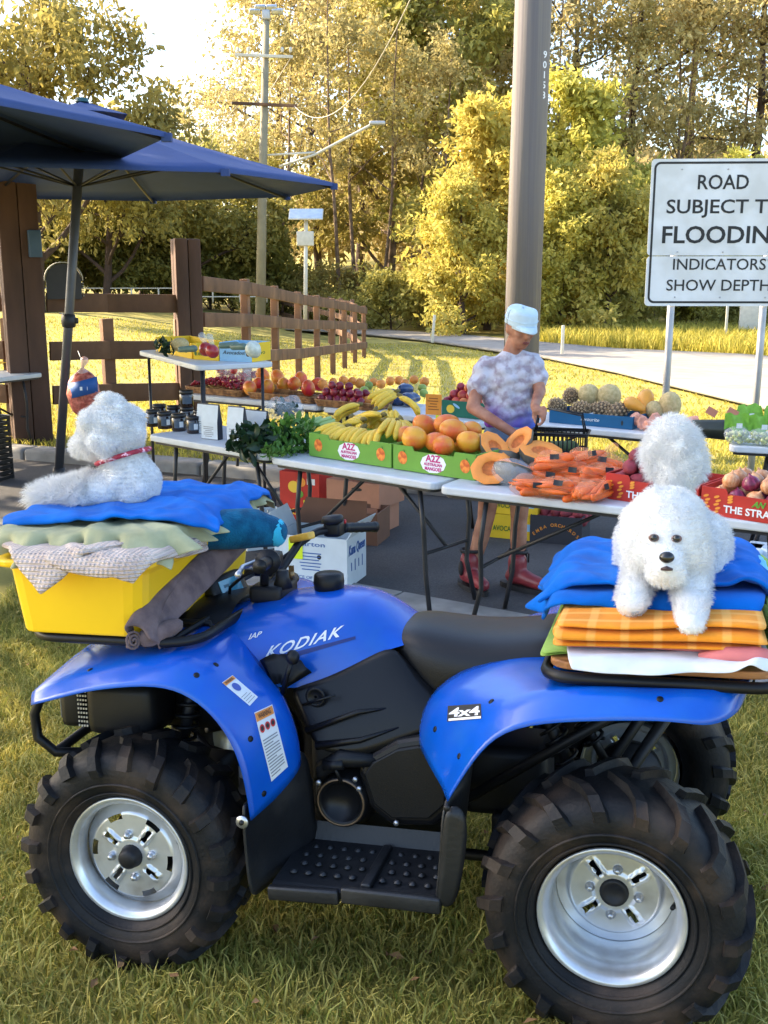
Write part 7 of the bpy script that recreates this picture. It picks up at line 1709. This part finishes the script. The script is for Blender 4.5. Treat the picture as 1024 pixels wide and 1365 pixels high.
# warning sign
sy = 8.95; t = thing('road_sign', 'white road subject to flooding sign on two posts', 'sign', Yp(966, 620, sy), (0, 0, -.06)); TM = Matrix.Translation(t.location) @ Euler(t.rotation_euler).to_matrix().to_4x4(); 
def SG(px, py): return TM.inverted() @ Yp(px, py, sy)
x0, x1 = SG(866, 300).x, SG(1067, 300).x; z1, z0 = SG(966, 211).z, SG(966, 408).z; W_, H_ = x1 - x0, z1 - z0; cx, cz = (x0 + x1) / 2, (z0 + z1) / 2
M_sign = mat('sign_face', S(232, 232, 230), rough=.4, var=.06, vs_=3, col2=S(218, 217, 212), cs=4); M_signback = mat('sign_alu', (.5, .5, .5), rough=.5, metal=.5, var=.1)
FXZ = Matrix(((1, 0, 0, 0), (0, 0, -1, 0), (0, 1, 0, 0), (0, 0, 0, 1)))
def plate(name, ax0, ax1, az0, az1, r, y0, y1, m, par):
    g = MB(); g.prism([(x, y) for x, y, _ in rrect(ax0, ax1, az0, az1, 0, r, 5)], -y1, -y0, FXZ); o = g.build(name, m, par); fixnormals(o.data); return o
zs = SG(966, 341).z
b1 = plate('upper_plate', x0, x1, zs + .003, z1, .03, 0, .004, M_sign, t); b2 = plate('lower_plate', x0, x1, z0, zs - .003, .03, 0, .004, M_sign, t)
g = MB(); m_ = .022; bp_ = rrect(x0 + m_, x1 - m_, z0 + m_, z1 - m_, 0, .05, 6); n_b = len(bp_); bq = rrect(x0 + m_ + .017, x1 - m_ - .017, z0 + m_ + .017, z1 - m_ - .017, 0, .035, 6)
g.add([(p[0], -.0015, p[1]) for p in bp_] + [(p[0], -.0015, p[1]) for p in bq], [(k, (k + 1) % n_b, n_b + (k + 1) % n_b, n_b + k) for k in range(n_b)]); o = g.build('border', M_ink, t); fixnormals(o.data)
for s_, py, h, wpx, bo in (('ROAD', 243.5, .155, (931, 998), .012), ('SUBJECT TO', 276, .150, (890, 1046), .012), ('FLOODING', 314, .185, (884, 1050), .018), ('INDICATORS', 353, .125, (898, 1020), .006), ('SHOW DEPTH', 381, .125, (890, 1026), .006)):
    z = SG(966, py).z; xa, xb = SG(wpx[0], py).x, SG(wpx[1], py).x
    print_text('lettering', s_, h * 1.0, M_ink, t, ((xa + xb) / 2, -.002, z), bold=bo, width=xb - xa)
for fx in (.2, .5, .8):
    for zz in (z1 - .08, z0 + .07, zs + .03, zs - .03):
        g = MB(); g.lathe([(0, .004), (.006, .003), (.007, 0)], 8, Matrix.Translation((x0 + W_ * fx, -.001, zz)) @ Matrix.Rotation(PI / 2, 4, 'X')); g.build('rivet', M_signback, t)
for px in (897, 1019):
    xx = SG(px, 410).x; g = MB(); g.tube([(xx, .045, z1 - .1), (xx, .045, -.6)], .030, 12); g.build('sign_post', mat('galv_post', (.42, .42, .43), rough=.5, metal=.5, var=.15) if 'galv_post' not in bpy.data.materials else bpy.data.materials['galv_post'], t)
for zz in (z1 - .18, z0 + .2): g = MB(); g.box((cx, .012, zz), (W_ * .92, .02, .04)); g.build('back_rail', M_signback, t)
# concrete utility pole with lamps and wires
uy = 36.0; t = thing('utility_pole', 'tall pale utility pole with cross arms and floodlights in the distance', 'pole', Yp(347, 428, uy)); o0 = Vector(t.location)
def UP(px, py, y=uy): return Yp(px, py, y) - o0
g = MB(); g.tube([UP(347, 428), UP(350, 250), UP(355, 28)], [.17, .14, .10], 12); g.build('pole_shaft', mat('concrete_pole', S(142, 134, 112), rough=.8, var=.2, vs_=2), t)
for a_, b_, m_ in (((314, 74), (391, 77), M_pipe), ((310, 138), (397, 142), M_wood_rail)): g = MB(); p, q = UP(*a_), UP(*b_); mid = (p + q) / 2; g.bbox(mid - Vector((0, .14, 0)), ((q - p).length, .10, .09), .01, (0, -math.atan2((q - p).z, (q - p).x), 0)); g.build('cross_arm', m_, t)
for px, py in ((340, 15), (370, 15), (347, 10), (362, 10)): g = MB(); g.bbox(UP(px, py), (.34, .25, .17), .04, (.3, 0, 0)); g.build('floodlight', M_steel, t)
g = MB(); g.bbox(UP(355, 20), (.25, .25, .30), .05); g.build('lamp_head', M_signback, t)
for px in (318, 332, 377, 388): g = MB(); g.lathe([(0, .16), (.04, .14), (.05, .05), (.03, 0), (0, 0)], 8, Matrix.Translation(UP(px, 74) + Vector((0, -.14, .07)))); g.build('insulator', M_pipe, t)
g = MB(); g.tube([UP(351, 207), UP(420, 203)], .035, 6); g.tube([UP(372, 222), UP(420, 206), UP(495, 166), UP(510, 164)], .045, 6); g.build('street_light_arm', M_pipe, t)
g = MB(); g.bbox(UP(503, 164), (.5, .25, .12), .04); g.build('street_light', M_signback, t)
for k, (a_, b_, sg) in enumerate((((391, 140, uy), (560, -30, 22), 1.2), ((320, 74, uy), (200, 260, 60), .6), ((388, 77, uy), (240, 250, 60), .6), ((318, 140, uy), (150, 262, 60), .6))):
    p, q = Yp(*a_), Yp(*b_); g = MB(); g.tube([p.lerp(q, i / 16) - Vector((0, 0, sg * 4 * (i / 16) * (1 - i / 16))) - p for i in range(17)], .013, 5); o = g.build('power_wire', mat('wire_grey', S(170, 165, 155), rough=.6, var=0) if k == 0 else bpy.data.materials['wire_grey']); o.location = p
    tag(o, ('sagging wire rising from the pole to the upper right', 'upper left wire leaving the top cross arm', 'second wire leaving the top cross arm', 'lower wire leaving the brown cross arm')[k], 'wire')
# solar speed counter
syy = 33.0; t = thing('solar_counter', 'small solar panel and box on a white post beyond the fence', 'solar panel', Yp(407, 432, syy)); o0 = Vector(t.location); SP = lambda px, py: Yp(px, py, syy) - o0
g = MB(); g.tube([SP(407, 432), SP(408, 288)], .06, 8); g.build('post', M_pipe, t)
g = MB(); g.bbox(SP(408, 285), (.95, .55, .04), .01, (.55, 0, 0)); sp_ = g.build('panel', mat('solar_cell', S(180, 190, 200), rough=.2, var=.1, coat=.5), t)
g = MB(); g.bbox(SP(408, 285) + Vector((0, 0, -.01)), (1.0, .60, .03), .01, (.55, 0, 0)); g.build('panel_frame', M_pipe, t)
g = MB(); g.bbox(SP(407, 318), (.50, .2, .42), .03); g.build('control_box', M_pipe, t)
# small markers beyond the road
for k, (px, py, y, h, lab) in enumerate(((577, 447, 30, .55, 'leaning white marker post at the edge of the road'), (750, 461, 27, .5, 'small white marker post beyond the road behind the shopper'), (968, 440, 34, 1.1, 'thin white marker post left of the pale box beyond the road'))):
    t = thing('marker_post', lab, 'marker post', Yp(px, py, y), (0, .08 * (1 if k == 0 else 0), 0)); g = MB(); g.bbox((0, 0, h / 2 - .1), (.075, .04, h + .2), .01); g.build('post', M_pipe, t)
t = thing('depth_board', 'pale board on two legs beyond the road under the sign', 'board', Yp(997, 442, 36)); 
g = MB(); g.bbox((0, 0, .55), (.62, .08, .95), .02); g.build('board', M_pipe, t)
for s_ in (-.25, .25): g = MB(); g.box((s_, .05, .0), (.08, .06, .5)); g.build('leg', M_pipe, t)

# ------------------------------------------------------------------ trees
M_bark_d = mat('bark_dark', S(72, 56, 46), rough=.9, var=.3, vs_=6, bump=.6, bs=20); M_bark_p = mat('bark_pale', S(138, 116, 96), rough=.85, var=.3, vs_=4, bump=.4, bs=14, col2=S(96, 78, 64), cs=3)
def leafmat(n, c1, c2, tr=.45): return mat(n, c1, rough=.55, var=.22, vs_=.9, col2=c2, attr='v', trans=tr, spec=.25, objvar=.14, huevar=.012)
M_lf_dark = leafmat('leaf_dark', S(100, 104, 52), S(156, 146, 76)); M_lf_gum = leafmat('leaf_gum', S(152, 142, 92), S(206, 188, 126)); M_lf_bright = leafmat('leaf_bright', S(174, 168, 74), S(224, 210, 116), .5); M_lf_mid = leafmat('leaf_mid', S(136, 132, 68), S(192, 178, 100))
def tree_meshes(seed, H, trunk_r, crown_base, spread, nb, nl, leaf, clump, bark, lm, lean=.06, droop=.0, kind='gum', sub=3):
    q = random.Random(seed); r = np.random.default_rng(seed); tb = MB(); ends = []
    def limb(p, d, L_, rad, depth):
        pts = [p]; rs = [rad]; dd = d.copy(); n = 5
        for i in range(n):
            dd = (dd + Vector((q.gauss(0, .13), q.gauss(0, .13), q.gauss(.02, .08)))).normalized(); pts.append(pts[-1] + dd * (L_ / n)); rs.append(rad * (1 - .72 * (i + 1) / n))
        tb.tube(pts, rs, 6 if depth else 8, cap=False)
        if depth < 2:
            for k in range(sub):
                i = q.randint(2, n); nd = (dd + Vector((q.gauss(0, .7), q.gauss(0, .7), q.gauss(.1, .35)))).normalized(); limb(pts[i], nd, L_ * q.uniform(.4, .65), rs[i] * .7, depth + 1)
        ends.extend(pts[-2:]); 
        if depth: ends.extend(pts[2:4])
    pts = []; p = Vector((0, 0, -.3)); d = Vector((q.gauss(0, lean), q.gauss(0, lean), 1)); n = 9; rs = []
    for i in range(n + 1): pts.append(p); rs.append(trunk_r * (1 - .80 * i / n)); d = (d + Vector((q.gauss(0, .05), q.gauss(0, .05), .25))).normalized(); p = p + d * (H * .92 / n)
    tb.tube(pts, rs, 9, cap=False)
    for k in range(nb):
        f = crown_base + (1 - crown_base) * (k + q.random()) / nb; i = min(int(f * n), n - 1); pt = pts[i].lerp(pts[i + 1], f * n - i); a = k * 2.4 + q.uniform(-.5, .5); el = q.uniform(.15, .9)
        L_ = spread * (1.15 - .75 * (f - crown_base) / max(1 - crown_base, .05)) * q.uniform(.7, 1.15); limb(pt, Vector((math.cos(a), math.sin(a), el)).normalized(), L_, rs[i] * .5, 0 if kind != 'bush' else 1)
    ends.append(pts[-1]); E_ = np.array([e[:] for e in ends])
    c_ = E_[r.integers(0, len(E_), nl // 14)] + r.normal(0, clump * .55, (nl // 14, 3))
    P = np.repeat(c_, 14, 0) + r.normal(0, clump * .30, (len(c_) * 14, 3)) * np.array([1.15, 1.15, .8]); P[:, 2] -= droop * np.abs(r.normal(0, 1, len(P)))
    m = len(P); D = r.normal(0, 1, (m, 3)) + np.array([0, 0, -.35 - droop]); D /= np.linalg.norm(D, axis=1)[:, None]; S_ = np.cross(D, r.normal(0, 1, (m, 3))); S_ /= np.linalg.norm(S_, axis=1)[:, None]
    L_ = leaf * r.uniform(.6, 1.4, m)[:, None]; W2 = L_ * r.uniform(.16, .30, m)[:, None]; mid = P + D * L_ * .5 + np.cross(D, S_) * L_ * .08
    V = np.stack([P, mid + S_ * W2, P + D * L_, mid - S_ * W2], 1).reshape(-1, 3); i = np.arange(m)[:, None] * 4
    Fa = np.concatenate([i + np.array([[0, 1, 2]]), i + np.array([[0, 2, 3]])], 0)
    keep = V[:, 2].reshape(-1, 4).min(1) > .05; km = np.concatenate([keep, keep]); Fa = Fa[km]
    cme = npmesh('crown', V, Fa, False, np.repeat(np.clip(np.repeat(r.uniform(0, 1, len(c_)), 14) * .6 + r.uniform(0, .4, m), 0, 1), 4)); cme.materials.append(lm)
    tme = tb.mesh('trunk'); tme.materials.append(bark); return tme, cme
kinds = {
 'sapling': tree_meshes(61, 15, .11, .45, 2.4, 9, 2400, .24, .55, M_bark_p, M_lf_gum, lean=.16, droop=.12),
 'gum1': tree_meshes(11, 17, .26, .42, 5.0, 9, 5200, .27, .75, M_bark_d, M_lf_gum, droop=.15), 'gum2': tree_meshes(12, 19, .30, .36, 5.6, 10, 6000, .27, .75, M_bark_p, M_lf_gum, droop=.15), 'gum3': tree_meshes(13, 16, .22, .5, 4.4, 9, 4600, .26, .7, M_bark_d, M_lf_gum, droop=.1, lean=.12),
 'broad1': tree_meshes(21, 9.5, .30, .12, 5.2, 12, 15000, .28, .75, M_bark_d, M_lf_mid), 'broad2': tree_meshes(22, 8.5, .26, .10, 4.6, 12, 14000, .30, .75, M_bark_d, M_lf_mid),
 'bright1': tree_meshes(31, 8.6, .16, .04, 2.5, 22, 15000, .26, .50, M_bark_d, M_lf_bright, kind='bush'), 'bright2': tree_meshes(32, 7.0, .14, .03, 2.2, 20, 13000, .25, .48, M_bark_d, M_lf_bright, kind='bush'),
 'tall1': tree_meshes(41, 18, .24, .12, 3.6, 18, 17000, .32, .7, M_bark_p, M_lf_mid), 'darkbush': tree_meshes(52, 3.4, .07, .02, 2.0, 14, 8000, .22, .46, M_bark_d, M_lf_dark, kind='bush'), 'shrub': tree_meshes(51, 2.4, .05, .02, 1.5, 12, 4200, .20, .38, M_bark_d, M_lf_mid, kind='bush')}
def tree(kind, px, y, label, h=1.0, name='tree', group=None, wide=1.0, yaw=None, dark=None):
    x = gpt(px, y); t = thing(name, label, 'tree' if name not in ('shrub', 'bush') else name, (x, y, gz(x, y)), (0, 0, random.uniform(0, 6) if yaw is None else yaw), group); t.scale = (h * wide, h * wide, h)
    tm, cmesh = kinds[kind]; link('trunk', tm, None, t); link('crown', cmesh, None, t); return t
LEFT = 'dark trees behind the left field'; RIGHT = 'tall gum trees on the slope'; BR = 'bright yellow green trees along the road'
for k, px, y, h, w_, lab in (('broad1', -330, 44, 1.0, 1.0, 'broad dark tree at the far left edge behind the umbrella'), ('broad1', 50, 36, .98, .85, 'broad golden topped tree above the umbrella at the left'), ('broad2', 140, 40, .72, .9, 'dark broad tree behind the left fence and umbrella pole'), ('broad2', 235, 44, .66, 1.1, 'low dark tree under the far umbrella tip'), ('broad1', 310, 48, .72, .9, 'low bushy tree left of the utility pole'), ('broad2', 190, 52, .75, 1.2, 'bushy tree deeper behind the left field')):
    tree(k, px, y, lab, h, 'broad_tree', LEFT, w_)
for k, px, y, h, lab in (('gum2', 252, 80, .72, 'lone distant gum rising in the sky gap'), ('gum1', 375, 60, 1.0, 'gum tree just right of the utility pole'), ('gum3', 430, 55, 1.05, 'slender gum above the street light'), ('gum2', 325, 70, .72, 'gum tree left of the utility pole top'), ('tall1', 520, 52, 1.02, 'tall leafy tree with light foliage right of the gap'), ('tall1', 590, 49, 1.05, 'tall leafy tree left of the power pole'), ('gum1', 480, 62, 1.1, 'gum tree behind the tall leafy trees'), ('tall1', 645, 56, 1.0, 'tall leafy tree hidden behind the power pole'), ('gum3', 760, 52, 1.15, 'slender gum just right of the power pole'), ('gum1', 835, 50, 1.05, 'dark trunked gum above the bright trees'), ('gum2', 905, 56, 1.0, 'gum tree above the left edge of the sign'), ('gum1', 985, 50, 1.1, 'forked dark gum above the road sign'), ('gum3', 1060, 54, 1.1, 'gum tree at the upper right corner'), ('gum2', 1120, 60, 1.0, 'gum tree past the right edge'), ('gum3', 690, 64, 1.0, 'gum crown right behind the power pole top')):
    tree(k, px, y, lab, h, 'gum_tree', RIGHT)
for k, px, y, h, lab in (('bright1', 650, 41, .98, 'bright yellow green tree left of the power pole'), ('bright2', 620, 38, .78, 'low bright tree left of the shopper cap'), ('bright1', 775, 43, 1.12, 'tallest bright yellow green tree right of the power pole'), ('bright2', 815, 38, .86, 'bright rounded tree beside the road sign'), ('bright2', 745, 38, .75, 'low bright tree right behind the shopper'), ('bright1', 850, 45, .75, 'bright tree half hidden by the road sign'), ('bright2', 960, 43, .9, 'bright tree hidden behind the road sign'), ('bright2', 1050, 44, .9, 'bright tree at the right edge behind the sign')):
    tree(k, px, y, lab, h, 'bright_tree', BR)
random.seed(99); n_s = 0
for px in list(range(345, 620, 26)) + list(range(690, 1120, 40)):
    y = random.uniform(40, 47); n_s += 1
    o = tree('shrub', px + random.uniform(-8, 8), y, 'low green shrub along the foot of the wood', random.uniform(.5, .95), 'shrub', 'shrubs along the foot of the wood')
for k, px in enumerate(range(40, 350, 30)):
    tree('darkbush', px, random.uniform(40, 46), 'dense dark bush behind the left field under the trees', random.uniform(.8, 1.25), 'bush', 'dark bushes behind the left field')
for k, (px, y, h) in enumerate(((360, 46, .85), (395, 47, .8), (452, 45, .9), (478, 47, .95), (505, 46, .85), (540, 48, .9), (565, 45, .8), (735, 48, 1.0), (800, 47, .95), (870, 48, 1.05), (925, 47, .95), (955, 49, 1.0), (1010, 48, 1.05))):
    tree('sapling', px, y, 'thin trunked young gum with sparse foliage at the edge of the wood', h, 'young_gum', 'thin young gums at the edge of the wood')
# the wood on the hill: one mass
def wood():
    r = np.random.default_rng(5); Vs, Fs, As = [], [], []; nb = 0
    for k in range(66):
        y = r.uniform(56, 100); px = r.uniform(380, 1250) if k < 52 else r.uniform(-250, 330); x = gpt(px, y)
        if k >= 52: y = r.uniform(62, 80); x = gpt(px, y)
        z0 = gz(x, y); hh = r.uniform(5, 9) if k < 52 else r.uniform(3, 5); n = 1500
        c_ = r.normal(0, 1, (n // 12, 3)); c_ /= np.linalg.norm(c_, axis=1)[:, None]; c_ *= r.uniform(.45, 1, (len(c_), 1)) ** .5; c_ = c_ * np.array([2.6, 2.6, hh * .36]) + np.array([x, y, z0 + hh * .60])
        P = np.repeat(c_, 12, 0) + r.normal(0, .42, (len(c_) * 12, 3)); m = len(P)
        D = r.normal(0, 1, (m, 3)); D[:, 2] -= .4; D /= np.linalg.norm(D, axis=1)[:, None]; S_ = np.cross(D, r.normal(0, 1, (m, 3))); S_ /= np.linalg.norm(S_, axis=1)[:, None]; L_ = r.uniform(.3, .7, (m, 1)); W2 = L_ * .26
        V = np.stack([P, P + D * L_ * .5 + S_ * W2, P + D * L_, P + D * L_ * .5 - S_ * W2], 1).reshape(-1, 3); i = np.arange(m)[:, None] * 4 + nb
        Vs.append(V); Fs.append(np.concatenate([i + np.array([[0, 1, 2]]), i + np.array([[0, 2, 3]])], 0)); As.append(np.repeat(r.uniform(0, 1, m) * .5 + r.uniform(0, .5), 4)); nb += len(V)
    me = npmesh('wood', np.concatenate(Vs), np.concatenate(Fs), False, np.concatenate(As)); o = link('far_wood', me, M_lf_gum); tag(o, 'far wooded slope behind the nearer trees', 'wood', kind='stuff')
wood()

# big shade tree standing out of view at the left
t = thing('shade_tree', 'broad shade tree standing left of the stall', 'tree', (-10.6, 8.2, -.05), (0, 0, 1.1)); t.scale = (1.0, .95, 1.0)
tm, cmesh = kinds['broad1']; link('trunk', tm, None, t); link('crown', cmesh, None, t)
